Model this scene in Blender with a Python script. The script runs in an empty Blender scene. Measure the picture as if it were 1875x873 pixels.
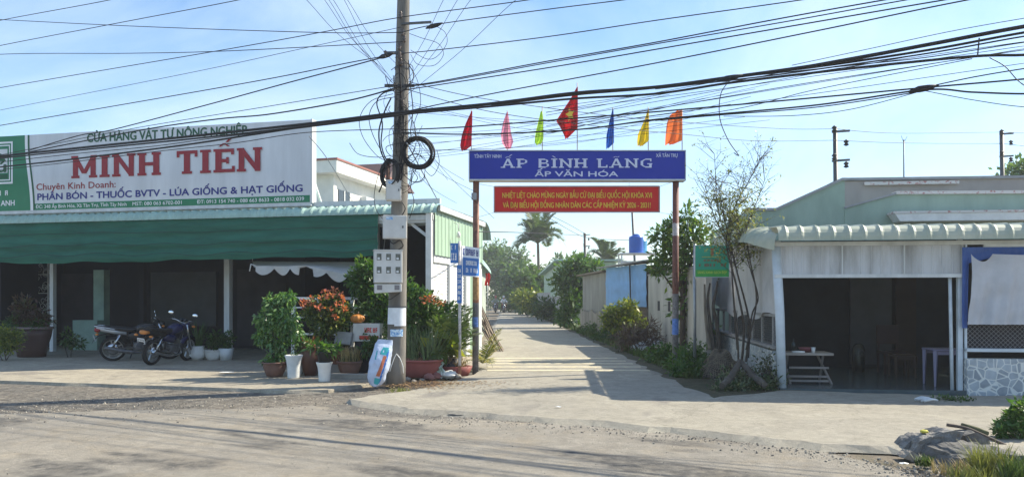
import bpy, bmesh, math, random
import numpy as np
from mathutils import Vector, Matrix, noise as mnoise
R = math.radians
sc = bpy.context.scene
COL = sc.collection

# ------------------------------------------------------------ camera, sky, sun, exposure
F, CX, HY, H = 1400.0, 937.5, 545.0, 1.6
cam_d = bpy.data.cameras.new('camera'); cam = bpy.data.objects.new('camera', cam_d); COL.objects.link(cam)
cam.location = (0, 0, H); cam.rotation_euler = (R(90), 0, 0)
cam_d.sensor_width = 36.0; cam_d.lens = 36.0 * F / 1875.0
cam_d.shift_y = (HY - 436.5) / 1875.0
cam_d.clip_start = 0.05; cam_d.clip_end = 3000
sc.camera = cam
SUN_EL, SUN_AZ = R(41), R(69)          # azimuth clockwise from +Y
w = bpy.data.worlds.new('World'); sc.world = w; w.use_nodes = True
nt = w.node_tree; N = nt.nodes; L = nt.links
for n in list(N): N.remove(n)
out = N.new('ShaderNodeOutputWorld'); bg = N.new('ShaderNodeBackground')
sky = N.new('ShaderNodeTexSky'); sky.sky_type = 'NISHITA'; sky.sun_disc = False
sky.sun_elevation = SUN_EL; sky.sun_rotation = SUN_AZ
sky.air_density = 1.0; sky.dust_density = .5; sky.ozone_density = 2.0
tc = N.new('ShaderNodeTexCoord'); mp = N.new('ShaderNodeMapping'); mp.inputs['Scale'].default_value = (1.0, 1.0, 2.2)
n1 = N.new('ShaderNodeTexNoise'); n1.inputs['Scale'].default_value = 1.7; n1.inputs['Detail'].default_value = 9; n1.inputs['Roughness'].default_value = .58
n1.inputs['Distortion'].default_value = .5
rp = N.new('ShaderNodeValToRGB'); rp.color_ramp.elements[0].position = .40; rp.color_ramp.elements[1].position = .78
rp.color_ramp.elements[0].color = (.08, .08, .08, 1); rp.color_ramp.elements[1].color = (.62, .62, .62, 1)
mx = N.new('ShaderNodeMix'); mx.data_type = 'RGBA'; mx.inputs[7].default_value = (6.6, 7.4, 8.4, 1)
L.new(tc.outputs['Generated'], mp.inputs[0]); L.new(mp.outputs[0], n1.inputs['Vector']); L.new(n1.outputs[0], rp.inputs[0])
hs = N.new('ShaderNodeHueSaturation'); hs.inputs['Saturation'].default_value = 1.36; hs.inputs['Value'].default_value = 1.12; L.new(sky.outputs[0], hs.inputs['Color'])
L.new(rp.outputs[0], mx.inputs[0]); L.new(hs.outputs[0], mx.inputs[6]); L.new(mx.outputs[2], bg.inputs[0])
bg.inputs[1].default_value = 0.104
L.new(bg.outputs[0], out.inputs[0])
sun_d = bpy.data.lights.new('sun', 'SUN'); sun = bpy.data.objects.new('sun', sun_d); COL.objects.link(sun)
sun_d.energy = 5.0; sun_d.angle = R(.53); sun_d.color = (1.0, .91, .74)
sv = Vector((math.sin(SUN_AZ) * math.cos(SUN_EL), math.cos(SUN_AZ) * math.cos(SUN_EL), math.sin(SUN_EL)))
sun.rotation_euler = sv.to_track_quat('Z', 'Y').to_euler(); sun.location = (0, 0, 30)
sc.view_settings.view_transform = 'Standard'; sc.view_settings.look = 'None'
sc.view_settings.exposure = 0.86; sc.view_settings.gamma = 1.0; sc.view_settings.use_curve_mapping = False
sc.render.engine = 'CYCLES'; sc.cycles.use_denoising = True
sc.cycles.max_bounces = 8; sc.cycles.diffuse_bounces = 4; sc.cycles.transparent_max_bounces = 8
try: sc.cycles.denoiser = 'OPENIMAGEDENOISE'
except Exception: pass

# ------------------------------------------------------------ helpers: points
def P(px, py, Y): return Vector(((px - CX) / F * Y, Y, H - (py - HY) / F * Y))
def G(px, py, z=0.0):
    Y = (H - z) * F / (py - HY); v = P(px, py, Y); v.z = z; return v
class Fr:                                       # an upright frame: x right, y back, z up
    def __init__(s, loc, rot=0.0):
        s.loc = Vector(loc); s.rot = rot
        s.m = Matrix.Translation(s.loc) @ Matrix.Rotation(rot, 4, 'Z'); s.inv = s.m.inverted()
    def hit(s, px, py, y=0.0):                  # where the sight line of a pixel meets the frame's plane at depth y
        n = s.m.to_3x3() @ Vector((0, 1, 0)); o = s.m @ Vector((0, y, 0)); c = Vector((0, 0, H))
        d = Vector(((px - CX) / F, 1, -(py - HY) / F)); k = (o - c).dot(n) / d.dot(n)
        return s.inv @ (c + d * k)
    def x(s, px, y=0.0): return s.hit(px, HY, y).x
    def z(s, px, py, y=0.0): return s.hit(px, py, y).z

# ------------------------------------------------------------ helpers: meshes
class MB:
    def __init__(s): s.v = []; s.f = []; s.sm = []
    def add(s, vs, fs, smooth=False):
        b = len(s.v); s.v += [tuple(p) for p in vs]; s.f += [tuple(i + b for i in q) for q in fs]; s.sm += [smooth] * len(fs); return s
    def box(s, x0, x1, y0, y1, z0, z1):
        return s.add([(x0,y0,z0),(x1,y0,z0),(x1,y1,z0),(x0,y1,z0),(x0,y0,z1),(x1,y0,z1),(x1,y1,z1),(x0,y1,z1)],
                     [(0,3,2,1),(4,5,6,7),(0,1,5,4),(1,2,6,5),(2,3,7,6),(3,0,4,7)])
    def obox(s, c, size, rot=None):
        m = Matrix.Translation(Vector(c)) @ (rot.to_4x4() if rot is not None else Matrix())
        a, b, d = size[0] / 2, size[1] / 2, size[2] / 2
        vs = [m @ Vector(p) for p in [(-a,-b,-d),(a,-b,-d),(a,b,-d),(-a,b,-d),(-a,-b,d),(a,-b,d),(a,b,d),(-a,b,d)]]
        return s.add(vs, [(0,3,2,1),(4,5,6,7),(0,1,5,4),(1,2,6,5),(2,3,7,6),(3,0,4,7)])
    def bar(s, p, q, wx, wy=None):
        p, q = Vector(p), Vector(q); d = q - p; wy = wy or wx
        return s.obox((p + q) / 2, (wx, wy, d.length), d.to_track_quat('Z', 'Y').to_matrix())
    def tube(s, pts, r, n=8, cap=True, smooth=True):
        pts = [Vector(p) for p in pts]; m = len(pts); rs = r if isinstance(r, (list, tuple)) else [r] * m
        vs = []; up = None
        for i, p in enumerate(pts):
            t = (pts[min(i + 1, m - 1)] - pts[max(i - 1, 0)]);
            if t.length < 1e-9: t = Vector((0, 0, 1))
            t.normalize()
            if up is None:
                up = Vector((0, 0, 1)) if abs(t.z) < .9 else Vector((1, 0, 0))
            a = t.cross(up)
            if a.length < 1e-6: a = t.orthogonal()
            a.normalize(); b = a.cross(t).normalized(); up = b
            for k in range(n):
                an = 2 * math.pi * k / n; vs.append(p + a * (math.cos(an) * rs[i]) + b * (math.sin(an) * rs[i]))
        fs = [(i * n + k, i * n + (k + 1) % n, (i + 1) * n + (k + 1) % n, (i + 1) * n + k) for i in range(m - 1) for k in range(n)]
        if cap: fs += [tuple(range(n - 1, -1, -1)), tuple((m - 1) * n + k for k in range(n))]
        b0 = len(s.f); s.add(vs, fs, smooth)
        if cap: s.sm[-1] = s.sm[-2] = False
        return s
    def lathe(s, prof, c=(0, 0, 0), n=24, smooth=True, sx=1.0, sy=1.0, m4=None):
        vs = []
        for (r, z) in prof:
            for k in range(n):
                a = 2 * math.pi * k / n; vs.append(Vector((r * math.cos(a) * sx, r * math.sin(a) * sy, z)))
        if m4 is not None: vs = [m4 @ v for v in vs]
        vs = [v + Vector(c) for v in vs]; m = len(prof)
        fs = [(i * n + k, i * n + (k + 1) % n, (i + 1) * n + (k + 1) % n, (i + 1) * n + k) for i in range(m - 1) for k in range(n)]
        if prof[0][0] > 1e-6: fs.append(tuple(range(n - 1, -1, -1)))
        if prof[-1][0] > 1e-6: fs.append(tuple((m - 1) * n + k for k in range(n)))
        return s.add(vs, fs, smooth)
    def prism(s, poly, y0, y1):                 # polygon in x,z given depth y0..y1
        n = len(poly); vs = [(x, y0, z) for x, z in poly] + [(x, y1, z) for x, z in poly]
        return s.add(vs, [tuple(range(n)), tuple(range(2 * n - 1, n - 1, -1))] + [(i, i + n, (i + 1) % n + n, (i + 1) % n) for i in range(n)])
    def slab(s, poly, z0, z1, spread=0.0):      # polygon in x,y given height z0..z1
        n = len(poly); c = Vector((sum(p[0] for p in poly) / n, sum(p[1] for p in poly) / n))
        lo = [((Vector(p[:2]) - c) * (1 + spread) + c) for p in poly]
        vs = [(p[0], p[1], z1) for p in poly] + [(p[0], p[1], z0) for p in lo]
        return s.add(vs, [tuple(range(n)), tuple(range(2 * n - 1, n - 1, -1))] + [(i + n, (i + 1) % n + n, (i + 1) % n, i) for i in range(n)])
    def grid(s, fn, nu, nv, smooth=True, close=False):
        vs = [fn(i / nu, j / nv) for j in range(nv + 1) for i in range(nu + 1)]
        fs = [(j * (nu + 1) + i, j * (nu + 1) + i + 1, (j + 1) * (nu + 1) + i + 1, (j + 1) * (nu + 1) + i) for j in range(nv) for i in range(nu)]
        return s.add(vs, fs, smooth)
    def ball(s, c, r, nu=16, nv=10, rough=0.0, seed=0, smooth=True, fr=2.0):
        r = (r, r, r) if not isinstance(r, (tuple, list)) else r; c = Vector(c)
        vs = [];
        for j in range(nv + 1):
            th = math.pi * j / nv
            for i in range(nu):
                ph = 2 * math.pi * i / nu
                d = Vector((math.sin(th) * math.cos(ph), math.sin(th) * math.sin(ph), math.cos(th)))
                k = 1 + rough * mnoise.noise(d * fr + Vector((seed * 7.3, seed * 3.1, 0)))
                vs.append(c + Vector((d.x * r[0], d.y * r[1], d.z * r[2])) * k)
        fs = [(j * nu + i, (j + 1) * nu + i, (j + 1) * nu + (i + 1) % nu, j * nu + (i + 1) % nu) for j in range(nv) for i in range(nu)]
        return s.add(vs, fs, smooth)
    def torus(s, c, R_, r, m4=None, n=32, k=8):
        vs = []
        for i in range(n):
            a = 2 * math.pi * i / n
            for j in range(k):
                b = 2 * math.pi * j / k; q = R_ + r * math.cos(b)
                vs.append(Vector((q * math.cos(a), q * math.sin(a), r * math.sin(b))))
        if m4 is not None: vs = [m4 @ v for v in vs]
        vs = [v + Vector(c) for v in vs]
        return s.add(vs, [(i * k + j, ((i + 1) % n) * k + j, ((i + 1) % n) * k + (j + 1) % k, i * k + (j + 1) % k) for i in range(n) for j in range(k)], True)

def mesh_of(name, mb, mat):
    me = bpy.data.meshes.new(name); me.from_pydata(mb.v, [], mb.f)
    me.polygons.foreach_set('use_smooth', mb.sm); me.materials.append(mat); me.update(); return me
def tag(o, label=None, cat=None, group=None, kind=None):
    if label: o['label'] = label
    if cat: o['category'] = cat
    if group: o['group'] = group
    if kind: o['kind'] = kind
    return o
FRAMES = {}
def thing(name, label, cat, loc=(0, 0, 0), rot=0.0, group=None):
    o = bpy.data.objects.new(name, None); COL.objects.link(o); o.empty_display_size = .2
    o.location = loc; o.rotation_euler = (0, 0, rot); tag(o, label, cat, group); FRAMES[o] = Fr(loc, rot); return o
def obj(name, mb, mat, parent=None, world=False, bevel=0.0, label=None):
    """one mesh object; its coordinates are the parent's own unless world=True"""
    if world and parent is not None and parent in FRAMES:
        inv = FRAMES[parent].inv; mb.v = [tuple(inv @ Vector(v)) for v in mb.v]
    c = Vector((0, 0, 0))
    if parent is None:
        a = np.array(mb.v); c = Vector(((a[:, 0].min() + a[:, 0].max()) / 2, (a[:, 1].min() + a[:, 1].max()) / 2, a[:, 2].min()))
        mb.v = [tuple(Vector(v) - c) for v in mb.v]
    o = bpy.data.objects.new(name, mesh_of(name, mb, mat)); COL.objects.link(o)
    if parent is not None: o.parent = parent
    else: o.location = c
    if bevel:
        m = o.modifiers.new('bevel', 'BEVEL'); m.width = bevel; m.segments = 2; m.limit_method = 'ANGLE'
    if label: o['label'] = label
    return o
def one(name, mb, mat, label, cat, group=None, bevel=0.0): return tag(obj(name, mb, mat, None, bevel=bevel), label, cat, group)
def struct(name, mb, mat): return tag(obj(name, mb, mat), kind='structure')
def copy_tree(o, parent=None):
    c = o.copy(); COL.objects.link(c)
    if parent is not None: c.parent = parent
    for ch in list(o.children): copy_tree(ch, c)
    return c
def spline(pts, n=8):
    pts = [Vector(p) for p in pts]; o = []
    for i in range(len(pts) - 1):
        p0 = pts[max(i - 1, 0)]; p1 = pts[i]; p2 = pts[i + 1]; p3 = pts[min(i + 2, len(pts) - 1)]
        for k in range(n):
            t = k / n; o.append(.5 * ((2 * p1) + (p2 - p0) * t + (2 * p0 - 5 * p1 + 4 * p2 - p3) * t * t + (3 * p1 - p0 - 3 * p2 + p3) * t ** 3))
    return o + [pts[-1]]

# ------------------------------------------------------------ helpers: materials
def base_mat(name):
    m = bpy.data.materials.new(name); m.use_nodes = True; t = m.node_tree
    return m, t, t.nodes, t.links, t.nodes['Principled BSDF']
def M(name, col, rough=.65, var=.14, scale=3.0, bump=0.0, bscale=40.0, metal=0.0, col2=None, transl=0.0, stretch=(1, 1, 1), lo=.3, hi=.7, spec=.4):
    m, t, n, l, b = base_mat(name)
    tc = n.new('ShaderNodeTexCoord'); mp = n.new('ShaderNodeMapping'); mp.inputs['Scale'].default_value = stretch
    l.new(tc.outputs['Object'], mp.inputs[0])
    nz = n.new('ShaderNodeTexNoise'); nz.inputs['Scale'].default_value = scale; nz.inputs['Detail'].default_value = 7; nz.inputs['Roughness'].default_value = .62
    l.new(mp.outputs[0], nz.inputs['Vector'])
    rp = n.new('ShaderNodeValToRGB'); rp.color_ramp.elements[0].position = lo; rp.color_ramp.elements[1].position = hi
    c2 = col2 if col2 else tuple(min(1, c * (1 - var * 1.6)) for c in col)
    rp.color_ramp.elements[0].color = (*c2, 1); rp.color_ramp.elements[1].color = (*[min(1, c * (1 + var * .6)) if not col2 else c for c in col], 1)
    l.new(nz.outputs[0], rp.inputs[0]); l.new(rp.outputs[0], b.inputs['Base Color'])
    b.inputs['Roughness'].default_value = rough; b.inputs['Metallic'].default_value = metal; b.inputs['Specular IOR Level'].default_value = spec
    if bump:
        nb = n.new('ShaderNodeTexNoise'); nb.inputs['Scale'].default_value = bscale; nb.inputs['Detail'].default_value = 6
        bp = n.new('ShaderNodeBump'); bp.inputs['Strength'].default_value = bump; bp.inputs['Distance'].default_value = .02
        l.new(mp.outputs[0], nb.inputs['Vector']); l.new(nb.outputs[0], bp.inputs['Height']); l.new(bp.outputs[0], b.inputs['Normal'])
    if transl:
        tr = n.new('ShaderNodeBsdfTranslucent'); ms = n.new('ShaderNodeMixShader'); ms.inputs[0].default_value = transl
        l.new(rp.outputs[0], tr.inputs[0]); l.new(b.outputs[0], ms.inputs[1]); l.new(tr.outputs[0], ms.inputs[2]); l.new(ms.outputs[0], n['Material Output'].inputs[0])
    return m
def leaf_mat(name, c1, c2, c3=None, transl=.35, rough=.45):
    m, t, n, l, b = base_mat(name)
    g = n.new('ShaderNodeNewGeometry'); rp = n.new('ShaderNodeValToRGB'); e = rp.color_ramp.elements
    e[0].color = (*c1, 1); e[1].color = (*c2, 1)
    if c3:
        e[1].position = .6; q = e.new(1.0); q.color = (*c3, 1)
    l.new(g.outputs['Random Per Island'], rp.inputs[0]); l.new(rp.outputs[0], b.inputs['Base Color']); b.inputs['Roughness'].default_value = rough
    tr = n.new('ShaderNodeBsdfTranslucent'); ms = n.new('ShaderNodeMixShader'); ms.inputs[0].default_value = transl
    hs = n.new('ShaderNodeMix'); hs.data_type = 'RGBA'; hs.blend_type = 'MULTIPLY'; hs.inputs[0].default_value = 1; hs.inputs[7].default_value = (1.5, 1.6, .7, 1)
    l.new(rp.outputs[0], hs.inputs[6]); l.new(hs.outputs[2], tr.inputs[0])
    l.new(b.outputs[0], ms.inputs[1]); l.new(tr.outputs[0], ms.inputs[2]); l.new(ms.outputs[0], n['Material Output'].inputs[0])
    return m
def ground_mat(name, c1, c2, c3, scale=.5, speck=.12, bump=.35, stain=None, stain_at=.62, streak=None, rough=.9, crack=0):
    """pale worn ground: two broad tones, a fine grain, darker wear patches, streaks along the traffic, cracks"""
    m, t, n, l, b = base_mat(name)
    tc = n.new('ShaderNodeTexCoord'); v = tc.outputs['Object']
    def nz(s, d=8, r=.6, vec=None, dist=0):
        q = n.new('ShaderNodeTexNoise'); q.inputs['Scale'].default_value = s; q.inputs['Detail'].default_value = d; q.inputs['Roughness'].default_value = r
        q.inputs['Distortion'].default_value = dist; l.new(vec or v, q.inputs['Vector']); return q.outputs[0]
    def ramp(src, p0, p1, a, bb):
        q = n.new('ShaderNodeValToRGB'); q.color_ramp.elements[0].position = p0; q.color_ramp.elements[1].position = p1
        q.color_ramp.elements[0].color = (*a, 1); q.color_ramp.elements[1].color = (*bb, 1); l.new(src, q.inputs[0]); return q.outputs[0]
    def mix(fac, a, bb, mode='MIX'):
        q = n.new('ShaderNodeMix'); q.data_type = 'RGBA'; q.blend_type = mode
        if isinstance(fac, float): q.inputs[0].default_value = fac
        else: l.new(fac, q.inputs[0])
        for i, s_ in ((6, a), (7, bb)):
            if isinstance(s_, tuple): q.inputs[i].default_value = (*s_, 1)
            else: l.new(s_, q.inputs[i])
        return q.outputs[2]
    K, W = (0, 0, 0), (1, 1, 1)
    col = ramp(nz(scale, 6, .6, dist=.6), .33, .66, c1, c2)
    col = mix(ramp(nz(scale * 4.5, 9, .7), .5, .72, K, (.85, .85, .85)), col, c3)
    col = mix(1.0, col, ramp(nz(scale * 11, 8, .72, dist=.8), .34, .66, (1 - speck * 2,) * 3, (1 + speck * .8,) * 3), 'MULTIPLY')
    gm = n.new('ShaderNodeMath'); gm.operation = 'MULTIPLY_ADD'; gm.inputs[1].default_value = .6; q2 = n.new('ShaderNodeMath'); q2.operation = 'MULTIPLY'; q2.inputs[1].default_value = .4
    l.new(nz(14, 8, .8), q2.inputs[0]); l.new(nz(48, 6, .85), gm.inputs[0]); l.new(q2.outputs[0], gm.inputs[2]); grain = gm.outputs[0]
    col = mix(1.0, col, ramp(grain, .36, .64, (1 - speck * 2.4,) * 3, (1 + speck * 1.3,) * 3), 'MULTIPLY')
    if streak:
        mp = n.new('ShaderNodeMapping'); mp.vector_type = 'TEXTURE'; mp.inputs['Rotation'].default_value = (0, 0, streak); mp.inputs['Scale'].default_value = (9, .55, 1); l.new(v, mp.inputs[0])
        col = mix(ramp(nz(1.0, 7, .6, mp.outputs[0]), .45, .75, K, (.55, .55, .55)), col, tuple(x * .72 for x in c1))
    if stain:
        mp2 = n.new('ShaderNodeMapping'); mp2.vector_type = 'TEXTURE'; mp2.inputs['Rotation'].default_value = (0, 0, streak or 0); mp2.inputs['Scale'].default_value = (2.2, .8, 1); l.new(v, mp2.inputs[0])
        fac = mix(1.0, ramp(nz(.62, 3, .5, mp2.outputs[0]), stain_at, stain_at + .05, K, W), ramp(nz(6, 8, .75), .35, .6, (.15, .15, .15), W), 'MULTIPLY')
        col = mix(fac, col, stain)
    if crack:
        vo = n.new('ShaderNodeTexVoronoi'); vo.feature = 'DISTANCE_TO_EDGE'; vo.inputs['Scale'].default_value = crack
        wv = n.new('ShaderNodeVectorMath'); wv.operation = 'ADD'; q = n.new('ShaderNodeTexNoise'); q.inputs['Scale'].default_value = 1.5; q.inputs['Detail'].default_value = 6
        l.new(v, q.inputs['Vector']); l.new(v, wv.inputs[0]); l.new(q.outputs[1], wv.inputs[1]); l.new(wv.outputs[0], vo.inputs['Vector'])
        col = mix(ramp(vo.outputs['Distance'], .0, .006, (.5, .5, .5), K), col, tuple(x * .4 for x in c1))
    l.new(col, b.inputs['Base Color']); b.inputs['Roughness'].default_value = rough; b.inputs['Specular IOR Level'].default_value = .25
    bp = n.new('ShaderNodeBump'); bp.inputs['Strength'].default_value = bump; bp.inputs['Distance'].default_value = .03
    hm = n.new('ShaderNodeMath'); hm.operation = 'ADD'; l.new(grain, hm.inputs[0]); l.new(nz(4, 8, .65), hm.inputs[1])
    l.new(hm.outputs[0], bp.inputs['Height']); l.new(bp.outputs[0], b.inputs['Normal'])
    return m
def crazy_mat(name, grout, s1, s2, scale):
    m, t, n, l, b = base_mat(name)
    tc = n.new('ShaderNodeTexCoord'); mp = n.new('ShaderNodeMapping'); l.new(tc.outputs['Object'], mp.inputs[0]); mp.inputs['Scale'].default_value = (1, 1, 1)
    a = n.new('ShaderNodeTexVoronoi'); a.feature = 'DISTANCE_TO_EDGE'; c = n.new('ShaderNodeTexVoronoi'); c.feature = 'F1'
    for q in (a, c): q.inputs['Scale'].default_value = scale; l.new(mp.outputs[0], q.inputs['Vector'])
    r1 = n.new('ShaderNodeValToRGB'); r1.color_ramp.elements[0].position = .045; r1.color_ramp.elements[1].position = .075; l.new(a.outputs['Distance'], r1.inputs[0])
    sp = n.new('ShaderNodeSeparateColor'); l.new(c.outputs['Color'], sp.inputs[0])
    r2 = n.new('ShaderNodeValToRGB'); r2.color_ramp.elements[0].color = (*s1, 1); r2.color_ramp.elements[1].color = (*s2, 1); l.new(sp.outputs[0], r2.inputs[0])
    mx = n.new('ShaderNodeMix'); mx.data_type = 'RGBA'; mx.inputs[6].default_value = (*grout, 1); l.new(r1.outputs[0], mx.inputs[0]); l.new(r2.outputs[0], mx.inputs[7])
    nz = n.new('ShaderNodeTexNoise'); nz.inputs['Scale'].default_value = 9; nz.inputs['Detail'].default_value = 8; l.new(tc.outputs['Object'], nz.inputs['Vector'])
    m2 = n.new('ShaderNodeMix'); m2.data_type = 'RGBA'; m2.blend_type = 'OVERLAY'; m2.inputs[0].default_value = .35; l.new(mx.outputs[2], m2.inputs[6]); l.new(nz.outputs[0], m2.inputs[7])
    l.new(m2.outputs[2], b.inputs['Base Color']); b.inputs['Roughness'].default_value = .6
    bp = n.new('ShaderNodeBump'); bp.inputs['Strength'].default_value = .5; bp.inputs['Distance'].default_value = .01; l.new(r1.outputs[0], bp.inputs['Height']); l.new(bp.outputs[0], b.inputs['Normal'])
    return m
def band_mat(name, stops, rough=.7, axis=2, wob=.12):
    """paint in bands up an upright (rust over grey and the like); stops: list of (height, colour)"""
    m, t, n, l, b = base_mat(name)
    tc = n.new('ShaderNodeTexCoord'); sp = n.new('ShaderNodeSeparateXYZ'); l.new(tc.outputs['Object'], sp.inputs[0])
    nz = n.new('ShaderNodeTexNoise'); nz.inputs['Scale'].default_value = 7; nz.inputs['Detail'].default_value = 8; l.new(tc.outputs['Object'], nz.inputs['Vector'])
    ad = n.new('ShaderNodeMath'); ad.operation = 'MULTIPLY_ADD'; l.new(nz.outputs[0], ad.inputs[0]); ad.inputs[1].default_value = wob; l.new(sp.outputs[axis], ad.inputs[2])
    mr = n.new('ShaderNodeMapRange'); mr.inputs['From Min'].default_value = 0; mr.inputs['From Max'].default_value = 5; l.new(ad.outputs[0], mr.inputs[0])
    rp = n.new('ShaderNodeValToRGB'); rp.color_ramp.interpolation = 'CONSTANT'; e = rp.color_ramp.elements
    e[0].position = 0; e[0].color = (*stops[0][1], 1); e.remove(e[1])
    for h, c in stops[1:]:
        q = e.new(h / 5); q.color = (*c, 1)
    l.new(mr.outputs[0], rp.inputs[0])
    n2 = n.new('ShaderNodeTexNoise'); n2.inputs['Scale'].default_value = 14; n2.inputs['Detail'].default_value = 8; n2.inputs['Roughness'].default_value = .75; l.new(tc.outputs['Object'], n2.inputs['Vector'])
    r2 = n.new('ShaderNodeValToRGB'); r2.color_ramp.elements[0].color = (.45, .4, .38, 1); r2.color_ramp.elements[1].color = (1.25, 1.2, 1.2, 1); r2.color_ramp.elements[0].position = .3; r2.color_ramp.elements[1].position = .65
    l.new(n2.outputs[0], r2.inputs[0])
    mx = n.new('ShaderNodeMix'); mx.data_type = 'RGBA'; mx.blend_type = 'MULTIPLY'; mx.inputs[0].default_value = 1; l.new(rp.outputs[0], mx.inputs[6]); l.new(r2.outputs[0], mx.inputs[7])
    l.new(mx.outputs[2], b.inputs['Base Color']); b.inputs['Roughness'].default_value = rough
    return m

# ------------------------------------------------------------ helpers: writing
def text(name, body, x0, x1, z0, z1, y, mat, parent, bold=0.0, shear=0.0):
    """painted lettering in the parent's x,z plane; z0..z1 is the height of a capital"""
    c = bpy.data.curves.new(name, 'FONT'); c.body = body; c.shear = shear; c.resolution_u = 3
    o = bpy.data.objects.new(name, c); COL.objects.link(o)
    me = bpy.data.meshes.new_from_object(o.evaluated_get(bpy.context.evaluated_depsgraph_get()))
    bpy.data.objects.remove(o); bpy.data.curves.remove(c)
    a = np.empty(len(me.vertices) * 3, np.float32); me.vertices.foreach_get('co', a); a = a.reshape(-1, 3)
    xa, xb = a[:, 0].min(), a[:, 0].max()
    q = np.stack([(a[:, 0] - xa) / (xb - xa) * (x1 - x0) + x0, np.full(len(a), y), a[:, 1] / .686 * (z1 - z0) + z0], 1).astype(np.float32)
    if bold:                                   # heavier strokes: the same outlines again, a little to each side, each 0.4 mm further out
        hb = (z1 - z0) * bold * 1.5; F0 = [tuple(p.vertices) for p in me.polygons]; V = []; FF = []
        for k, (dx, dz) in enumerate(((-hb, 0), (hb, 0), (0, hb * .8), (0, -hb * .8), (0, 0))):
            V += [(p[0] + dx, p[1] - .0004 * k, p[2] + dz) for p in q.tolist()]; FF += [tuple(i + k * len(q) for i in f) for f in F0]
        bpy.data.meshes.remove(me); me = bpy.data.meshes.new(name); me.from_pydata(V, [], FF)
    else: me.vertices.foreach_set('co', q.ravel())
    me.materials.append(mat); me.update(); me.name = name
    t = bpy.data.objects.new(name, me); COL.objects.link(t); t.parent = parent; return t
SL = {  # slab-serif capitals as strokes on a unit-high cell: width, [(x0,z0,x1,z1,weight)], serifs (x centre, z, width)
 'M': (1.25, [(.2,0,.2,1,.2),(1.05,0,1.05,1,.2),(.2,.93,.62,.2,.17),(1.05,.93,.62,.2,.17)], [(.2,0,.4),(1.05,0,.4),(.13,1,.26),(1.12,1,.26)]),
 'I': (.55, [(.27,0,.27,1,.22)], [(.27,0,.48),(.27,1,.48)]),
 'N': (1.1, [(.2,0,.2,1,.19),(.9,0,.9,1,.19),(.2,.95,.9,.05,.19)], [(.2,0,.4),(.13,1,.26),(.9,1,.4)]),
 'H': (1.1, [(.22,0,.22,1,.22),(.88,0,.88,1,.22),(.22,.5,.88,.5,.15)], [(.22,0,.42),(.88,0,.42),(.22,1,.42),(.88,1,.42)]),
 'T': (.95, [(.47,0,.47,1,.22),(.08,.93,.87,.93,.14),(.07,.72,.07,1,.1),(.88,.72,.88,1,.1)], [(.47,0,.46)]),
 'E': (.95, [(.22,0,.22,1,.22),(.1,.93,.85,.93,.14),(.1,.07,.88,.07,.14),(.22,.5,.62,.5,.14),(.84,.75,.84,1,.1),(.88,0,.88,.26,.1),(.62,.36,.62,.64,.09)], [(.2,0,.4),(.2,1,.4)]),
 'A': (1.15, [(.2,0,.56,1,.15),(.95,0,.58,1,.2),(.3,.33,.85,.33,.13)], [(.18,0,.36),(.96,0,.38)]),
 'P': (.95, [(.22,0,.22,1,.22),(.2,.93,.6,.93,.14),(.2,.46,.6,.46,.14),(.6,.93,.78,.82,.16),(.78,.84,.78,.57,.17),(.6,.46,.78,.58,.16)], [(.22,0,.42),(.2,1,.38)]),
 'B': (1.0, [(.22,0,.22,1,.22),(.1,.93,.62,.93,.14),(.1,.07,.66,.07,.14),(.2,.51,.62,.51,.13),(.62,.93,.78,.83,.15),(.78,.85,.78,.62,.16),(.62,.51,.78,.62,.15),(.66,.51,.84,.4,.15),(.84,.41,.84,.18,.17),(.66,.07,.84,.19,.15)], []),
 'L': (.9, [(.22,0,.22,1,.22),(.1,.07,.82,.07,.14),(.8,0,.8,.3,.11)], [(.22,1,.44)]),
 'G': (1.1, [(.85,.93,.45,.93,.14),(.45,.93,.18,.7,.17),(.18,.74,.18,.27,.2),(.18,.28,.45,.07,.17),(.45,.07,.8,.07,.14),(.85,0,.85,.45,.2),(.6,.42,1.0,.42,.11),(.88,.68,.88,1,.1)], []),
 ' ': (.55, [], [])}
MARK = {'circ_acute': [(-.2,1.1,0,1.24,.09),(.2,1.1,0,1.24,.09),(.12,1.28,.3,1.46,.1)], 'grave': [(-.14,1.3,.08,1.1,.11)], 'tilde': [(-.22,1.12,-.08,1.22,.09),(-.08,1.22,.08,1.14,.09),(.08,1.14,.22,1.24,.09)]}
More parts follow.
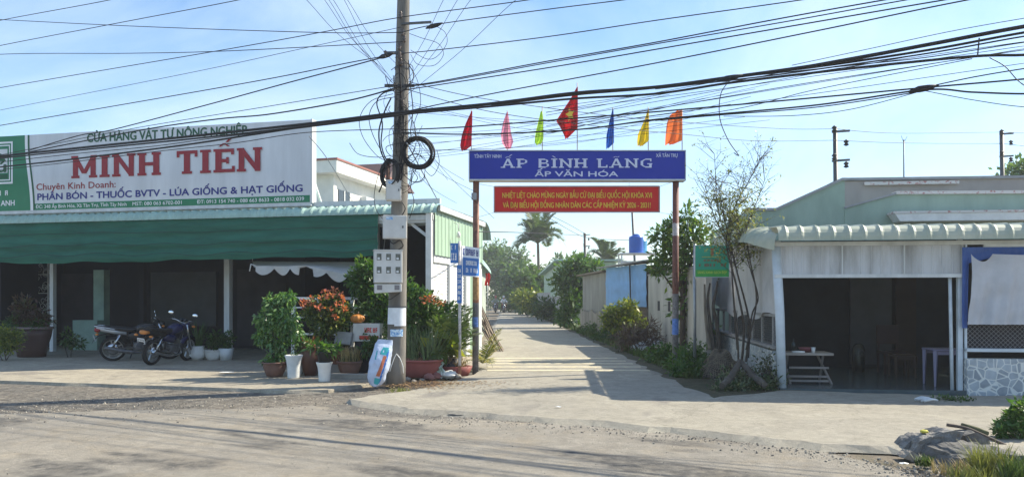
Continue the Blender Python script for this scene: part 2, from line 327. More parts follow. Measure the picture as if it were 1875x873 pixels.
def slab_text(name, word, x0, x1, z0, z1, y, mat, parent, marks={}, heavy=1.0):
    tot = sum(SL[c][0] + .08 for c in word) - .08; kx = (x1 - x0) / tot; kz = z1 - z0; mb = MB(); cur = 0; q = [0]
    def stroke(ax, az, bx, bz, w_):
        a = Vector((x0 + ax * kx, z0 + az * kz)); b = Vector((x0 + bx * kx, z0 + bz * kz)); d = (b - a)
        if d.length < 1e-6: return
        horiz = abs(d.x) > 4 * abs(d.y); wd = w_ * (kz if horiz else kx * heavy); p = Vector((-d.y, d.x)).normalized() * wd / 2
        if abs(d.x) < 1e-5 or horiz: pass
        else:
            p = Vector((wd / 2, 0))             # slanted strokes keep level ends
        yy = y - .0004 * q[0]; q[0] += 1
        mb.add([(a.x - p.x, yy, a.y - p.y), (b.x - p.x, yy, b.y - p.y), (b.x + p.x, yy, b.y + p.y), (a.x + p.x, yy, a.y + p.y)], [(0, 1, 2, 3)])
    for i, c in enumerate(word):
        wd, st, se = SL[c]
        for s in st: stroke(cur + s[0], s[1], cur + s[2], s[3], s[4])
        for (sx, sz, sw) in se:
            zz = .055 if sz == 0 else .945
            stroke(cur + sx - sw / 2, zz, cur + sx + sw / 2, zz, .11)
        if i in marks:
            for s in MARK[marks[i]]: stroke(cur + wd / 2 + s[0], s[1], cur + wd / 2 + s[2], s[3], s[4])
        cur += wd + .08
    return obj(name, mb, mat, parent)
def scribble(name, x0, x1, z0, z1, y, mat, parent, seed=1, n=9):
    """writing too worn to read: a row of letter-like strokes"""
    rn = random.Random(seed); mb = MB(); st = (x1 - x0) / n; q = 0
    for i in range(n):
        if rn.random() < .14: continue
        xa = x0 + i * st; wd = st * .8; th = st * .26
        for (ax, bx, az, bz) in [(0, th, 0, 1)] + ([(wd - th, wd, 0, 1)] if rn.random() < .7 else []) + [(th, wd - th if wd > 2 * th else wd, z_, z_ + .18) for z_ in rn.sample([0, .41, .82], 2)]:
            q += 1; yy = y - .0003 * (q % 7)
            mb.add([(xa + ax, yy, z0 + az * (z1 - z0)), (xa + bx, yy, z0 + az * (z1 - z0)), (xa + bx, yy, z0 + bz * (z1 - z0)), (xa + ax, yy, z0 + bz * (z1 - z0))], [(0, 1, 2, 3)])
    return obj(name, mb, mat, parent)

# ------------------------------------------------------------ helpers: foliage
def leaves(clumps, n, ln, wd, droop=.3, seed=0, up=.2, shell=.55, fold=.25, jit=.25):
    """n folded leaves through ellipsoid clumps [(centre, (rx,ry,rz), weight)]; returns an MB-like holder of numpy data"""
    rg = np.random.default_rng(seed); wts = np.array([c[2] for c in clumps], float); wts /= wts.sum()
    idx = rg.choice(len(clumps), n, p=wts)
    cen = np.array([tuple(c[0]) for c in clumps])[idx]; rad = np.array([tuple(c[1]) for c in clumps])[idx]
    d = rg.normal(size=(n, 3)); d /= np.linalg.norm(d, axis=1)[:, None]
    rr = (rg.random(n) ** shell)[:, None]; p = cen + d * rr * rad * (1 + rg.normal(size=(n, 1)) * jit * .5)
    dirv = d + rg.normal(size=(n, 3)) * .7; dirv[:, 2] += up - droop * 2 * rg.random(n); dirv /= np.linalg.norm(dirv, axis=1)[:, None]
    nr = rg.normal(size=(n, 3)) * .6; nr[:, 2] += 1; s = np.cross(dirv, nr); s /= np.linalg.norm(s, axis=1)[:, None] + 1e-9
    nn = np.cross(s, dirv); k = (.65 + .7 * rg.random(n))[:, None]
    l = ln * k; wv = wd * k * .5
    v = np.empty((n, 4, 3)); v[:, 0] = p; v[:, 1] = p + dirv * l * .45 + s * wv + nn * wv * fold; v[:, 2] = p + dirv * l; v[:, 3] = p + dirv * l * .45 - s * wv + nn * wv * fold
    return v
def leaf_obj(name, vs, mat, parent=None, world=False):
    v = np.concatenate(vs) if isinstance(vs, list) else vs
    n = len(v); v = v.reshape(-1, 3)
    c = np.zeros(3)
    if parent is not None and world:
        m = np.array(FRAMES[parent].inv); v = v @ m[:3, :3].T + m[:3, 3]
    if parent is None: c = np.array([v[:, 0].mean(), v[:, 1].mean(), v[:, 2].min()]); v = v - c
    me = bpy.data.meshes.new(name); me.vertices.add(n * 4); me.vertices.foreach_set('co', v.astype(np.float32).ravel())
    me.loops.add(n * 4); me.loops.foreach_set('vertex_index', np.arange(n * 4, dtype=np.int32)); me.polygons.add(n); me.polygons.foreach_set('loop_start', np.arange(0, n * 4, 4, dtype=np.int32))
    me.materials.append(mat); me.update(calc_edges=True); me.validate()
    o = bpy.data.objects.new(name, me); COL.objects.link(o)
    if parent is not None: o.parent = parent
    else: o.location = c
    return o
def blades(origins, n, ln, wd, spread=.5, seed=0, curl=.5, segs=4):
    """strap leaves rising from origins and arching over; returns MB"""
    rn = random.Random(seed); mb = MB()
    for i in range(n):
        o = Vector(rn.choice(origins)); a = rn.uniform(0, 6.283); l = ln * rn.uniform(.6, 1.15); sp = spread * rn.uniform(.3, 1.2); side = Vector((-math.sin(a), math.cos(a), 0)); h = Vector((math.cos(a), math.sin(a), 0))
        o = o + Vector((rn.uniform(-1, 1), rn.uniform(-1, 1), 0)) * .02; vs = []
        for k in range(segs + 1):
            t = k / segs; c = o + h * (sp * l * t + curl * l * .35 * t * t * sp) + Vector((0, 0, l * (t - curl * .45 * t * t))); q = wd * (1 - t ** 1.6) * .5 + .0008
            vs += [c - side * q, c + side * q]
        mb.add(vs, [(2 * k, 2 * k + 1, 2 * k + 3, 2 * k + 2) for k in range(segs)], True)
    return mb
# ------------------------------------------------------------ palette
m_white = M('white_paint', (.74, .75, .73), .5, .1, 5, .1)
m_offwhite = M('weathered_white_metal', (.62, .65, .66), .5, .16, 3, .1, stretch=(1, 1, .3))
m_concrete = M('concrete', (.30, .28, .25), .85, .2, 3, .35, 25)
m_galv = M('galvanised_steel', (.34, .36, .38), .45, .15, 8, metal=.6)
m_steel = M('dark_steel', (.10, .105, .11), .5, .2, 9, metal=.3)
m_black = M('black_rubber', (.018, .018, .02), .55, .1)
m_wire = M('wire_sheath', (.012, .012, .014), .6, .1)
m_seafoam = M('seafoam_roof_sheet', (.36, .52, .45), .42, .14, 2.5, .05)
m_greenwall = M('pale_green_cladding', (.34, .48, .35), .5, .12, 1.5, .05, stretch=(1, 1, .2))
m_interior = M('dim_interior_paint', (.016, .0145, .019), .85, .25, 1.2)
m_dark = M('deep_brown_and_shade', (.035, .03, .035), .8, .25, 2)  # deep brown parts, also the painted shade of vent holes and mesh
m_terracotta = M('terracotta', (.30, .12, .075), .75, .18, 6, .15)
m_brownpot = M('brown_plastic_pot', (.19, .10, .075), .6, .15, 6)
m_soil = M('potting_soil', (.05, .035, .025), .95, .3, 20, .6)
m_bark = M('bark', (.10, .075, .055), .9, .35, 9, .6, 25, stretch=(1, 1, .35))
m_palebark = M('pale_bark', (.19, .16, .125), .9, .3, 9, .6, 25, stretch=(1, 1, .35))
m_wood = M('weathered_boards', (.20, .16, .12), .85, .3, 6, .3, stretch=(1, 1, .2))
m_glass = M('window_glass', (.03, .035, .04), .12, .1, spec=.6)
m_navy = M('navy_sign_face', (.008, .026, .34), .42, .06)
m_signred = M('red_cloth', (.66, .022, .016), .65, .1)
m_letterwhite = M('white_lettering', (.82, .84, .86), .5, .03)
m_yellow = M('yellow_lettering', (.80, .55, .06), .5, .05)

# ------------------------------------------------------------ the ground
m_ground = ground_mat('dirt', (.25, .21, .16), (.17, .145, .11), (.14, .13, .07), .35, .16, .6)
m_road = ground_mat('worn_asphalt', (.345, .312, .255), (.262, .243, .208), (.325, .275, .20), .33, .12, .8, stain=(.095, .09, .082), stain_at=.535, streak=R(-27))
m_lane = ground_mat('lane_concrete', (.385, .355, .285), (.30, .28, .235), (.26, .238, .195), .45, .11, .5, stain=(.19, .175, .155), stain_at=.63, streak=R(80), crack=.33)
m_fore = ground_mat('forecourt_concrete', (.43, .385, .295), (.34, .305, .245), (.27, .245, .205), .5, .14, .5, stain=(.16, .148, .135), stain_at=.62, streak=R(-12), crack=.28)
m_gravel = ground_mat('road_shoulder_gravel', (.30, .265, .215), (.20, .185, .16), (.12, .115, .11), .8, .35, .9)
m_verge = ground_mat('verge_soil', (.12, .105, .065), (.075, .08, .04), (.15, .12, .08), .9, .25, .8)

def jag(pts, step=.35, amp=.05, seed=1, close=True):
    o = []; n = len(pts)
    for i in range(n if close else n - 1):
        a = Vector(pts[i][:2]); b = Vector(pts[(i + 1) % n][:2]); k = max(1, int((b - a).length / step)); k = min(k, 60)
        for j in range(k):
            p = a.lerp(b, j / k); q = mnoise.noise_vector(Vector((p.x * 1.1, p.y * 1.1, seed))) * amp * 1.6 + mnoise.noise_vector(Vector((p.x * 4, p.y * 4, seed))) * amp * .6
            o.append((p.x + q.x, p.y + q.y))
    return o
def gp(px, py): v = G(px, py); return (v.x, v.y)
g = MB(); g.add([(-700, -300, -.07), (700, -300, -.07), (700, 1200, -.07), (-700, 1200, -.07)], [(0, 1, 2, 3)]); struct('ground', g, m_ground)
def sheet(name, pts, z, mat, skirt=.05, seed=1, amp=.05, step=.35, sw=.05):
    p = jag(pts, step, amp, seed); mb = MB(); n = len(p)
    c = Vector((sum(a for a, b in p) / n, sum(b for a, b in p) / n)); lo = []
    for i in range(n):
        a = Vector(p[i - 1]); b = Vector(p[(i + 1) % n]); t = (b - a).normalized(); nn = Vector((t.y, -t.x)); k_ = sw * (.6 + .8 * mnoise.noise(Vector((p[i][0] * 1.7, p[i][1] * 1.7, seed)))); lo.append((p[i][0] + nn.x * k_, p[i][1] + nn.y * k_))
    mb.add([(x, y, z) for x, y in p] + [(x, y, z - skirt) for x, y in lo], [tuple(range(n))] + [(i, i + n, (i + 1) % n + n, (i + 1) % n) for i in range(n)])
    return struct(name, mb, mat)
# counter-clockwise outlines
sheet('main_road', [(30, -12), gp(2050, 850)[:1] + (7.2,), gp(1690, 868), gp(1500, 818), gp(1300, 793), gp(1100, 775), gp(900, 760), gp(750, 751), gp(640, 735), gp(420, 742), gp(200, 746), gp(0, 752), (-16, 13.5), (-60, 36), (-60, -12)], -.045, m_road, .02, 3, .12, .5)
sheet('road_shoulder', [gp(-60, 765), gp(300, 752), gp(640, 742), gp(760, 752), gp(900, 705), gp(905, 640), gp(760, 640), gp(540, 690), (-3, 16.5), (-13, 19), (-24, 22.5), (-24, 15)], -.058, m_gravel, .01, 5, .2, .4)
sheet('shop_forecourt', [(-22, 17.6), (-12.5, 15.6), gp(150, 701), gp(330, 707), gp(500, 713), gp(600, 713), gp(690, 701), gp(760, 688), gp(880, 672), (-.75, 19), (-.9, 23), (.3, 23.2), (.1, 24.5), (-10, 27), (-22, 29.5)], 0.0, m_fore, .06, 8, .08)
lane_pts = [gp(636, 731), gp(750, 748), gp(900, 757), gp(1100, 772), gp(1300, 790), gp(1500, 815), (4.6, 8.15), (7, 8.1), (12, 7.9), (20, 7.2), (20, 12.6), gp(1760, 725), gp(1430, 716), gp(1300, 728), gp(1230, 696), gp(1140, 652), gp(1035, 602), (2.3, 60), (1.57, 80), (.4, 100), (-6, 126), (-30, 165), (-32, 162), (-8.6, 124), (-2.0, 98), (-1.1, 78), (-.93, 45), (-.85, 30), (-.72, 20), gp(878, 680), gp(845, 697), gp(745, 715)]
sheet('lane', lane_pts, .012, m_lane, .066, 2, .11, .22, .28)
sheet('verge', [gp(1290, 727), gp(1440, 722), (5.2, 13.5), (6.6, 24), (5.2, 40), (4.6, 60), (3.6, 85), (0.8, 103), (.4, 100), (1.57, 80), (2.3, 60), gp(1035, 602), gp(1140, 652), gp(1230, 696)], .002, m_verge, .05, 4, .08)
# painted rumble stripes across the lane
m_stripe = M('worn_lane_paint', (.60, .53, .34), .8, .25, 6, .2, 40, col2=(.46, .42, .32), lo=.42, hi=.62)
for i, (py, wd) in enumerate([(656.5, .3), (661.5, .28), (666.5, .28), (672.5, .28), (679, .25)]):
    Y = 2240 / (py - HY); mb = MB(); x0 = -.62 + .02 * i; x1 = [2.75, 2.85, 2.9, 2.95, 3.0][i]; n = 24; vs = []
    for k in range(n + 1):
        x = x0 + (x1 - x0) * k / n; e = .02 * mnoise.noise(Vector((x * 3, i, 0)))
        vs += [(x, Y - wd / 2 + e, .0165), (x, Y - wd * .2, .026), (x, Y + wd * .2, .026), (x, Y + wd / 2 + e, .0165)]
    mb.add(vs, [(4 * k + j, 4 * k + 4 + j, 4 * k + 5 + j, 4 * k + 1 + j) for k in range(n) for j in range(3)], True); struct('rumble_stripe', mb, m_stripe)

# ------------------------------------------------------------ the shop on the left
SR = R(-12.48); S0 = (-1.9, 18.0, 0); SF = Fr(S0, SR)
shop = thing('shop_building', 'low farm supply shop with seafoam corrugated porch roof and pale green side wall', 'shop', S0, SR)
def corr(u, n, amp=.022):                       # ridged roofing sheet: narrow raised ribs
    t = (u * n) % 1.0; return amp * (1 - abs(t - .5) * 4 if abs(t - .5) < .25 else 0) * 1.0
LW = 14.6
def shop_roof(u, v):
    x = -LW + u * (LW + .12); t = v
    if t < .3: a = t / .3 * math.pi / 2; y = .02 + .26 * (1 - math.cos(a)); z = 3.60 + .22 * math.sin(a); ny, nz_ = -math.cos(a), math.sin(a)
    elif t < .8: k = (t - .3) / .5; y = .28 + k * 4.3; z = 3.82 + .02 * k; ny, nz_ = 0, 1
    else: a = (t - .8) / .2 * math.pi / 2; y = 4.58 + .75 * math.sin(a); z = 3.84 - .5 * (1 - math.cos(a)); ny, nz_ = math.sin(a), math.cos(a)
    h = corr(u, LW / .235, .042); return (x, y + ny * h, z + nz_ * h)
vs_n = 18
mb = MB(); mb.grid(shop_roof, 62 * 8, vs_n, smooth=False); obj('porch_roof', mb, m_seafoam, shop)
mb = MB(); mb.box(-LW, .1, .34, .44, 3.86, 3.98); mb.box(.06, .13, .3, 4.6, 3.68, 3.81); mb.box(-LW, .0, .12, .2, 3.45, 3.57); mb.box(-LW, .0, 2.0, 2.1, 3.5, 3.6); obj('roof_frame', mb, m_offwhite, shop)
mb = MB(); mb.box(-.16, -.02, .05, .19, 0, 3.66); obj('corner_post', mb, m_white, shop, bevel=.01)
mb = MB(); mb.bar((-.1, .3, 3.0), (-.75, .3, 3.5), .07); mb.bar((-.1, .22, 3.42), (-2.0, .22, 3.42), .09, .06); obj('bracket', mb, m_offwhite, shop)
for i, (px, y, s) in enumerate([(418, 2.0, .17), (97, 2.2, .13), (262, 3.3, .16), (690, 2.0, .12)]):
    x = SF.x(px, y); mb = MB(); mb.box(x - s / 2, x + s / 2, y - s / 2, y + s / 2, 0, 3.72); obj('porch_post', mb, m_offwhite if i != 2 else m_interior, shop, bevel=.008)
# side wall facing the lane
def clad(mb, x, y0, y1, z0, z1, pitch=.22, d=.018):
    n = int((y1 - y0) / pitch); pts = []
    for i in range(n):
        a = y0 + (y1 - y0) * i / n; p = (y1 - y0) / n
        pts += [(x, a), (x, a + p * .62), (x + d, a + p * .72), (x + d, a + p * .9)]
    pts.append((x, y1)); m = len(pts)
    mb.add([(q[0], q[1], z0) for q in pts] + [(q[0], q[1], z1) for q in pts], [(i, i + 1, i + 1 + m, i + m) for i in range(m - 1)])
mb = MB(); clad(mb, .03, .19, 4.62, 2.62, 3.78, .28); obj('side_cladding', mb, m_greenwall, shop)
mb = MB(); mb.box(-.12, .0, .19, 4.6, 2.45, 3.7); mb.box(-.12, .02, 1.42, 1.72, 0, 2.45); mb.box(-.12, .02, 2.95, 3.3, 0, 2.45); mb.box(-.12, .02, 4.3, 4.6, 0, 2.45); obj('side_wall', mb, m_offwhite, shop)
def shutter(y0, y1, x, z0, z1, n):
    mb = MB()
    pts = []
    for i in range(n + 1):
        z = z0 + (z1 - z0) * i / n; pts += [(x, z), (x + .012, z + (z1 - z0) / n * .45)]
    pts = pts[:-1]; m = len(pts); mb.add([(a, y0, b) for a, b in pts] + [(a, y1, b) for a, b in pts], [(i, i + m, i + m + 1, i + 1) for i in range(m - 1)]); return mb
obj('roller_shutter', shutter(.2, 1.41, -.05, .02, 2.5, 30), m_white, shop)
obj('roller_shutter', shutter(1.73, 2.94, -.06, .02, 2.5, 30), m_white, shop)
mb = MB(); clad(mb, -.05, 3.31, 4.29, 0, 2.5, .2); obj('green_door', mb, m_greenwall, shop)
mb = MB(); mb.tube([(.1, 1.5, 3.5), (.22, 1.5, 3.46), (.22, 1.5, 3.3)], .012, 6); mb.lathe([(.02, .16), (.05, .1), (.055, .03), (.03, 0)], (.22, 1.5, 3.12), 12); obj('wall_lamp', mb, m_white, shop)
# inside the porch
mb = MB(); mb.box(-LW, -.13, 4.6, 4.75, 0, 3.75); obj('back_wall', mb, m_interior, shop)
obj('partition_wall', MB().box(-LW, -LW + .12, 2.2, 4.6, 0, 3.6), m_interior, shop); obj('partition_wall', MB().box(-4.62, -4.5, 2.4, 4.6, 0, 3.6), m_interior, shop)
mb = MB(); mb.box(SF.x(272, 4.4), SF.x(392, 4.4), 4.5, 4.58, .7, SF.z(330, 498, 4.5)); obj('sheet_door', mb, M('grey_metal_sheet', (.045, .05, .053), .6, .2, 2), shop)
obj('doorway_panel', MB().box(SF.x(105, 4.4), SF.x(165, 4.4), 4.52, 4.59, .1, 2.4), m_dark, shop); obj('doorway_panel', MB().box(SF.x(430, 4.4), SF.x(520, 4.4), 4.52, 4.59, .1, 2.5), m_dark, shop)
m_mint = M('mint_painted_concrete', (.24, .36, .31), .75, .15, 3)
y = 3.2; mb = MB(); mb.box(SF.x(171, y), SF.x(190, y), y, y + .25, .45, SF.z(180, 494, y)); obj('mint_pillar', mb, m_mint, shop)
y = 2.9; mb = MB(); mb.box(SF.x(133, y), SF.x(178, y), y, y + .35, 0, SF.z(150, 586, y)); obj('mint_half_wall', mb, m_mint, shop)
# lattice window at the left end, closed at the back, with a pale panel painted in for daylight
y = 3.6; xl, xr = SF.x(-14, y), SF.x(88, y)
mb = MB()
for i in range(10): x = xl + .15 + i * .16; mb.bar((x, y, .75), (x, y, 2.75), .016) if x < SF.x(45, y) else None
for z in (1.2, 1.75, 2.35): mb.bar((xl, y, z), (xr, y, z), .02)
rn = random.Random(4); x_a = SF.x(36, y)
for i in range(34):
    cx_, cz = rn.uniform(x_a, xr), rn.uniform(1.0, 2.7); r0 = rn.uniform(.08, .17)
    mb.tube([(cx_ + r0 * (1 - t / 9 * .6) * math.cos(t * .75), y, cz + r0 * (1 - t / 9 * .6) * math.sin(t * .75)) for t in range(10)], .006, 4)
for x in (x_a, (x_a + xr) / 2, xr): mb.bar((x, y, .75), (x, y, 2.75), .025)
obj('window_lattice', mb, m_white, shop)
mb = MB(); mb.box(SF.x(36, 4.55), SF.x(60, 4.55), 4.5, 4.59, 1.0, 2.6); obj('pale_wall_panel', mb, M('limewash_painted_daylight', (.5, .52, .5), .8), shop)  # pale colour stands in for a daylit wall seen through the lattice
y = 3.5; mb = MB(); mb.box(SF.x(8, y), SF.x(35, y), y, y + .03, SF.z(20, 520, y), SF.z(20, 513, y)); obj('letter_plate', mb, m_galv, shop)

# green shade cloth hanging from the eave
m_tarp = M('green_shade_cloth', (.030, .18, .125), .75, .2, 2.2, .15, 60, transl=.25, stretch=(.35, 1, 2.2))
xr = SF.x(692, .06); xl = -LW + .1
def tarp(u, v):
    x = xl + u * (xr - xl); z = 3.60 - v * (1.04 + .018 * math.sin(u * 29) + .012 * math.sin(u * 61 + 1) + .035 * math.sin(u * 5.2))
    y = .07 + .035 * math.sin(u * 23 + v * 2) * v + .02 * math.sin(v * 20 + .6 * math.sin(u * 9)) * (.3 + v) + .03 * mnoise.noise(Vector((u * 14, v * 3, 0)))
    fold = .022 * max(0, math.sin(v * 3.14159 * 4 + .4 * math.sin(u * 17))) ** 6
    return (x, y - fold, z)
mb = MB(); mb.grid(tarp, 220, 30); o = one('shade_cloth', MB().add([SF.m @ Vector(v) for v in mb.v], mb.f, True), m_tarp, 'long dark green shade cloth hanging along the front eave of the shop', 'shade cloth')
mb = MB()
for zz, sag in ((3.28, .01), (2.98, .03), (2.72, .04)):
    mb.tube([SF.m @ Vector((xl + (xr - xl) * k / 60, .0 + .012 * math.sin(k), zz - sag * math.sin(k * .7) - .02 * math.sin(k * .21))) for k in range(61)], .006, 5)
one('tie_rope', mb, M('dark_rope', (.02, .05, .045)), 'thin dark ropes tied across the green shade cloth', 'rope')

# big sign over the eave
SY = .25; zt0 = SF.z(570, 219, SY); zb0 = SF.z(570, 370, SY); xR = SF.x(569.5, SY); xD = SF.x(52, SY); xL = -LW + .6
sg_loc = SF.m @ Vector((xR, SY, zb0)); sgn = thing('shop_sign', 'long white and green shop signboard with big dark red letters above the porch roof', 'sign', sg_loc, SR); GF = FRAMES[sgn]
ZT = zt0 - zb0
def sx(px): return GF.x(px)
def sz(px, py): return GF.z(px, py)
m_face = M('sign_face', (.66, .69, .72), .42, .1, 2.2, stretch=(1, 1, .15)); m_sgreen = M('sign_green', (.012, .20, .09), .42, .08); m_dkgreen = M('dark_green_lettering', (.012, .10, .045), .5, .05)
m_maroon = M('dark_red_lettering', (.30, .012, .022), .45, .06); m_blue = M('blue_lettering', (.016, .025, .22), .45, .05)
mb = MB(); mb.box(sx(52), 0, 0, .16, 0, ZT); obj('panel', mb, m_face, sgn)
mb = MB(); mb.box(sx(52) - 3.4, sx(52) - .002, 0, .16, 0, ZT); obj('green_panel', mb, m_sgreen, sgn)
mb = MB(); mb.box(sx(52) - 3.45, .03, .17, .22, -.02, ZT + .02); mb.box(0.002, .035, -.012, .16, -.02, ZT + .015); mb.box(sx(52) - 3.4, 0, -.012, .15, -.09, -.003)
for x in (-.4, -2.6, -4.8, -7.0, -9.2): mb.bar((x, .2, ZT * .8), (x, 1.5, -.05), .05)
obj('frame', mb, m_offwhite, sgn)
def curve_band(dx0, dx1, y_):                 # the curved edge between green and white
    mb = MB(); pts = []
    for k in range(25):
        z = ZT * k / 24; c = sx(52) + .06 + .09 * math.cos(math.pi * (z / ZT * 1.05)) - .02; pts.append((c, z))
    mb.add([(c + dx0, y_, z) for c, z in pts] + [(c + dx1, y_, z) for c, z in pts], [(k, k + 25, k + 26, k + 1) for k in range(24)]); return mb
obj('green_edge', curve_band(-.4, -.03, -.003), m_sgreen, sgn); obj('white_curve', curve_band(-.06, .03, -.005), m_letterwhite, sgn); obj('green_curve', curve_band(.03, .085, -.006), m_dkgreen, sgn)
z0 = sz(300, 379); mb = MB(); x0 = sx(60)
mb.add([(x0, -.004, .0), (0 - .03, -.004, .0), (-.03, -.004, .175), (x0, -.004, .175)], [(0, 1, 2, 3)]); obj('green_stripe', mb, m_sgreen, sgn)
def cap(px, pt, pb): return sz(px, pb), sz(px, pt)
a, b = cap(306, 237, 253); text('lettering', 'CỬA HÀNG VẬT TƯ NÔNG NGHIỆP', sx(160), sx(452), a, b - .01, -.006, m_dkgreen, sgn, .03)
a, b = cap(304, 278, 320)
slab_text('lettering', 'MINH TIEN', sx(131), sx(481), a, b, -.008, m_maroon, sgn, {7: 'circ_acute'}, 1.28)
a, b = cap(140, 334, 345.5); text('lettering', 'Chuyên Kinh Doanh:', sx(67), sx(212), a, b, -.006, m_maroon, sgn, .012)
a, b = cap(311, 346.5, 358.5); text('lettering', 'PHÂN BÓN - THUỐC BVTV - LÚA GIỐNG & HẠT GIỐNG', sx(69), sx(554), a, b, -.006, m_blue, sgn, .032)
for s_, p0, p1 in (('ĐC: 348 Ấp Bình Hòa, Xã Tân Trụ, Tỉnh Tây Ninh', 66, 232), ('MST: 080 063 6702-001', 243, 333), ('ĐT: 0913 154 740 - 088 663 8633 - 0818 032 039', 361, 557)):
    text('lettering', s_, sx(p0), sx(p1), .045, .135, -.008, m_letterwhite, sgn, .012)
# emblem and worn writing on the green end
e0, e1 = sx(-40), sx(23.5); ez0, ez1 = sz(5, 337), sz(5, 260); ec = (e0 + e1) / 2
def ring(x0, x1, z0, z1, w_, y_):
    return MB().add([(x0, y_, z0), (x1, y_, z0), (x1, y_, z1), (x0, y_, z1), (x0 + w_, y_, z0 + w_), (x1 - w_, y_, z0 + w_), (x1 - w_, y_, z1 - w_), (x0 + w_, y_, z1 - w_)], [(0, 1, 5, 4), (1, 2, 6, 5), (2, 3, 7, 6), (3, 0, 4, 7)])
obj('emblem_frame', ring(e0, e1, ez0, ez1, .05, -.005), m_letterwhite, sgn); obj('emblem_frame', ring(e0 + .09, e1 - .09, ez0 + .09, ez1 - .09, .03, -.005), m_letterwhite, sgn)
mb = MB(); mb.add([(e0 + .17, -.006, ez0 + .3), (e1 - .17, -.006, ez0 + .3), (e1 - .17, -.006, ez1 - .2), (e0 + .17, -.006, ez1 - .2)], [(0, 1, 2, 3)]); obj('emblem_field', mb, m_face, sgn)
mb = MB(); mb.add([(ec - .5, -.009, ez0 + .62), (ec + .36, -.009, ez0 + .62), (ec + .25, -.009, ez0 + .8), (ec - .05, -.009, ez0 + .93), (ec - .38, -.009, ez0 + .8)], [(0, 1, 2, 3, 4)]); obj('emblem_leaf', mb, m_dkgreen, sgn)
text('lettering', 'ú', ec + .05, ec + .36, ez0 + .33, ez0 + .62, -.009, m_dkgreen, sgn, .04)
mb = MB(); mb.add([(e0 + .17, -.006, ez0 + .15), (e1 - .17, -.006, ez0 + .15), (e1 - .17, -.006, ez0 + .26), (e0 + .17, -.006, ez0 + .26)], [(0, 1, 2, 3)]); obj('emblem_bar', mb, m_dkgreen, sgn)
scribble('lettering', sx(-60), sx(16), sz(8, 358), sz(8, 349), -.006, m_letterwhite, sgn, 3, 12); text('lettering', 'ANH', sx(2), sx(27), sz(14, 376.5), sz(14, 367), -.006, m_letterwhite, sgn, .03)

# small white awning over the plants
m_cloth = M('white_awning_cloth', (.66, .66, .64), .8, .1, 3, .1, transl=.3)
aw = thing('awning', 'small white cloth awning with scalloped front edge slung under the shop porch', 'awning', SF.m @ Vector((SF.x(570, -.2), -.2, 2.3)), SR); AF = FRAMES[aw]
fl, fr_, bl, br = AF.hit(468, 487, -.35), AF.hit(674, 504, -.35), AF.hit(462, 478, .9), AF.hit(700, 480, .9)
fm = AF.hit(585, 487, -.35); kz = fm.z - (fl.z + fr_.z) / 2
def awn(u, v):
    a = bl.lerp(br, u); b = fl.lerp(fr_, u); b = Vector((b.x, b.y + .12 * math.sin(u * 9), b.z + kz * math.exp(-((u - .42) / .22) ** 2) + .015 * math.sin(u * 14)))
    p = a.lerp(b, v); p.z -= .09 * math.sin(math.pi * v) * (1 - .5 * u); return tuple(p)
mb = MB(); mb.grid(awn, 48, 10); obj('canopy', mb, m_cloth, aw)
def val(u, v):
    p = Vector(awn(u, 1)); sc_ = abs(math.sin(u * math.pi * 6.0 + .4)) ** .8; h = (.05 + .17 * sc_) * (0.25 if .40 < u < .55 else 1); p.z -= h * v; p.y -= .03 * v * math.sin(u * 25); return tuple(p)
mb = MB(); mb.grid(val, 120, 4); obj('valance', mb, m_cloth, aw)
mb = MB()
for q in (bl, br): mb.tube([q, Vector((q.x, q.y + .3, 1.2))], .005, 5)
mb.tube([fl, fl + Vector((-.12, 0, .05)), fl + Vector((-.16, 0, -.12))], .014, 5); obj('tie_cord', mb, m_white, aw)

# ------------------------------------------------------------ the utility pole
PB = G(722, 705); PB = Vector((PB.x, PB.y + .175, -.06)); PTOP = P(741, -110, PB.y)
m_pole = M('pole_concrete', (.20, .188, .168), .9, .34, 2.5, .5, 18, stretch=(1, 1, .25))
pole = thing('utility_pole', 'tall grey concrete utility pole draped with black cables beside the potted plants', 'utility pole', PB)
pd = PTOP - PB
def pol(z): return PB + pd * ((z - PB.z) / pd.z)
mb = MB(); n_ = 20; mb.tube([pd * (k / n_) for k in range(n_ + 1)], [.18 - .075 * k / n_ for k in range(n_ + 1)], 28); obj('shaft', mb, m_pole, pole)
def rel(v): return Vector(v) - PB
def zpy(py): return H - (py - HY) / F * PB.y
def band(name, z0, z1, a0, a1, mat, d=.004):
    mb = MB(); rr = lambda z: .18 - .075 * (z - PB.z) / pd.z + d; vs = []
    for z in (z0, z1):
        c = pol(z) - PB
        for k in range(15): a = R(a0 + (a1 - a0) * k / 14); vs.append((c.x + rr(z) * math.cos(a), c.y + rr(z) * math.sin(a), c.z))
    mb.add(vs, [(k, k + 1, k + 16, k + 15) for k in range(14)], True); return obj(name, mb, mat, pole)
m_notice = M('paper_notice', (.72, .76, .80), .7, .08, 9); m_bluenotice = M('blue_printed_notice', (.16, .34, .62), .7, .5, 28, col2=(.62, .74, .82), lo=.45, hi=.55)
band('paper_notice', zpy(593), zpy(562), 190, 345, m_notice); band('paper_notice', zpy(596), zpy(575), 262, 345, m_notice, .006); band('blue_notice', zpy(615), zpy(602), 235, 318, m_bluenotice)
band('metal_strap', zpy(563), zpy(560), 170, 370, m_steel, .009); band('metal_strap', zpy(128), zpy(124), 0, 360, m_steel, .012); band('metal_strap', zpy(246), zpy(241), 0, 360, m_steel, .012); band('metal_strap', zpy(165), zpy(158), 0, 360, m_steel, .012)
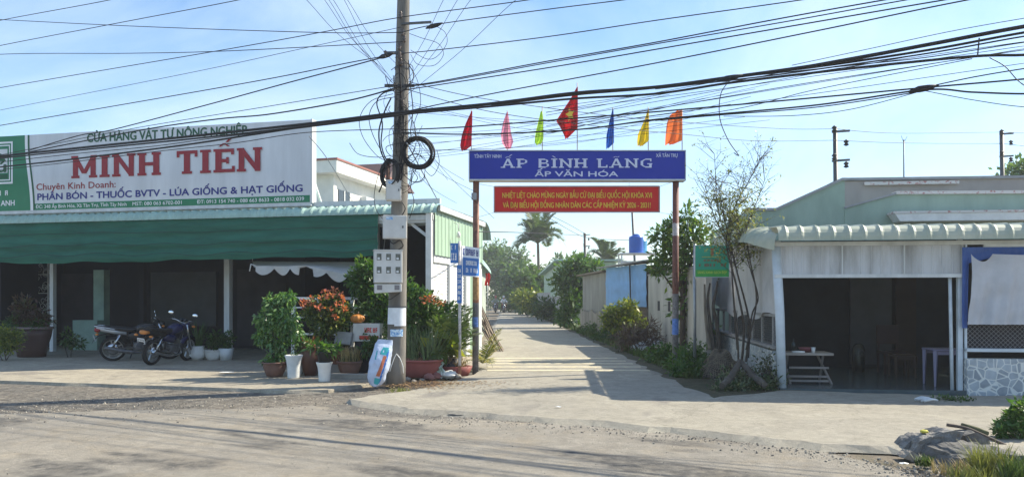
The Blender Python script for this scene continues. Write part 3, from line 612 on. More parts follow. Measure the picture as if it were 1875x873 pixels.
mb = MB(); mb.bar(rel(pol(zpy(104))) + Vector((-.3, -.2, 0)), rel(pol(zpy(104))) + Vector((.05, -.16, .02)), .04, .05); mb.bar(rel(pol(zpy(50))) + Vector((0, -.16, 0)), rel(pol(zpy(50))) + Vector((.55, -.2, .02)), .045, .035); mb.bar(rel(pol(zpy(235))) + Vector((-.05, -.18, 0)), rel(pol(zpy(175))) + Vector((.02, -.17, 0)), .06, .04)
mb.bar(rel(pol(zpy(160))) + Vector((-.3, -.1, 0)), rel(pol(zpy(160))) + Vector((.25, -.1, 0)), .05); obj('bracket', mb, m_steel, pole)
for (dx, py) in ((-.02, 35), (.02, 66), (.06, 78), (-.03, 92), (-.02, 108), (.0, 120), (-.28, 106), (.0, 232), (.05, 195)):
    c = rel(pol(zpy(py))) + Vector((dx, -.2, 0)); mb = MB(); mb.lathe([(.012, -.07), (.04, -.05), (.018, -.03), (.045, -.005), (.018, .015), (.04, .04), (.012, .07)], c, 12); obj('insulator', mb, M('insulator_glaze', (.11, .085, .07), .25) if py < 200 else m_black, pole)
mb = MB(); c = rel(pol(zpy(652)))
mb.tube(spline([c + Vector((.03, -.19, .06)), c + Vector((-.01, -.2, -.02)), c + Vector((-.06, -.2, -.16)), c + Vector((-.09, -.2, -.26))], 6), .008, 5); mb.tube(spline([c + Vector((.03, -.19, .06)), c + Vector((.09, -.18, -.02)), c + Vector((.14, -.16, -.16)), c + Vector((.15, -.14, -.3))], 6), .008, 5); obj('plastic_tie', mb, m_white, pole)
mb = MB(); cc = pol(zpy(318)) - PB; mb.tube([cc + Vector((-.2, -.12, .26)), cc + Vector((-.21, -.12, -.5))], .035, 8); obj('conduit', mb, M('rusty_conduit', (.18, .10, .08)), pole)

def cabinet(name, label, px0, px1, pyt, pyb, Y, rot, depth, fn, taper=0):
    c = P((px0 + px1) / 2, pyb, Y); wd = (px1 - px0) / F * Y; h = (pyb - pyt) / F * Y
    t = thing(name, label, 'meter cabinet' if name == 'meter_cabinet' else 'junction box', c, rot); fn(t, wd, depth, h); return t
m_box = M('pale_grey_cabinet', (.60, .60, .58), .45, .1, 4, .05); m_smoke = M('smoked_window', (.05, .055, .05), .2, .5, 18, col2=(.16, .17, .15))
def big(t, w_, d, h):
    mb = MB(); mb.prism([(-w_ / 2, h * .24), (w_ / 2, h * .24), (w_ / 2, h), (-w_ / 2, h * .985)], -d, 0); obj('housing', mb, m_box, t, bevel=.015)
    mb = MB(); mb.prism([(-w_ / 2 + .01, 0), (w_ / 2 - .01, .03), (w_ / 2 - .01, h * .22), (-w_ / 2 + .01, h * .22)], -d * .86, 0); obj('lower_housing', mb, m_box, t, bevel=.012)
    for r_ in (0, 1):
        for k in (0, 1, 2):
            x = -w_ * .33 + k * w_ * .335; z = h * (.84 - .30 * r_); mb = MB(); mb.box(x - .043, x + .04, -d - .006, -d + .02, z - .062, z + .055); f = obj('window', mb, m_smoke, t)
            mb = MB(); mb.box(x - .03, x + .012, -d - .010, -d - .005, z - .05, z - .012); obj('meter_dial', mb, m_offwhite, f)
    for x in (-w_ * .31, w_ * .31): mb = MB(); mb.box(x - .045, x + .045, -d * .86 - .006, -d * .8, h * .08, h * .08 + .085); obj('vent', mb, M('vent_grey', (.2, .19, .2)), t)
    mb = MB(); mb.box(-w_ / 2 - .01, w_ / 2 + .01, -d - .012, .01, h * .985, h * 1.005); obj('lid', mb, m_box, t)
cabinet('meter_cabinet', 'large white meter cabinet with six small windows strapped low on the utility pole', 684, 734, 459, 537, PB.y - .17, R(14), .28, big)
def small(t, w_, d, h):
    mb = MB(); mb.box(-w_ / 2, w_ / 2, -d, 0, 0, h); obj('housing', mb, m_box, t, bevel=.012); mb = MB(); mb.box(-w_ * .44, w_ * .44, -d - .006, -d, h * .06, h * .94); obj('lid', mb, m_box, t)
    mb = MB(); mb.box(w_ * .3, w_ * .36, -d - .016, -d - .006, h * .45, h * .55); obj('latch', mb, m_steel, t); mb = MB(); mb.box(-w_ * .36, -w_ * .08, -d - .009, -d - .006, h * .8, h * .92); obj('sticker', mb, m_bluenotice, t)
cabinet('junction_box', 'white junction box just above the large meter cabinet on the pole', 701, 744, 396, 438, PB.y - .17, R(10), .2, small)
cabinet('junction_box', 'upper white junction box on the pole just below the cable coils', 707, 734, 332, 369, PB.y - .17, R(10), .2, small)
for (px, py, r_, tl, lb, nn) in ((765, 280, .27, 8, 'big black coil of spare cable hung on the right side of the pole', 9), (714, 318, .22, -35, 'smaller black coil of cable hung on the left side of the pole', 8)):
    mb = MB(); rn = random.Random(px)
    for k in range(nn):
        m4 = Matrix.Rotation(R(90 + rn.uniform(-9, 9)), 4, 'X') @ Matrix.Rotation(R(rn.uniform(-8, 8)), 4, 'Y'); m4 = Matrix.Rotation(R(tl + rn.uniform(-5, 5)), 4, 'Z') @ m4
        mb.torus(P(px, py, PB.y - .26) + Vector((rn.uniform(-.02, .02), rn.uniform(-.04, .04), rn.uniform(-.02, .02))), r_ + rn.uniform(-.03, .03), .013, m4, 40, 6)
    one('cable_coil', mb, m_wire, lb, 'cable coil')

# ------------------------------------------------------------ the village gate
GY = 16.6; gate = thing('entrance_gate', 'tall rusty steel lane gate carrying a long blue signboard with white letters', 'gate', (P(1055, HY, GY).x, GY, 0)); GT = FRAMES[gate]
def gx(px): return GT.x(px)
def gz(py): return GT.z(900, py)
m_postL = band_mat('rusty_post_paint', [(0, (.17, .18, .20)), (1.55, (.30, .13, .07)), (1.62, (.42, .26, .11)), (2.1, (.17, .075, .05)), (3.1, (.26, .12, .075))]); m_postR = band_mat('rusty_post_paint_banded', [(0, (.22, .22, .23)), (1.75, (.15, .055, .04)), (3.0, (.50, .47, .45)), (3.25, (.17, .06, .045))])
for px, m_ in ((870.5, m_postL), (1236.5, m_postR)):
    x = gx(px); mb = MB(); mb.tube([(x, 0, -.06), (x + (.01 if px > 1000 else .015), 0, gz(330))], .068, 20); obj('post', mb, m_, gate)
mb = MB(); x0, x1, z0, z1 = gx(860.5), gx(1251.5), gz(330), gz(279); mb.box(x0, x1, -.14, .12, z0, z1); obj('signboard', mb, m_navy, gate)
mb = MB(); mb.box(x0 - .02, x1 + .02, -.17, .15, z0 - .03, z0 - .002); mb.box(x0 - .02, x1 + .02, -.16, .14, z1 + .002, z1 + .02); mb.box(x0 - .02, x0 - .002, -.16, .14, z0, z1); mb.box(x1 + .002, x1 + .02, -.16, .14, z0, z1); obj('frame', mb, m_offwhite, gate)
m_lt = M('pale_sign_lettering', (.62, .66, .82), .5, .05)
slab_text('lettering', 'AP BINH LANG', gx(917), gx(1194), gz(309.5), gz(293), -.146, m_lt, gate, {0: 'circ_acute', 4: 'grave', 9: 'tilde'})
text('lettering', 'ẤP VĂN HÓA', gx(979), gx(1130), gz(325), gz(316), -.147, m_lt, gate, .025); text('lettering', 'TỈNH TÂY NINH', gx(869), gx(918), gz(291.5), gz(285.5), -.147, m_lt, gate, .015); text('lettering', 'XÃ TÂN TRỤ', gx(1199), gx(1238), gz(290), gz(284), -.147, m_lt, gate, .015)
mb = MB(); mb.box(gx(864), gx(873), -.17, -.07, gz(367), gz(355)); obj('switch_box', mb, m_galv, gate)
m_bluepaper = M('blue_sticker', (.12, .24, .60), .6, .3, 20); mb = MB(); mb.tube([(gx(870.5), 0, gz(598)), (gx(870.5), 0, gz(580))], .0715, 16, cap=False); obj('sticker', mb, m_bluepaper, gate); mb = MB(); mb.tube([(gx(1236.5), 0, gz(612)), (gx(1236.5), 0, gz(583))], .0715, 16, cap=False); obj('sticker', mb, m_bluepaper, gate)

bn = thing('banner', 'red cloth banner with yellow lettering strung between the two gate posts', 'banner', (GT.m @ Vector((gx(1056), -.02, gz(389))))); BF = FRAMES[bn]
bx0, bx1 = BF.x(905), BF.x(1207); bh = BF.z(1000, 342) - BF.z(1000, 389)
mb = MB(); mb.grid(lambda u, v: (bx0 + u * (bx1 - bx0), .012 * math.sin(u * 17) * math.sin(v * 3), v * bh + .012 * (u - .5)), 40, 6); obj('cloth', mb, m_signred, bn)
mb = MB()
for q in (((bx0, -.02, 0), (bx1, -.02, .006)), ((bx0, -.02, bh), (bx1, -.02, bh + .006)), ((bx0, -.02, 0), (bx0, -.02, bh)), ((bx1, -.02, 0), (bx1, -.02, bh))): mb.bar(*q, .026)
obj('frame', mb, M('banner_edging', (.50, .36, .34), .7), bn)
text('lettering', 'NHIỆT LIỆT CHÀO MỪNG NGÀY BẦU CỬ ĐẠI BIỂU QUỐC HỘI KHÓA XVI', BF.x(920), BF.x(1193), BF.z(1056, 362.5), BF.z(1056, 353), -.022, m_yellow, bn, .014)
text('lettering', 'VÀ ĐẠI BIỂU HỘI ĐỒNG NHÂN DÂN CÁC CẤP NHIỆM KỲ 2026 - 2031!', BF.x(921), BF.x(1191), BF.z(1056, 380.5), BF.z(1056, 371), -.022, m_yellow, bn, .014)
mb = MB()
for (a_, b_) in (((bx0, 0, bh), (BF.x(876), 0, bh + .06)), ((bx1, 0, bh), (BF.x(1231), 0, bh + .1)), ((bx0, 0, 0), (BF.x(876), 0, -.1)), ((bx1, 0, 0), (BF.x(1231), 0, -.05)), ((BF.x(1152), 0, bh), (BF.x(1152), 0, bh + .13))): mb.tube([a_, b_], .005, 5)
obj('tie_cord', mb, m_white, bn)

FL = [('dark red', (.52, .012, .03), 863, (204, 276), [(204, 863, 865), (225, 853, 865), (248, 846, 864), (268, 843, 863), (276, 845, 852)], 'red triangular flag at the left end of the blue gate sign'),
      ('pink', (.78, .30, .42), 929, (206, 274), [(206, 928, 930), (225, 921, 933), (245, 917, 936), (260, 919, 940), (273, 928, 935)], 'pink flag on the blue gate sign next to the lime one'),
      ('lime', (.52, .80, .08), 993, (198, 266), [(204, 990, 993), (220, 986, 995), (240, 981, 995), (256, 979, 995), (265, 979, 990)], 'narrow lime green flag on the blue gate sign'),
      ('flag red', (.50, .015, .02), 1057, (155, 255), [(160, 1056, 1058), (180, 1045, 1058), (200, 1032, 1058), (222, 1018, 1058), (236, 1026, 1057), (254, 1034, 1039)], 'largest flag, red with a yellow star, tallest above the gate sign'),
      ('blue', (.02, .11, .48), 1122, (200, 272), [(201, 1121, 1123), (225, 1115, 1124), (248, 1110, 1124), (262, 1110, 1124), (272, 1111, 1114)], 'blue flag on the blue gate sign between red and yellow flags'),
      ('yellow', (.75, .55, .02), 1187, (199, 269), [(201, 1186, 1188), (220, 1180, 1188), (245, 1169, 1188), (258, 1168, 1188), (268, 1168, 1176)], 'yellow flag on the blue gate sign beside the orange one'),
      ('orange', (.88, .20, .05), 1249, (202, 266), [(203, 1240, 1249), (212, 1226, 1249), (226, 1221, 1249), (245, 1220, 1249), (258, 1220, 1248), (265, 1220, 1232)], 'broad orange flag at the right end of the blue gate sign')]
m_rod = M('thin_flag_rod', (.35, .30, .27), .5)
for nm, colr, ppx, (t_, b_), rows, lb in FL:
    f = thing('flag', lb, 'flag', (P(ppx, HY, GY).x, GY, gz(279) + .022), 0, 'flags along the top of the gate sign'); ff = FRAMES[f]
    mb = MB(); mb.tube([(0, 0, 0), (.0, 0, ff.z(ppx, t_ - 3))], .011, 6); obj('pole', mb, m_rod, f)
    def fc(u, v, rows=rows, ff=ff):
        k = v * (len(rows) - 1); i = min(int(k), len(rows) - 2); t = k - i; py = rows[i][0] * (1 - t) + rows[i + 1][0] * t; a = rows[i][1] * (1 - t) + rows[i + 1][1] * t; b = rows[i][2] * (1 - t) + rows[i + 1][2] * t
        return (ff.x(a + (b - a) * u), .10 * math.sin(u * 10 + v * 3.5 + ppx) * (.3 + v) * (1 - u) + .03 * math.sin(u * 21 + v * 2) * (1 - u) - .02, ff.z(ppx, py))
    mb = MB(); mb.grid(fc, 14, 26); obj('cloth', mb, M(nm + '_flag_cloth', colr, .7, .12, 5, transl=.45), f)
    if nm == 'flag red':
        cx_, cz_ = ff.x(1043), ff.z(1043, 213); mb = MB(); pts = []
        for k in range(10): r_ = .17 if k % 2 == 0 else .07; a_ = math.pi / 2 + k * math.pi / 5 + .25; pts.append((cx_ + r_ * .62 * math.cos(a_), -.15, cz_ + r_ * math.sin(a_)))
        mb.add(pts + [(cx_, -.15, cz_)], [(k, (k + 1) % 10, 10) for k in range(10)]); obj('star', mb, m_yellow, f)

# street name sign on a white post
st = thing('street_sign', 'blue and white street sign turned sideways on a thin white post', 'street sign', (G(842, 690).x, G(842, 690).y, -.06), 0); sf = FRAMES[st]
mb = MB(); mb.tube([(0, 0, 0), (-.005, 0, 2.8)], .031, 14); obj('post', mb, band_mat('white_post_rust_foot', [(0, (.32, .16, .11)), (.35, (.62, .62, .62))]), st)
m_sblue = M('sign_blue', (.035, .17, .50), .45, .1); da = R(66)
sb = bpy.data.objects.new('direction_board', None); COL.objects.link(sb); sb.parent = st; sb.location = (.03, 0, 0); sb.rotation_euler = (0, 0, da); FRAMES[sb] = Fr(st.location + Vector((.03, 0, 0)), da)
obj('plate', MB().box(.01, .80, -.012, .012, 2.10, 2.71), m_letterwhite, sb); 
obj('blue_field', MB().box(.04, .77, -.018, -.013, 2.12, 2.48), m_sblue, sb); scribble('lettering', .04, .76, 2.53, 2.66, -.016, m_blue, sb, 8, 6); scribble('lettering', .16, .66, 2.33, 2.42, -.022, m_letterwhite, sb, 9, 8); scribble('lettering', .16, .70, 2.18, 2.27, -.022, m_letterwhite, sb, 10, 8)
nb_ = MB().box(-.19, -.035, -.015, .0, 2.36, 2.76); obj('name_plate', nb_, m_sblue, st); scribble('lettering', -.17, -.06, 2.63, 2.72, -.019, m_letterwhite, st, 2, 3); scribble('lettering', -.17, -.06, 2.42, 2.56, -.019, m_letterwhite, st, 5, 3)
obj('vertical_plate', MB().box(-.055, .045, -.045, -.032, 1.55, 2.32), m_sblue, st)
for k in range(6): scribble('lettering', -.035, .025, 1.62 + k * .11, 1.69 + k * .11, -.049, m_letterwhite, st, 20 + k, 2)
# ------------------------------------------------------------ the open stall on the right
RR = R(-7.0); R0 = G(1428, 712); RF = Fr(R0, RR)
stall = thing('roadside_stall', 'open fronted roadside stall with cream corrugated roof lip, white cladding and dark inside', 'stall', R0, RR)
m_cream = M('cream_roof_sheet', (.52, .53, .42), .5, .22, 1.4, .05, transl=.12, col2=(.30, .36, .29)); m_clad = M('white_cladding', (.54, .56, .59), .5, .16, 2.6, .08, stretch=(1, 1, .18), col2=(.27, .27, .265), lo=.3, hi=.56); m_bluepost = M('pale_blue_white_post', (.60, .67, .73), .5, .14, 3)
SW = 7.0
def stall_roof(u, v):
    x = -.12 + u * SW; left = max(0, 1 - u * 9)
    if v < .35: a = v / .35 * math.pi / 2; y = -.46 + .22 * (1 - math.cos(a)); z = 2.57 + .25 * math.sin(a); ny, nz_ = -math.cos(a), math.sin(a)
    else: k = (v - .35) / .65; y = -.24 + 4.7 * k; z = 2.82 + .28 * k; ny, nz_ = 0, 1
    t = (u * SW / .255) % 1; h = .035 * max(0, 1 - abs(t - .5) * 5.5); return (x, y + ny * h, z + nz_ * h)
mb = MB(); mb.grid(stall_roof, 28 * 10, 16, smooth=False); obj('roof', mb, m_cream, stall)
def hip(u, v):                                 # the left end of the roof folds down over the side wall
    y = -.42 + u * 5.0; t = v; x = -.12 - .42 * math.sin(t * math.pi / 2) * min(1, u * 5 + .15); z = 2.83 + .28 * max(0, (y + .24) / 4.7) - .26 * (1 - math.cos(t * math.pi / 2)) - (.16 * (1 - min(1, u * 6)))
    h = .03 * max(0, 1 - abs(((y / .255) % 1) - .5) * 5.5) if u > .1 else 0; return (x - h * t, y, z + h * (1 - t))
mb = MB(); mb.grid(hip, 150, 8, smooth=False); obj('roof_side', mb, m_cream, stall)
mb = MB(); mb.tube([(.035, 0, -.05), (.0, 0, 1.3), (-.07, 0, 2.6)], [.075, .078, .08], 18); obj('post', mb, m_bluepost, stall)
xr = RF.x(1757); mb = MB(); mb.box(xr - .035, xr + .04, -.03, .05, -.05, 2.6); mb2 = MB(); mb2.tube([(xr - .11, .02, -.05), (xr - .15, .02, 2.1)], .028, 10); obj('post', mb, m_bluepost, stall); obj('post', mb2, m_bluepost, stall)
def ribs(x0, x1, y, z0, z1, pitch=.15, d=.012):
    n = max(1, int((x1 - x0) / pitch)); pts = []; p = (x1 - x0) / n
    for i in range(n): a = x0 + i * p; pts += [(a, y), (a + p * .74, y), (a + p * .8, y - d), (a + p * .92, y - d)]
    pts.append((x1, y)); m = len(pts); mb = MB(); mb.add([(q[0], q[1], z0) for q in pts] + [(q[0], q[1], z1) for q in pts], [(i, i + 1, i + 1 + m, i + m) for i in range(m - 1)]); return mb
f0 = RF.x(1419); z500 = RF.z(1600, 503); cuts = [f0, RF.x(1540), RF.x(1653), xr + .05]
for i in range(3): obj('fascia_panel', ribs(cuts[i] + .004, cuts[i + 1] - .004, -.05, z500, 2.52), m_clad, stall)
mb = MB(); mb.box(f0 - .02, xr + .05, -.08, -.052, z500 - .05, z500 + .012); mb.box(f0 - .02, xr + 3.6, -.1, -.055, 2.5, 2.57)
for c_ in cuts[1:3]: mb.box(c_ - .012, c_ + .012, -.075, -.045, z500, 2.5)
obj('fascia_frame', mb, m_offwhite, stall)
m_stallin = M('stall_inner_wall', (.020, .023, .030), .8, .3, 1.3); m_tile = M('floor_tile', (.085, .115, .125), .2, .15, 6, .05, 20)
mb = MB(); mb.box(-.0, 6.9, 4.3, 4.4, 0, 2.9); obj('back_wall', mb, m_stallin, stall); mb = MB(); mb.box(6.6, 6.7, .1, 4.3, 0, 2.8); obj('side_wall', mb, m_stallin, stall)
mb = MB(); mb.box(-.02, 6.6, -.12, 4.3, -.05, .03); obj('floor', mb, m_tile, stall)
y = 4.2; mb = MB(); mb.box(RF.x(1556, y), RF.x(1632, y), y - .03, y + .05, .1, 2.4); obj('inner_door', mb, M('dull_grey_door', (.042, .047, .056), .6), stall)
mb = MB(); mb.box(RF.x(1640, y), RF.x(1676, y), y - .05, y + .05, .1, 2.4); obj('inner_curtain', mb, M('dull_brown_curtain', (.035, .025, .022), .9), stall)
# side: tarpaulin above, mesh band, crazy-paved wall
m_crazy = crazy_mat('crazy_paving', (.60, .60, .56), (.24, .28, .30), (.42, .46, .48), 8.0)
mb = MB(); mb.box(-.1, .06, .12, 9.2, -.05, .66); obj('side_stone_wall', mb, m_crazy, stall)
mb = MB(); mb.box(-.13, .09, .1, 9.2, .70, .75)
for k in range(10): y = .35 + k * .98; mb.box(-.05, .0, y, y + .05, .66, 1.28)
mb.box(-.06, .01, .1, 9.2, 1.26, 1.31); obj('side_rail', mb, M('worn_grey_rail', (.30, .29, .28), .6, .2), stall)
def meshnet(x0, x1, z0, z1, y, p=.06, t=.005, axis='x'):
    mb = MB(); w_ = x1 - x0; h = z1 - z0
    def pt(a, b): return (a, y, b) if axis == 'x' else (y, a, b)
    n = int((w_ + h) / p)
    for i in range(n + 1):
        s = i * p
        a0, b0 = (x0 + s, z0) if s <= w_ else (x1, z0 + s - w_); a1, b1 = (x0, z0 + s) if s <= h else (x0 + s - h, z1)
        if (a0, b0) != (a1, b1): mb.bar(pt(a0, b0), pt(a1, b1), t)
        a0, b0 = (x1 - s, z0) if s <= w_ else (x0, z0 + s - w_); a1, b1 = (x1, z0 + s) if s <= h else (x1 - s + h, z1)
        if (a0, b0) != (a1, b1): mb.bar(pt(a0, b0), pt(a1, b1), t)
    return mb
obj('side_mesh', meshnet(.12, 5.0, .75, 1.27, -.03, .085, .006, 'y'), m_steel, stall)
m_tarpw = M('grey_white_tarpaulin', (.56, .55, .54), .8, .16, 1.6, .25, 8, transl=.12)
def stp(u, v):
    y = .1 + u * 8.6; zb = 1.22 + .06 * math.sin(u * 23) + .05 * math.sin(u * 9 + 1) + .22 * max(0, (u - .55)) * 2; z = 2.68 + .2 * u - v * (2.68 + .2 * u - zb)
    return (-.07 + .04 * math.sin(u * 40 + v) * v + .03 * mnoise.noise(Vector((u * 16, v * 5, 3))), y, z)
mb = MB(); mb.grid(stp, 110, 16); one('tarpaulin', MB().add([RF.m @ Vector(v) for v in mb.v], mb.f, True), m_tarpw, 'grey white tarpaulin covering the side of the roadside stall above its mesh', 'tarpaulin')
# right part: low stone wall, mesh, rail, curtain, blue tarp
x0 = RF.x(1764); mb = MB(); mb.box(x0, x0 + 3.4, -.14, .04, -.05, RF.z(1765, 655)); obj('front_stone_wall', mb, crazy_mat('crazy_paving_blue_grey', (.70, .70, .66), (.26, .29, .32), (.44, .48, .51), 7.6), stall)
zt = RF.z(1765, 655); z1 = RF.z(1765, 641); z2 = RF.z(1765, 592)
mb = MB(); mb.box(x0, x0 + 3.4, -.13, .02, z1 - .015, z1 + .04); mb.box(x0, x0 + 3.4, -.08, .0, z2 - .01, z2 + .03); mb.box(x0 - .0, x0 + .03, -.07, -.01, zt, 2.5); obj('front_rail', mb, m_bluepost, stall)
obj('front_mesh', meshnet(x0, x0 + 2.2, z1 + .04, z2 - .01, -.045, .075, .006), M('grey_lattice_wire', (.22, .22, .22), .6), stall); obj('mesh_shade_sheet', MB().box(x0, x0 + 2.4, -.02, -.01, z1 + .04, z2 - .01), m_dark, stall)  # dark sheet behind the mesh stands in for the shaded stall inside
mb = MB(); mb.box(x0 + .3, x0 + 3.4, -.07, -.03, RF.z(1820, 460), 2.5); obj('upper_panel', mb, m_white, stall)
m_bluetarp = M('blue_tarpaulin', (.055, .13, .42), .6, .15, 3, .2, 12, transl=.15)
xa, xb = RF.x(1757), RF.x(1900)
def btp(u, v):
    x = xa + u * (xb - xa); zb = (RF.z(1760, 600) if u < .07 else RF.z(1800, 474) - .10 * max(0, 1 - u * 3)); zt_ = RF.z(1800, 453)
    return (x, -.095 - .006 * math.sin(u * 60) - .006 * math.sin(v * 7 + u * 8), zt_ + (zb - zt_) * v)
mb = MB(); mb.grid(btp, 60, 12); one('blue_tarpaulin', MB().add([RF.m @ Vector(v) for v in mb.v], mb.f, True), m_bluetarp, 'strip of blue tarpaulin hanging behind the white curtain at the stall', 'tarpaulin')
xa, xb = RF.x(1768), RF.x(1905); ztc, zbc = RF.z(1768, 466), RF.z(1768, 593)
def crt(u, v):
    x = xa + u * (xb - xa) + .02 * math.sin(v * 5) * (1 - u); sag = .13 * math.sin(min(1, u / .30) * math.pi) ** .8 if u < .30 else .02 * math.sin((u - .3) / .7 * math.pi)
    z = ztc - (1 - v) * sag + (zbc - ztc) * v * (1) ; return (x - .05 * v * (1 - u), -.20 - .035 * math.sin(u * 15 + v * 1.5) - .025 * math.sin(u * 37 + v * 3) * v - .03 * mnoise.noise(Vector((u * 5, v * 4, 1))), z)
mb = MB(); mb.grid(crt, 80, 24); one('curtain', MB().add([RF.m @ Vector(v) for v in mb.v], mb.f, True), M('white_curtain_cloth', (.60, .61, .65), .85, .1, 2.5, .15, 12, transl=.15), 'pale cloth curtain hung over the right end of the stall', 'curtain')

# things in the stall
def on_floor(px, y): v = RF.hit(px, HY, y); return RF.m @ Vector((v.x, y, .03))
y = .55; tx0, tx1 = RF.x(1436, y), RF.x(1527, y); tz = RF.z(1480, 646, y)
tb = thing('folding_table', 'folding table with slatted wooden legs just inside the stall', 'table', RF.m @ Vector(((tx0 + tx1) / 2, y, .03)), RR); tw = tx1 - tx0; tz -= .03
m_tw = M('pale_table_wood', (.36, .32, .28), .6, .2, 6, stretch=(.3, 1, 1)); m_tl = M('table_leg_metal', (.25, .23, .22), .5)
mb = MB(); mb.box(-tw / 2, tw / 2, 0, .6, tz - .045, tz); obj('tabletop', mb, m_tw, tb, bevel=.006)
for sx_ in (-1, 1):
    for ya, yb in ((.06, .5), (.5, .06)):
        mb = MB(); mb.bar((sx_ * tw * .36 + (.1 if yb < ya and sx_ > 0 else 0), yb, 0), (sx_ * tw * .36 - .05, ya, tz - .045), .035, .03); obj('leg', mb, m_tl, tb)
for zz in (.04, .12, .28): mb = MB(); mb.box(-tw * .38, tw * .42, .06, .1, zz, zz + .035); obj('crossbar', mb, m_tl, tb)
tl = Fr(RF.m @ Vector(((tx0 + tx1) / 2, y, .03 + tz)), RR)
def ontable(name, fn, x, yy, mat, lb, cat):
    mb = MB(); fn(mb); one(name, MB().add([tl.m @ (Vector(v) + Vector((x, yy, 0))) for v in mb.v], mb.f, True), mat, lb, cat)
ontable('bottle', lambda m: m.lathe([(.04, 0), (.042, .14), (.015, .19), (.014, .25)], n=14), -.2, .3, M('dark_bottle', (.02, .03, .03), .15), 'dark bottle standing on the folding table in the stall', 'bottle')
ontable('bowl', lambda m: m.lathe([(.06, 0), (.13, .05), (.15, .09), (.13, .085), (.05, .02)], n=18), .02, .25, M('dull_red_plastic', (.20, .06, .07), .4), 'reddish bowl standing on the folding table', 'bowl')
ontable('tray', lambda m: m.box(-.1, .1, -.07, .07, 0, .03), -.16, .12, m_white, 'small white tray lying on the folding table', 'tray')
ontable('cup', lambda m: m.lathe([(.03, 0), (.04, .1), (.036, .1), (.027, .01)], n=14), .1, .1, m_offwhite, 'small pale cup near the front of the folding table', 'cup')
m_plast = M('pale_plastic', (.22, .21, .33), .4, .06)
def stool_table(px, y, lb, sx_=.6, h=.68, mat=None, name='plastic_table', cat='table'):
    t = thing(name, lb, cat, on_floor(px, y), RR); mb = MB(); mb.box(-sx_ / 2, sx_ / 2, -sx_ / 2, sx_ / 2, h - .035, h); obj('tabletop' if cat == 'table' else 'seat', mb, mat, t, bevel=.015)
    for a in (-1, 1):
        for b in (-1, 1): mb = MB(); mb.tube([(a * sx_ * .44, b * sx_ * .44, 0), (a * sx_ * .42, b * sx_ * .42, h - .03)], [.018, .045], 4, smooth=False); obj('leg', mb, mat, t)
    for a in (-1, 1): mb = MB(); mb.box(-sx_ * .42, sx_ * .42, a * sx_ * .43 - .012, a * sx_ * .43 + .012, h - .1, h - .035); obj('apron', mb, mat, t)
stool_table(1728, .75, 'pale lilac plastic table near the right post inside the stall', .55, .66, m_plast)
stool_table(1652, 2.2, 'low dark wooden stool deep inside the stall', .42, .45, M('dark_stool_wood', (.05, .03, .022), .5), 'stool', 'stool')
t = thing('flask', 'shiny dark vacuum flask standing deep inside the stall', 'flask', on_floor(1572, 3.2)); mb = MB(); mb.lathe([(.12, 0), (.13, .2), (.13, .46), (.1, .56), (.05, .6)], n=20); obj('body', mb, M('flask_metal', (.05, .055, .05), .25, metal=.6), t); mb = MB(); mb.torus((0, -.14, .4), .06, .012, Matrix.Rotation(R(90), 4, 'X'), 18, 6); obj('handle', mb, m_black, t)
t = thing('wooden_chair', 'dark red wooden chair deep inside the stall beside the stool', 'chair', on_floor(1632, 2.9), RR); m_cw = M('dark_red_wood', (.03, .012, .011), .45)
obj('seat', MB().box(-.22, .22, -.22, .22, .42, .46), m_cw, t); obj('backrest', MB().box(-.22, .22, .2, .24, .6, 1.0), m_cw, t)
for a in (-1, 1):
    obj('leg', MB().bar((a * .19, -.19, 0), (a * .19, -.19, .42), .04), m_cw, t); obj('leg', MB().bar((a * .19, .21, 0), (a * .19, .22, .62), .04), m_cw, t)

# ------------------------------------------------------------ the green house behind the stall
HYd = 6.2; hs_loc = RF.m @ Vector((0, HYd, 0)); house = thing('green_house', 'pale green stepped parapet house with pinkish upper wall behind the stall', 'house', hs_loc, RR); HF = FRAMES[house]
m_hgreen = M('pale_green_render', (.31, .42, .35), .85, .12, 1.6, .2, stretch=(1, 1, .3), col2=(.22, .30, .25), lo=.25, hi=.6); m_hpink = M('pinkish_grey_render', (.38, .345, .33), .85, .1, 1.4, .1, stretch=(1, 1, .3), col2=(.29, .265, .255), lo=.25, hi=.6); m_cap = M('grey_coping', (.34, .35, .37), .8)
def hp(pts, y): return [(HF.x(px, y), HF.z(px, py, y)) for px, py in pts]
mb = MB(); mb.prism(hp([(1368, 386), (1420, 386), (1540, 331), (1547, 331)], 0) + [(HF.x(1547, 0), 0), (HF.x(1368, 0), 0)], 0, .2); obj('gable_wall', mb, m_hgreen, house)
mb = MB(); xx = HF.x(1547, 1.4); mb.box(xx - .3, 10, 1.4, 6, 0, HF.z(1700, 329, 1.4)); obj('upper_wall', mb, m_hpink, house)
mb = MB(); mb.prism(hp([(1547, 382), (1640, 356), (1990, 354)], -.02) + [(HF.x(1990, -.02), 0), (HF.x(1547, -.02), 0)], -.02, .2); obj('front_parapet', mb, m_hgreen, house)
mb = MB(); mb.box(HF.x(1368, 0) , HF.x(1368, 0) + .2, .2, 7, 0, HF.z(1368, 386, 0)); obj('side_wall', mb, m_hgreen, house)
def coping(pts, y, w0, w1, h=.07):
    mb = MB(); q = hp(pts, y)
    for (a, b) in zip(q[:-1], q[1:]): mb.add([(a[0], w0, a[1]), (b[0], w0, b[1]), (b[0], w1, b[1]), (a[0], w1, a[1]), (a[0], w0, a[1] + h), (b[0], w0, b[1] + h), (b[0], w1, b[1] + h), (a[0], w1, a[1] + h)], [(0, 3, 2, 1), (4, 5, 6, 7), (0, 1, 5, 4), (1, 2, 6, 5), (2, 3, 7, 6), (3, 0, 4, 7)])
    return mb
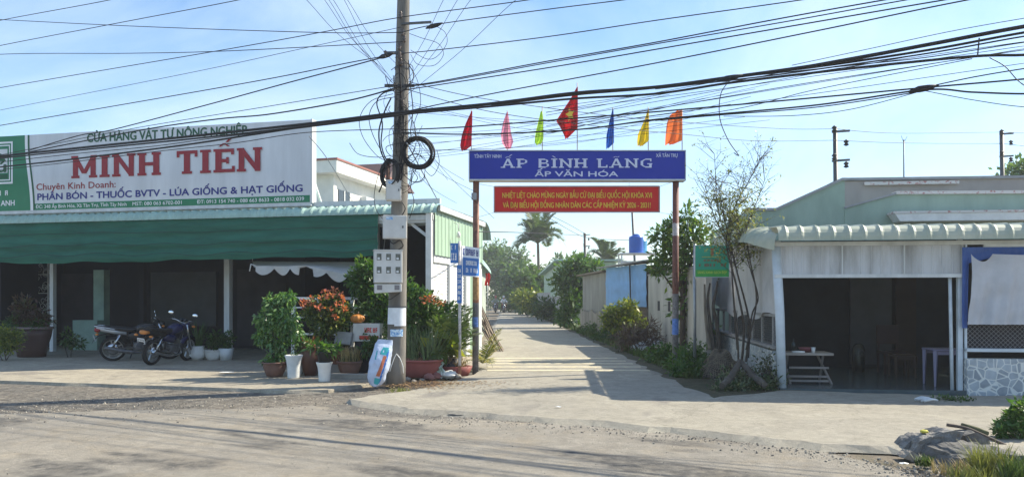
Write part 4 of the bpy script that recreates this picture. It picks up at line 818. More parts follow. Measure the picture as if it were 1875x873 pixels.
obj('coping', coping([(1366, 386), (1420, 386), (1541, 331), (1549, 331)], 0, -.05, .26), m_cap, house); obj('coping', coping([(1540, 331), (1990, 325)], 1.4, 1.34, 1.7), m_cap, house)
m_floral = M('flower_tile_trim', (.62, .60, .58), .5, .1, 11, col2=(.42, .16, .15), lo=.36, hi=.46)
obj('parapet_trim', coping([(1546, 382), (1640, 356)], -.02, -.06, .24, .05), m_cap, house); obj('flower_trim', coping([(1640, 356), (1990, 354)], -.02, -.08, .26, .075), m_floral, house)
x0 = HF.x(1636, -.4); mb = MB(); z0, z1 = HF.z(1700, 405, -.4), HF.z(1700, 391, -.4); mb.prism([(x0 + .12, z0), (10, z0), (10, z1), (x0, z1)], -.5, -.03); obj('ledge', mb, m_white, house); mb = MB(); mb.box(x0 - .02, 10, -.52, -.025, z1 + .003, z1 + .055); obj('flower_trim', mb, m_floral, house)
mb = MB(); mb.box(HF.x(1585, 1.2), HF.x(1760, 1.2), 1.3, 1.335, HF.z(1650, 337, 1.2), HF.z(1650, 331, 1.2)); obj('flower_trim', mb, m_floral, house)

# poles and antenna behind the stall
def rear_pole(px, pyt, Y, lb, px2=None, r=.07):
    base = P(px2 or px, HY, Y); t = thing('power_pole', lb, 'power pole', (base.x, Y, -.07)); h = H - (pyt - HY) / F * Y + .07; dx = (px - (px2 or px)) / F * Y
    mb = MB(); mb.tube([(0, 0, 0), (dx, 0, h)], [r * 1.1, r * .9], 12); obj('shaft', mb, m_steel, t)
    for zz in (h - .12, h - .85): mb = MB(); mb.bar((dx - .1, -.06, zz), (dx + .34, -.06, zz + .03), .05); obj('crossarm', mb, m_steel, t)
    for k, zz in enumerate((h - .05, h - .4, h - .75, h - .95)): mb = MB(); mb.lathe([(.02, -.08), (.07, -.05), (.03, -.01), (.07, .03), (.02, .08)], (dx + (.24 if k % 2 else -.06), -.1, zz), 10); obj('insulator', mb, m_black, t)
    return t
rear_pole(1529, 234, 19.3, 'thin dark power pole rising in front of the green gable wall', 1534, .06); rear_pole(1834, 240, 25.0, 'thin dark power pole behind the green house, beside the far right tree', 1840)
an = thing('antenna', 'thin rooftop mast antenna behind the flat parapet', 'antenna', (P(1655, HY, 23).x, 23, 3.0)); mb = MB(); mb.tube([(0, 0, 0), (0, 0, FRAMES[an].z(1655, 256))], .02, 8); obj('mast', mb, m_steel, an); z = FRAMES[an].z(1655, 262); mb = MB(); mb.bar((-.1, 0, z), (.12, 0, z), .015); mb.bar((0, 0, z), (.1, 0, z + .2), .012); mb.bar((0, 0, z), (-.08, 0, z + .22), .012); obj('element', mb, m_galv, an)

# ------------------------------------------------------------ the white house far left behind the pole
WH = thing('white_house', 'white two storey house with a sloping eave and tiled roof behind the shop', 'house', (-6.9, 30.0, 0), R(-15)); WF = FRAMES[WH]
m_wr = M('white_render', (.72, .70, .64), .8, .08, 2); m_tileroof = M('brown_roof_tiles', (.11, .065, .06), .75, .3, 9, .3)
ztop = WF.z(615, 293); mb = MB(); mb.box(-5, -.45, .5, 6, 0, ztop - .3); obj('wall', mb, m_wr, WH)
mb = MB(); mb.box(-5, .05, -.05, 6.5, ztop - .48, ztop); obj('eave', mb, m_wr, WH); mb = MB(); mb.box(-5.05, .09, -.09, 6.55, ztop + .003, ztop + .08); obj('eave_trim', mb, M('brick_red_trim', (.30, .12, .09), .7), WH)
mb = MB(); mb.add([(-5, .2, ztop + .08), (-.5, .2, ztop + .08), (-2, 3, ztop + .55), (-5, 3, ztop + .55), (-.5, 6, ztop + .08), (-5, 6, ztop + .08)], [(0, 1, 2, 3), (1, 4, 2), (4, 5, 3, 2)]); obj('roof', mb, m_tileroof, WH)
mb = MB(); mb.box(-.55, -.35, .45, .7, 0, ztop - .48); obj('corner_pillar', mb, m_wr, WH)
for y0, y1, pyt, pyb in ((1.0, 2.0, 342, 375), (4.2, 5.0, 352, 366)):
    za, zb = ztop - 1.0 - (.9 if y0 < 3 else .55), ztop - 1.0
    f = obj('window', MB().box(-.46, -.42, y0, y1, za, zb), m_glass, WH); obj('sash', MB().box(-.43, -.4, (y0 + y1) / 2 - .03, (y0 + y1) / 2 + .03, za, zb), m_white, f)
obj('air_conditioner', MB().box(-.45, -.15, 3.0, 3.8, ztop - 1.6, ztop - 1.05), m_offwhite, WH, bevel=.02)
h2 = thing('tile_roof_house', 'house with dark brown tiled roof behind the white house', 'house', P(670, HY, 44), R(-15)); h2.location.z = 0; FRAMES[h2] = Fr(h2.location, R(-15)); KF = FRAMES[h2]
zr = KF.z(670, 301); mb = MB(); mb.add([(-3.5, -2, zr - 1.5), (2.2, -2, zr - 1.5), (1.8, 0, zr), (-3.5, 0, zr), (2.2, 2, zr - 1.5), (-3.5, 2, zr - 1.5)], [(0, 1, 2, 3), (2, 4, 5, 3), (1, 4, 2)]); obj('roof', mb, m_tileroof, h2); obj('wall', MB().box(-3.3, 1.9, -1.7, 1.7, 0, zr - 1.45), m_wr, h2)

# ------------------------------------------------------------ along the lane, right side
m_gwall = M('stained_wall_render', (.44, .42, .38), .9, .22, 1.4, .3, 20, stretch=(1, 1, .3))
t = thing('garden_wall', 'tall pale stained wall with two small vent holes along the lane behind the right gate post', 'wall', (4.62, 19, 0)); mb = MB(); mb.box(0, .14, -.8, 6.9, -.07, 2.34); obj('panel', mb, m_gwall, t)
for yy in (3.3, 4.9): obj('vent_hole_shade', MB().box(-.012, .0, yy, yy + .3, 1.2, 1.5), m_dark, t)  # dark plates on the wall face imitate the shade inside the holes
obj('capping', MB().box(-.03, .17, -.85, 6.95, 2.343, 2.39), m_concrete, t)
a, b = P(1111, HY, 31.5), P(1184, HY, 27.5); d = (b - a); rot = math.atan2(d.y, d.x); sh = thing('blue_shed', 'small shed wrapped in blue tarpaulin beside the lane', 'shed', (a.x, a.y, 0), rot); BSF = FRAMES[sh]; wl = Vector((d.x, d.y)).length
zt = 1.6 + 57 / 1400 * 30
mb = MB(); mb.box(0, wl, .05, 3.5, -.07, zt - .05); obj('wall', mb, M('sooty_brick', (.13, .10, .08), .9, .3, 9), sh)
mb = MB(); mb.grid(lambda u, v: (u * wl * 1.01, -.02 - .05 * mnoise.noise(Vector((u * 4, v * 4, 0))) - .02 * abs(math.sin(v * 9.5)), zt - v * 1.55), 24, 18); obj('tarpaulin', mb, M('sky_blue_tarpaulin', (.15, .33, .62), .6, .12, 2.5, .2, 14), sh)
mb = MB(); mb.add([(-.3, -.35, zt - .02), (wl + .4, -.35, zt + .06), (wl + .4, 3.6, zt + .45), (-.3, 3.6, zt + .4), (-.3, -.35, zt + .03), (wl + .4, -.35, zt + .11), (wl + .4, 3.6, zt + .5), (-.3, 3.6, zt + .45)], [(0, 3, 2, 1), (4, 5, 6, 7), (0, 1, 5, 4), (1, 2, 6, 5), (2, 3, 7, 6), (3, 0, 4, 7)]); obj('roof', mb, M('dull_roof_sheet', (.26, .25, .24), .7, .25), sh)
obj('tie_post', MB().bar((wl * .72, -.12, .2), (wl * .68, -.12, zt), .04), m_dark, sh)
a, b = P(1067, HY, 38.5), P(1113, HY, 32.0); d = b - a; rot = math.atan2(d.y, d.x); cs = thing('corrugated_shed', 'grey corrugated shed with a plank fence front beside the blue shed', 'shed', (a.x, a.y, 0), rot); wl = Vector((d.x, d.y)).length; zt = 1.6 + 42 / 1400 * 36
obj('wall', ribs(0, wl, 0, .9, zt, .25, .03), M('grey_sheet', (.36, .35, .33), .7, .2, 1.3, stretch=(1, 1, .3)), cs); mb = MB(); mb.box(0.05, wl - .05, .05, 3.4, -.07, zt - .02); obj('body', mb, m_wood, cs)
mb = MB(); mb.box(-.2, wl + .25, -.3, 3.5, zt + .005, zt + .07); obj('roof', mb, m_wood, cs)
rn = random.Random(2); mb = MB()
for k in range(int(wl / .2)): mb.box(k * .2, k * .2 + .17, -.12, -.09, -.05, .95 + rn.uniform(-.06, .1))
obj('plank_fence', mb, M('grey_planks', (.33, .30, .26), .9, .3, 3, stretch=(1, 1, .2)), cs)
a, b = P(996, HY, 60), P(1026, HY, 48); d = b - a; rot = math.atan2(d.y, d.x); gs = thing('green_shed', 'green gabled shed far along the lane among trees', 'shed', (a.x, a.y, 0), rot); wl = Vector((d.x, d.y)).length; zt = 1.6 + 53 / 1400 * 54
mb = MB(); mb.prism([(0, 1.7), (wl, 1.7), (wl, zt + .2), (0, zt - .25)], 0, 3.5); obj('upper_wall', mb, m_greenwall, gs); mb = MB(); mb.box(.03, wl - .03, .03, 3.4, -.07, 1.695); obj('lower_wall', mb, m_gwall, gs)
mb = MB(); mb.prism([(-.3, zt - .28), (wl + .3, zt + .26), (wl + .3, zt + .36), (-.3, zt - .18)], -.4, 3.8); obj('roof', mb, m_seafoam, gs)
fw = thing('panel_fence', 'far pale grey panel fence along the lane beyond the green shed', 'fence', (P(982, HY, 64).x, 64, 0), math.atan2(-12, .9)); 
for k in range(6): obj('panel', MB().box(k * 1.6, k * 1.6 + 1.5, 0, .06, -.07, 2.0), m_gwall, fw)
# water tanks on a frame
tk = thing('tank_stand', 'white metal frame stand carrying the blue water tanks above the sheds', 'tank stand', (P(1166, HY, 36).x, 36, 0)); TF = FRAMES[tk]; zs = TF.z(1160, 466)
m_tank = M('blue_tank_plastic', (.02, .10, .42), .35, .08)
for a in (-.78, .78):
    for b in (-.5, .5): obj('leg', MB().bar((a, b, -.07), (a, b, zs), .06), m_offwhite, tk)
mb = MB(); mb.box(-.85, .85, -.58, .58, zs, zs + .05); obj('platform', mb, m_offwhite, tk)
for zz in (zs - .35,):
    for b in (-.5, .5): obj('brace', MB().bar((-.78, b, zz), (.78, b, zz), .05), m_offwhite, tk)
for px, py_t, rr, lb, yy in ((1164, 429, .34, 'taller dark blue plastic water tank on the white stand', -.1), (1174.5, 436, .31, 'lighter blue water tank behind the taller one on the stand', .25)):
    h = TF.z(px, py_t) - zs - .05; wt = thing('water_tank', lb, 'water tank', TF.m @ Vector((TF.x(px), yy, zs + .05)), 0, 'water tanks on the stand')
    mb = MB(); prof = [(rr * .96, 0)]
    for k in range(8): prof += [(rr, h * (.04 + .1 * k)), (rr, h * (.10 + .1 * k)), (rr * .965, h * (.12 + .1 * k))]
    mb.lathe(prof + [(rr * .95, h * .86), (rr * .45, h * .94), (rr * .4, h * .945)], n=24); obj('body', mb, m_tank if rr > .32 else M('light_blue_tank', (.10, .36, .62), .35, .08), wt); mb = MB(); mb.lathe([(rr * .42, h * .94), (rr * .42, h), (.02, h * 1.01)], n=18); obj('lid', mb, m_tank, wt)
mp_ = thing('metal_mast', 'leaning dark metal mast standing behind the water tanks', 'mast', (P(1168, HY, 38).x, 38, 0)); obj('rod', MB().tube([(0, 0, 0), (P(1157, HY, 38).x - P(1168, HY, 38).x, 0, 1.6 + 175 / 1400 * 38)], .06, 8), m_steel, mp_)
rear_pole(1071, 427, 50, 'slim dark lane power pole behind the corrugated shed', 1072, .1)

# left side of the lane beyond the shop
t = thing('lane_shed', 'greenish white shed wall with a curved roof end behind the shop side', 'shed', (-1.55, 24.6, 0)); mb = MB(); clad(mb, .28, 0, 12, -.07, 2.9, .3); obj('wall', mb, M('greenish_white_sheet', (.50, .56, .48), .6, .15, 1.2, stretch=(1, 1, .3)), t); obj('body', MB().box(-5, .27, .02, 11.98, -.07, 2.88), m_offwhite, t)
def dome(u, v): a = u * math.pi / 2; return (.55 - 2.3 * (1 - math.cos(a)) , -.3 + v * 12.6, 2.75 + 1.0 * math.sin(a))
mb = MB(); mb.grid(dome, 10, 24); obj('roof', mb, m_seafoam, t)
bd = thing('leaning_boards', 'stack of weathered long boards leaning on the shed wall by the lane', 'boards', (-.75, 22.6, 0)); rn = random.Random(9)
for k in range(9):
    yy = k * .16 + rn.uniform(-.05, .05); b0 = Vector((.32 + rn.uniform(-.12, .15) + .06 * (k % 3), yy, -.03)); t0 = Vector((-.28 + rn.uniform(-.08, .06), yy + rn.uniform(-.1, .3), 1.25 + rn.uniform(-.25, .45))); obj('board', MB().bar(b0, t0, .14, .028), m_wood, bd)
fr2 = thing('flag', 'small red flag hanging from a thin staff far along the lane', 'flag', (P(894, HY, 34).x, 34, 0)); f2 = FRAMES[fr2]; obj('pole', MB().tube([(0, 0, 0), (-.05, 0, f2.z(890, 496))], .02, 6), m_galv, fr2); mb = MB(); mb.grid(lambda u, v: (f2.x(888.5) + u * .2 + .03 * math.sin(v * 5), .05 * math.sin(u * 6 + v * 3), f2.z(890, 500) - v * .55), 6, 10); obj('cloth', mb, M('red_flag_cloth', (.55, .02, .02), .7, transl=.4), fr2)

# green notice sign on its own post
gsn = thing('green_notice_sign', 'small green notice sign on a thin grey post before the thin trees', 'sign', (P(1272, HY, 16).x, 16, 0)); NF = FRAMES[gsn]
mb = MB(); mb.tube([(0, 0, -.06), (0, 0, NF.z(1272, 447))], .034, 12); obj('post', mb, m_galv, gsn); x0, x1, z0, z1 = NF.x(1271.5), NF.x(1333), NF.z(1300, 507), NF.z(1300, 450)
obj('plate', MB().box(x0, x1, -.07, -.045, z0, z1), M('notice_green', (.045, .42, .27), .45, .08), gsn); mb = MB()
for q in ((x0, x1, z0 - .012, z0), (x0, x1, z1, z1 + .012), (x0 - .012, x0, z0, z1), (x1, x1 + .012, z0, z1)): mb.box(q[0], q[1], -.08, -.04, q[2], q[3])
obj('frame', mb, m_offwhite, gsn)
obj('lower_band', MB().add([(x0 + .01, -.0735, z0 + .01), (x1 - .01, -.0735, z0 + .01), (x1 - .01, -.0735, z0 + .15), (x0 + .01, -.0735, z0 + .15)], [(0, 1, 2, 3)]), M('notice_light_green', (.08, .48, .10), .45), gsn)
text('lettering', 'SÁNG XANH SẠCH ĐẸP', x0 + .05, x1 - .05, NF.z(1300, 501), NF.z(1300, 496.5), -.077, M('lime_lettering', (.60, .78, .12), .5), gsn, .015)
m_rb = M('faded_red_lettering', (.32, .10, .08), .6); scribble('lettering', x0 + .1, x1 - .12, NF.z(1300, 478.5), NF.z(1300, 475), -.075, m_rb, gsn, 31, 13); scribble('lettering', x0 + .04, x1 - .06, NF.z(1300, 488), NF.z(1300, 482.5), -.075, m_rb, gsn, 32, 16)
mb = MB(); cx_ = (x0 + x1) / 2; mb.prism([(cx_ - .035, NF.z(1300, 468)), (cx_ + .035, NF.z(1300, 468)), (cx_ + .025, NF.z(1300, 460)), (cx_ + .045, NF.z(1300, 455)), (cx_ - .045, NF.z(1300, 455)), (cx_ - .025, NF.z(1300, 460))], -.078, -.072); obj('emblem', mb, M('faded_orange', (.38, .20, .10), .6), gsn); obj('rule', MB().box(x0 + .14, x1 - .16, -.076, -.072, NF.z(1300, 471), NF.z(1300, 470)), M('yellow_rule', (.60, .60, .15), .6), gsn)
# ------------------------------------------------------------ leaf colours
lm_dark = leaf_mat('leaf_dark_green', (.018, .055, .014), (.045, .11, .022), (.075, .15, .03))
lm_mid = leaf_mat('leaf_mid_green', (.03, .085, .018), (.07, .15, .028), (.12, .20, .04))
lm_fig = leaf_mat('leaf_glossy_fig', (.03, .09, .025), (.09, .20, .05), (.26, .38, .16), rough=.22)
lm_yel = leaf_mat('leaf_yellow_green', (.07, .12, .02), (.16, .20, .03), (.30, .30, .05))
lm_pale = leaf_mat('leaf_sparse_pale', (.10, .13, .04), (.20, .22, .06), (.30, .26, .10))
lm_bronze = leaf_mat('leaf_bronze_red', (.05, .03, .025), (.10, .05, .035), (.06, .09, .03))
lm_flower = leaf_mat('flower_coral', (.50, .11, .05), (.66, .24, .10), (.62, .18, .20), transl=.3)
lm_far = leaf_mat('leaf_far_green', (.04, .09, .03), (.08, .15, .045), (.14, .21, .07))
lm_palm = leaf_mat('leaf_palm', (.05, .09, .03), (.09, .14, .04), (.15, .18, .06), rough=.35)
m_strap = M('strap_leaf', (.06, .13, .035), .4, .3, 6, transl=.3); m_strapy = M('strap_leaf_yellow', (.16, .20, .05), .4, .3, 6, transl=.35); m_dry = M('dry_reed', (.46, .36, .16), .8, .3, 8, transl=.2); m_snake = M('snake_leaf', (.17, .24, .10), .4, .35, 14)
m_grass = M('grass_blade', (.09, .15, .03), .5, .35, 3, transl=.35); m_grassy = M('yellow_grass_blade', (.26, .28, .06), .55, .35, 3, transl=.35)

# ------------------------------------------------------------ pots and plants by the pole
def pot_mb(prof, n=28, sx=1, sy=1): mb = MB(); mb.lathe(prof, n=n, sx=sx, sy=sy); return mb
def bowl(r, h, t=.02): return [(r * .55, 0), (r * .62, h * .03), (r * .8, h * .35), (r * .93, h * .75), (r * .95, h * .88), (r * 1.02, h * .9), (r * 1.02, h), (r * .93, h), (r * .88, h * .8), (r * .5, h * .72), (.001, h * .74)]
def vase(r, h): return [(r * .66, 0), (r * .70, h * .05), (r * .74, h * .5), (r * .84, h * .78), (r * 1.0, h * .96), (r * 1.02, h), (r * .93, h), (r * .8, h * .9), (.001, h * .88)]
def flower_pot(r, h): return [(r * .68, 0), (r * .92, h * .82), (r * 1.04, h * .83), (r * 1.04, h), (r * .93, h), (r * .9, h * .88), (.001, h * .87)]
def gpt(px, py): return G(px, py)
def potted(name, lb, px, py, prof, mat, soil=None, cat='potted plant', sx=1, sy=1, group=None, Y=None):
    v = gpt(px, py) if Y is None else Vector((P(px, HY, Y).x, Y, 0)); v.z = .002
    t = thing(name, lb, cat, v, 0, group); obj('pot', pot_mb(prof, sx=sx, sy=sy), mat, t)
    if soil: r, z = soil; mb = MB(); mb.lathe([(.001, z + .008), (r, z)], n=20, sx=sx, sy=sy); obj('soil', mb, m_soil, t)
    return t
def stems(t, tips, r0=.012, r1=.004, mat=None, base=(0, 0, .1), seed=0):
    rn = random.Random(seed)
    for i, q in enumerate(tips):
        b = Vector(base) + Vector((rn.uniform(-.04, .04), rn.uniform(-.04, .04), 0)); q = Vector(q); mid = b.lerp(q, .5) + Vector((rn.uniform(-.06, .06), rn.uniform(-.06, .06), .03)); p = spline([b, mid, q], 5)
        mb = MB(); mb.tube(p, [r0 + (r1 - r0) * k / (len(p) - 1) for k in range(len(p))], 6); obj('stem', mb, mat or m_bark, t)
# weeping fig
t = potted('weeping_fig', 'tall leafy weeping fig in a wide brown bowl, leftmost of the big plants', 503, 689, bowl(.25, .30), m_brownpot, (.22, .24)); h = lambda px, py, dy=0: FRAMES[t].inv @ (P(px, py, FRAMES[t].loc.y + dy))
stems(t, [h(500, 600), h(525, 560), h(485, 610), h(510, 640)], .02, .008, base=(0, 0, .22))
cl = [(h(525, 548), (.17, .17, .16), 1.2), (h(500, 555, .05), (.16, .2, .14), 1), (h(488, 585, -.1), (.2, .22, .2), 1.2), (h(520, 585, -.15), (.24, .25, .25), 1.6), (h(480, 615), (.15, .18, .15), .7), (h(510, 620, -.05), (.24, .22, .22), 1.2), (h(540, 610), (.14, .18, .2), .7), (h(507, 648), (.17, .17, .16), .6), (h(497, 662), (.16, .14, .07), .3)]
leaf_obj('foliage', leaves([(c_, tuple(1.12 * k_ for k_ in r_), w_) for c_, r_, w_ in cl], 3000, .105, .042, 1.0, 1, up=-.15, shell=.4), lm_fig, t)
t = potted('white_vase', 'tall flared white flower pot with bare soil at the front of the plants', 538, 692, vase(.175, .46), m_white, (.14, .41), 'flower pot'); leaf_obj('sprout', leaves([((0, 0, .45), (.1, .1, .03), 1)], 60, .06, .012, 0, 5, up=.8), lm_mid, t)
t = potted('nested_pot', 'white flared pot with a black pot standing in its mouth, leaves on top', 594, 698, vase(.155, .37), m_white, None); mb = MB(); mb.lathe([(v[0], v[1] + .36) for v in flower_pot(.155, .22)], n=24); obj('inner_pot', mb, M('black_nursery_pot', (.03, .032, .034), .5), t)
leaf_obj('foliage', leaves([((-.08, 0, .66), (.28, .22, .06), 1), ((.12, 0, .64), (.2, .2, .07), .7)], 190, .16, .045, .6, 6, up=.3), lm_mid, t)
t = potted('dry_reed_bowl', 'wide brown bowl planted with short dry yellowish reeds', 640, 686, bowl(.265, .29), m_brownpot, (.23, .23)); obj('reeds', blades([(x * .05 - .15, y * .05 - .12, .22) for x in range(7) for y in range(6)], 190, .40, .018, .35, 7, .3), m_dry, t); obj('green_reeds', blades([(x * .05 - .15, y * .05 - .12, .22) for x in range(7) for y in range(6)], 60, .3, .018, .4, 8, .3), m_strap, t)
t = potted('brown_jar', 'tall dark brown jar standing between the two white pots', 568, 690, [(.12, 0), (.15, .1), (.19, .3), (.19, .46), (.17, .54), (.19, .56), (.19, .6), (.15, .6), (.13, .55), (.001, .54)], M('dark_brown_glaze', (.085, .035, .025), .35), (.14, .55), Y=15.75); leaf_obj('foliage', leaves([((0, 0, .66), (.24, .2, .08), 1)], 120, .14, .05, .6, 9, up=.3), leaf_mat('leaf_red_green', (.03, .09, .02), (.09, .16, .04), (.35, .03, .03)), t)
# flowering shrub
t = potted('flowering_shrub', 'round shrub covered in coral orange flowers in a terracotta pot', 600, 668, flower_pot(.2, .32), m_terracotta, (.18, .28), Y=16.6); h2 = lambda px, py, dy=0: FRAMES[t].inv @ (P(px, py, FRAMES[t].loc.y + dy))
stems(t, [h2(585, 570), h2(610, 560), h2(625, 580), h2(570, 580)], .016, .006, base=(0, 0, .28))
cl = [(h2(595, 558), (.36, .34, .2), 1.4), (h2(572, 575, -.1), (.22, .25, .2), 1), (h2(622, 570), (.25, .3, .24), 1.2), (h2(600, 592, -.1), (.42, .34, .26), 1.8), (h2(590, 620), (.3, .28, .2), .8), (h2(612, 545), (.2, .22, .12), .5)]
leaf_obj('foliage', leaves(cl, 3400, .09, .045, .3, 11), leaf_mat('leaf_olive', (.04, .08, .02), (.11, .17, .03), (.24, .24, .06)), t)
fl = [(h2(px, py, dy), (.085, .085, .05), 1) for px, py, dy in ((596, 534, -.1), (612, 532, 0), (605, 540, -.2), (590, 545, -.25), (556, 553, -.15), (566, 548, -.2), (576, 558, -.3), (628, 548, -.2), (618, 556, -.3), (602, 566, -.35), (630, 565, -.2), (585, 562, -.35), (612, 580, -.35), (560, 562, -.1), (622, 540, -.1))]
leaf_obj('flowers', leaves(fl, 380, .06, .045, .1, 12, up=.5), lm_flower, t)
for px, py, Y, r_, hh, lb in ((567, 640, 16.25, .15, .26, 'small terracotta pot with coral flowers beneath the flowering shrub, left one'), (617, 645, 16.1, .155, .30, 'plain terracotta pot under the right side of the flowering shrub')):
    t = potted('terracotta_pot', lb, px, py, flower_pot(r_, hh), m_terracotta, (r_ * .85, hh * .86), 'flower pot', Y=Y); t.location.z = H - (py - HY) / F * Y - hh * .8
    FRAMES[t] = Fr(t.location)
    st_ = thing('plant_stand', 'low concrete block raising the ' + ('left' if px < 600 else 'right') + ' small terracotta pot', 'block', (t.location.x, t.location.y, 0)); obj('block', MB().box(-.14, .14, -.12, .12, 0, t.location.z - .002), m_concrete, st_, bevel=.01)
    if px < 600: leaf_obj('flowers', leaves([((0, -.02, hh + .03), (.14, .12, .05), 1)], 70, .07, .05, .1, 14, up=.4), lm_flower, t)
# white railing behind the plants
Yr = 17.3; rl = thing('white_railing', 'low white metal railing running behind the potted plants', 'railing', (P(620, HY, Yr).x, Yr, 0), SR); rf = FRAMES[rl]; ra, rb = rf.x(535), rf.x(760)
for py, tk_ in ((546, .06), (563, .03), (581, .03), (612, .04)): z = rf.z(640, py); obj('rail', MB().box(ra, rb, -.02, .03, z - tk_ / 2, z + tk_ / 2), m_white, rl)
for px in (537, 585, 645, 705, 758): x = rf.x(px); obj('railing_post', MB().box(x - .035, x + .035, -.03, .04, 0, rf.z(px, 547)), m_white, rl)
# carton, pumpkin, grey block
Yc = 16.5; ct = thing('carton', 'white carton with worn red print among the pots', 'box', (P(672, HY, Yc).x, Yc, 0), R(-12)); zc = H - (622 - HY) / F * Yc
obj('box', MB().box(-.24, .36, -.18, .18, zc - .02, zc + .36), M('white_carton', (.66, .64, .60), .7), ct); obj('red_panel', MB().add([(-.1, -.184, zc + .02), (.34, -.184, zc + .02), (.34, -.184, zc + .10), (-.1, -.184, zc + .10)], [(0, 1, 2, 3)]), M('red_carton_print', (.55, .05, .03), .6), ct); scribble('lettering', .02, .34, zc + .17, zc + .27, -.186, m_signred, ct, 41, 5)
obj('base_block', MB().box(-.2, .3, -.15, .15, 0, zc - .022), m_dark, ct)
pk = thing('pumpkin', 'orange pumpkin lying on the white carton', 'pumpkin', P(655, 609, Yc - .05)); pk.location = P(655, 601.5, Yc - .05); pk.location.z = zc + .36; mb = MB()
def pump(u, v): a = u * 2 * math.pi; b = v * math.pi; r_ = .15 * (1 + .05 * math.cos(a * 9)) * math.sin(b); return (r_ * math.cos(a), r_ * math.sin(a), .10 + .11 * math.cos(b) * (1 - .15 * math.cos(b) ** 4))
mb.grid(pump, 54, 12); obj('fruit', mb, M('pumpkin_skin', (.52, .20, .035), .5, .15, 8), pk); obj('stalk', MB().tube([(0, 0, .2), (.02, 0, .25)], .015, 6), m_wood, pk)
t = thing('stone_block', 'grey stone block leaning on the pots beside the pumpkin', 'block', P(628, 626, 16.35)); t.rotation_euler = (R(-15), R(4), R(-20)); obj('block', MB().box(-.2, .2, -.04, .05, -.05, .22), M('grey_stone', (.30, .30, .29), .85, .2, 6, .3), t, bevel=.012)
ws = thing('stone_block_stand', 'dark crate holding up the grey stone block behind the reed bowl', 'crate', (P(632, HY, 16.5).x, 16.5, 0)); 
mb = MB()
for z in (0, .14, .28, .42): mb.box(-.32, .32, -.2, .2, z + .01, z + .11)
obj('slats', mb, M('dark_crate_wood', (.07, .05, .04), .9), ws)
one('plank', MB().obox(G(640, 693) + Vector((0, 0, .05)), (.75, .16, .1), Matrix.Rotation(R(-8), 3, 'Z')), m_concrete, 'short grey stone slab lying in front of the reed bowl', 'slab', bevel=.01)
# feed sack leaning against the pole
m_sack = M('white_sack', (.52, .60, .76), .42, .16, 7, .8, 12); base = G(685, 708); skf = thing('feed_sack', 'filled white and blue printed sack leaning against the foot of the pole', 'sack', base, R(6)); skf.rotation_euler = (R(-6), R(13), R(6))
def sack(u, v, k=1.0):
    a = u * 2 * math.pi; z = v * .86; wd = .18 * float(np.interp(v, [0, .05, .16, .4, .7, .92, 1], [.28, .60, .88, 1, .97, .84, .70])) ; th = .15 * max(.10, math.sin(min(1, v * .93 + .12) * math.pi) ** .75); n_ = 1 + .10 * mnoise.noise(Vector((math.cos(a) * 2, math.sin(a) * 2, v * 5))) + .07 * mnoise.noise(Vector((math.cos(a) * 5, math.sin(a) * 5, v * 12))) + .03 * math.sin(a * 9 + v * 5) * abs(v - .5)
    return (wd * math.copysign(abs(math.cos(a)) ** .8, math.cos(a)) * n_ * k, th * math.sin(a) * n_ * k, z + .02 * math.cos(a) * v + .01)
mb = MB(); mb.grid(sack, 40, 26); obj('bag', mb, m_sack, skf)
def patch(name, x0, x1, v0, v1, mat, k=1.012, sk=0):
    mb = MB()
    def fn(u, v):
        vv = v0 + (v1 - v0) * v; x = x0 + (x1 - x0) * u + sk * v; a = -math.pi / 2 + x / .2 * 1.25; p = sack((a / (2 * math.pi)) % 1, vv, k); return p
    mb.grid(fn, 8, 10); return obj(name, mb, mat, skf)
m_sb = M('sack_blue_print', (.03, .17, .55), .45); m_so = M('sack_orange_print', (.52, .16, .08), .45); m_st = M('sack_teal_print', (.04, .38, .42), .45)
patch('blue_print', .05, .085, .08, .80, m_sb, sk=.02); patch('orange_print', -.005, .045, .22, .66, m_so, 1.014, .03); patch('teal_print', -.02, .07, .68, .84, m_st, 1.016, .02); patch('teal_print', -.015, .07, .05, .18, m_st, 1.016); patch('blue_print', -.07, -.05, .55, .75, m_st, 1.012, -.02)
# red tub and what spills from it
t = potted('red_tub', 'wide red plastic tub of dry soil right beside the pole', 768, 690, bowl(.42, .36), M('brick_red_plastic', (.34, .10, .085), .5, .12, 5), (.36, .3), 'tub', 1.15, .8); obj('dry_stalks', blades([(x * .06 - .25, 0.02, .28) for x in range(9)], 40, .14, .012, 1.2, 21, .5), m_dry, t)
def rag(name, lb, px, py, mat, w_, h_, seed, Yo=0, tip=None):
    v = G(px, py); v.y += Yo; t = thing(name, lb, 'bag', v, 0); rn = random.Random(seed)
    mb = MB(); mb.grid(lambda u, q: ((u - .5) * w_ + .03 * math.sin(q * 9 + seed), -.10 * q - .035 * math.sin(u * 13 + seed + q * 3), h_ * (1 - q) ** .8 + .03 * math.sin(u * 9 + q * 6) * q + .015), 14, 18); obj('sheet', mb, mat, t); return t
rag('plastic_bag', 'white plastic bag draped over the rim of the red tub', 795, 684, M('white_plastic_film', (.78, .80, .80), .35, .05, 5, transl=.2), .2, .38, 3, -.12); rag('plastic_bag', 'white and green plastic bag hanging beside the red tub', 808, 689, M('green_white_film', (.70, .74, .70), .4, .3, 4, col2=(.18, .42, .20), lo=.35, hi=.5), .14, .38, 6, -.1)
v = G(822, 690); mb = MB(); mb.ball(v + Vector((0, 0, .05)), (.17, .12, .08), 20, 12, .45, 4, fr=3.5); one('plastic_bag', mb, M('crumpled_film', (.74, .74, .72), .4), 'crumpled white plastic bag on the ground near the street sign post', 'bag')
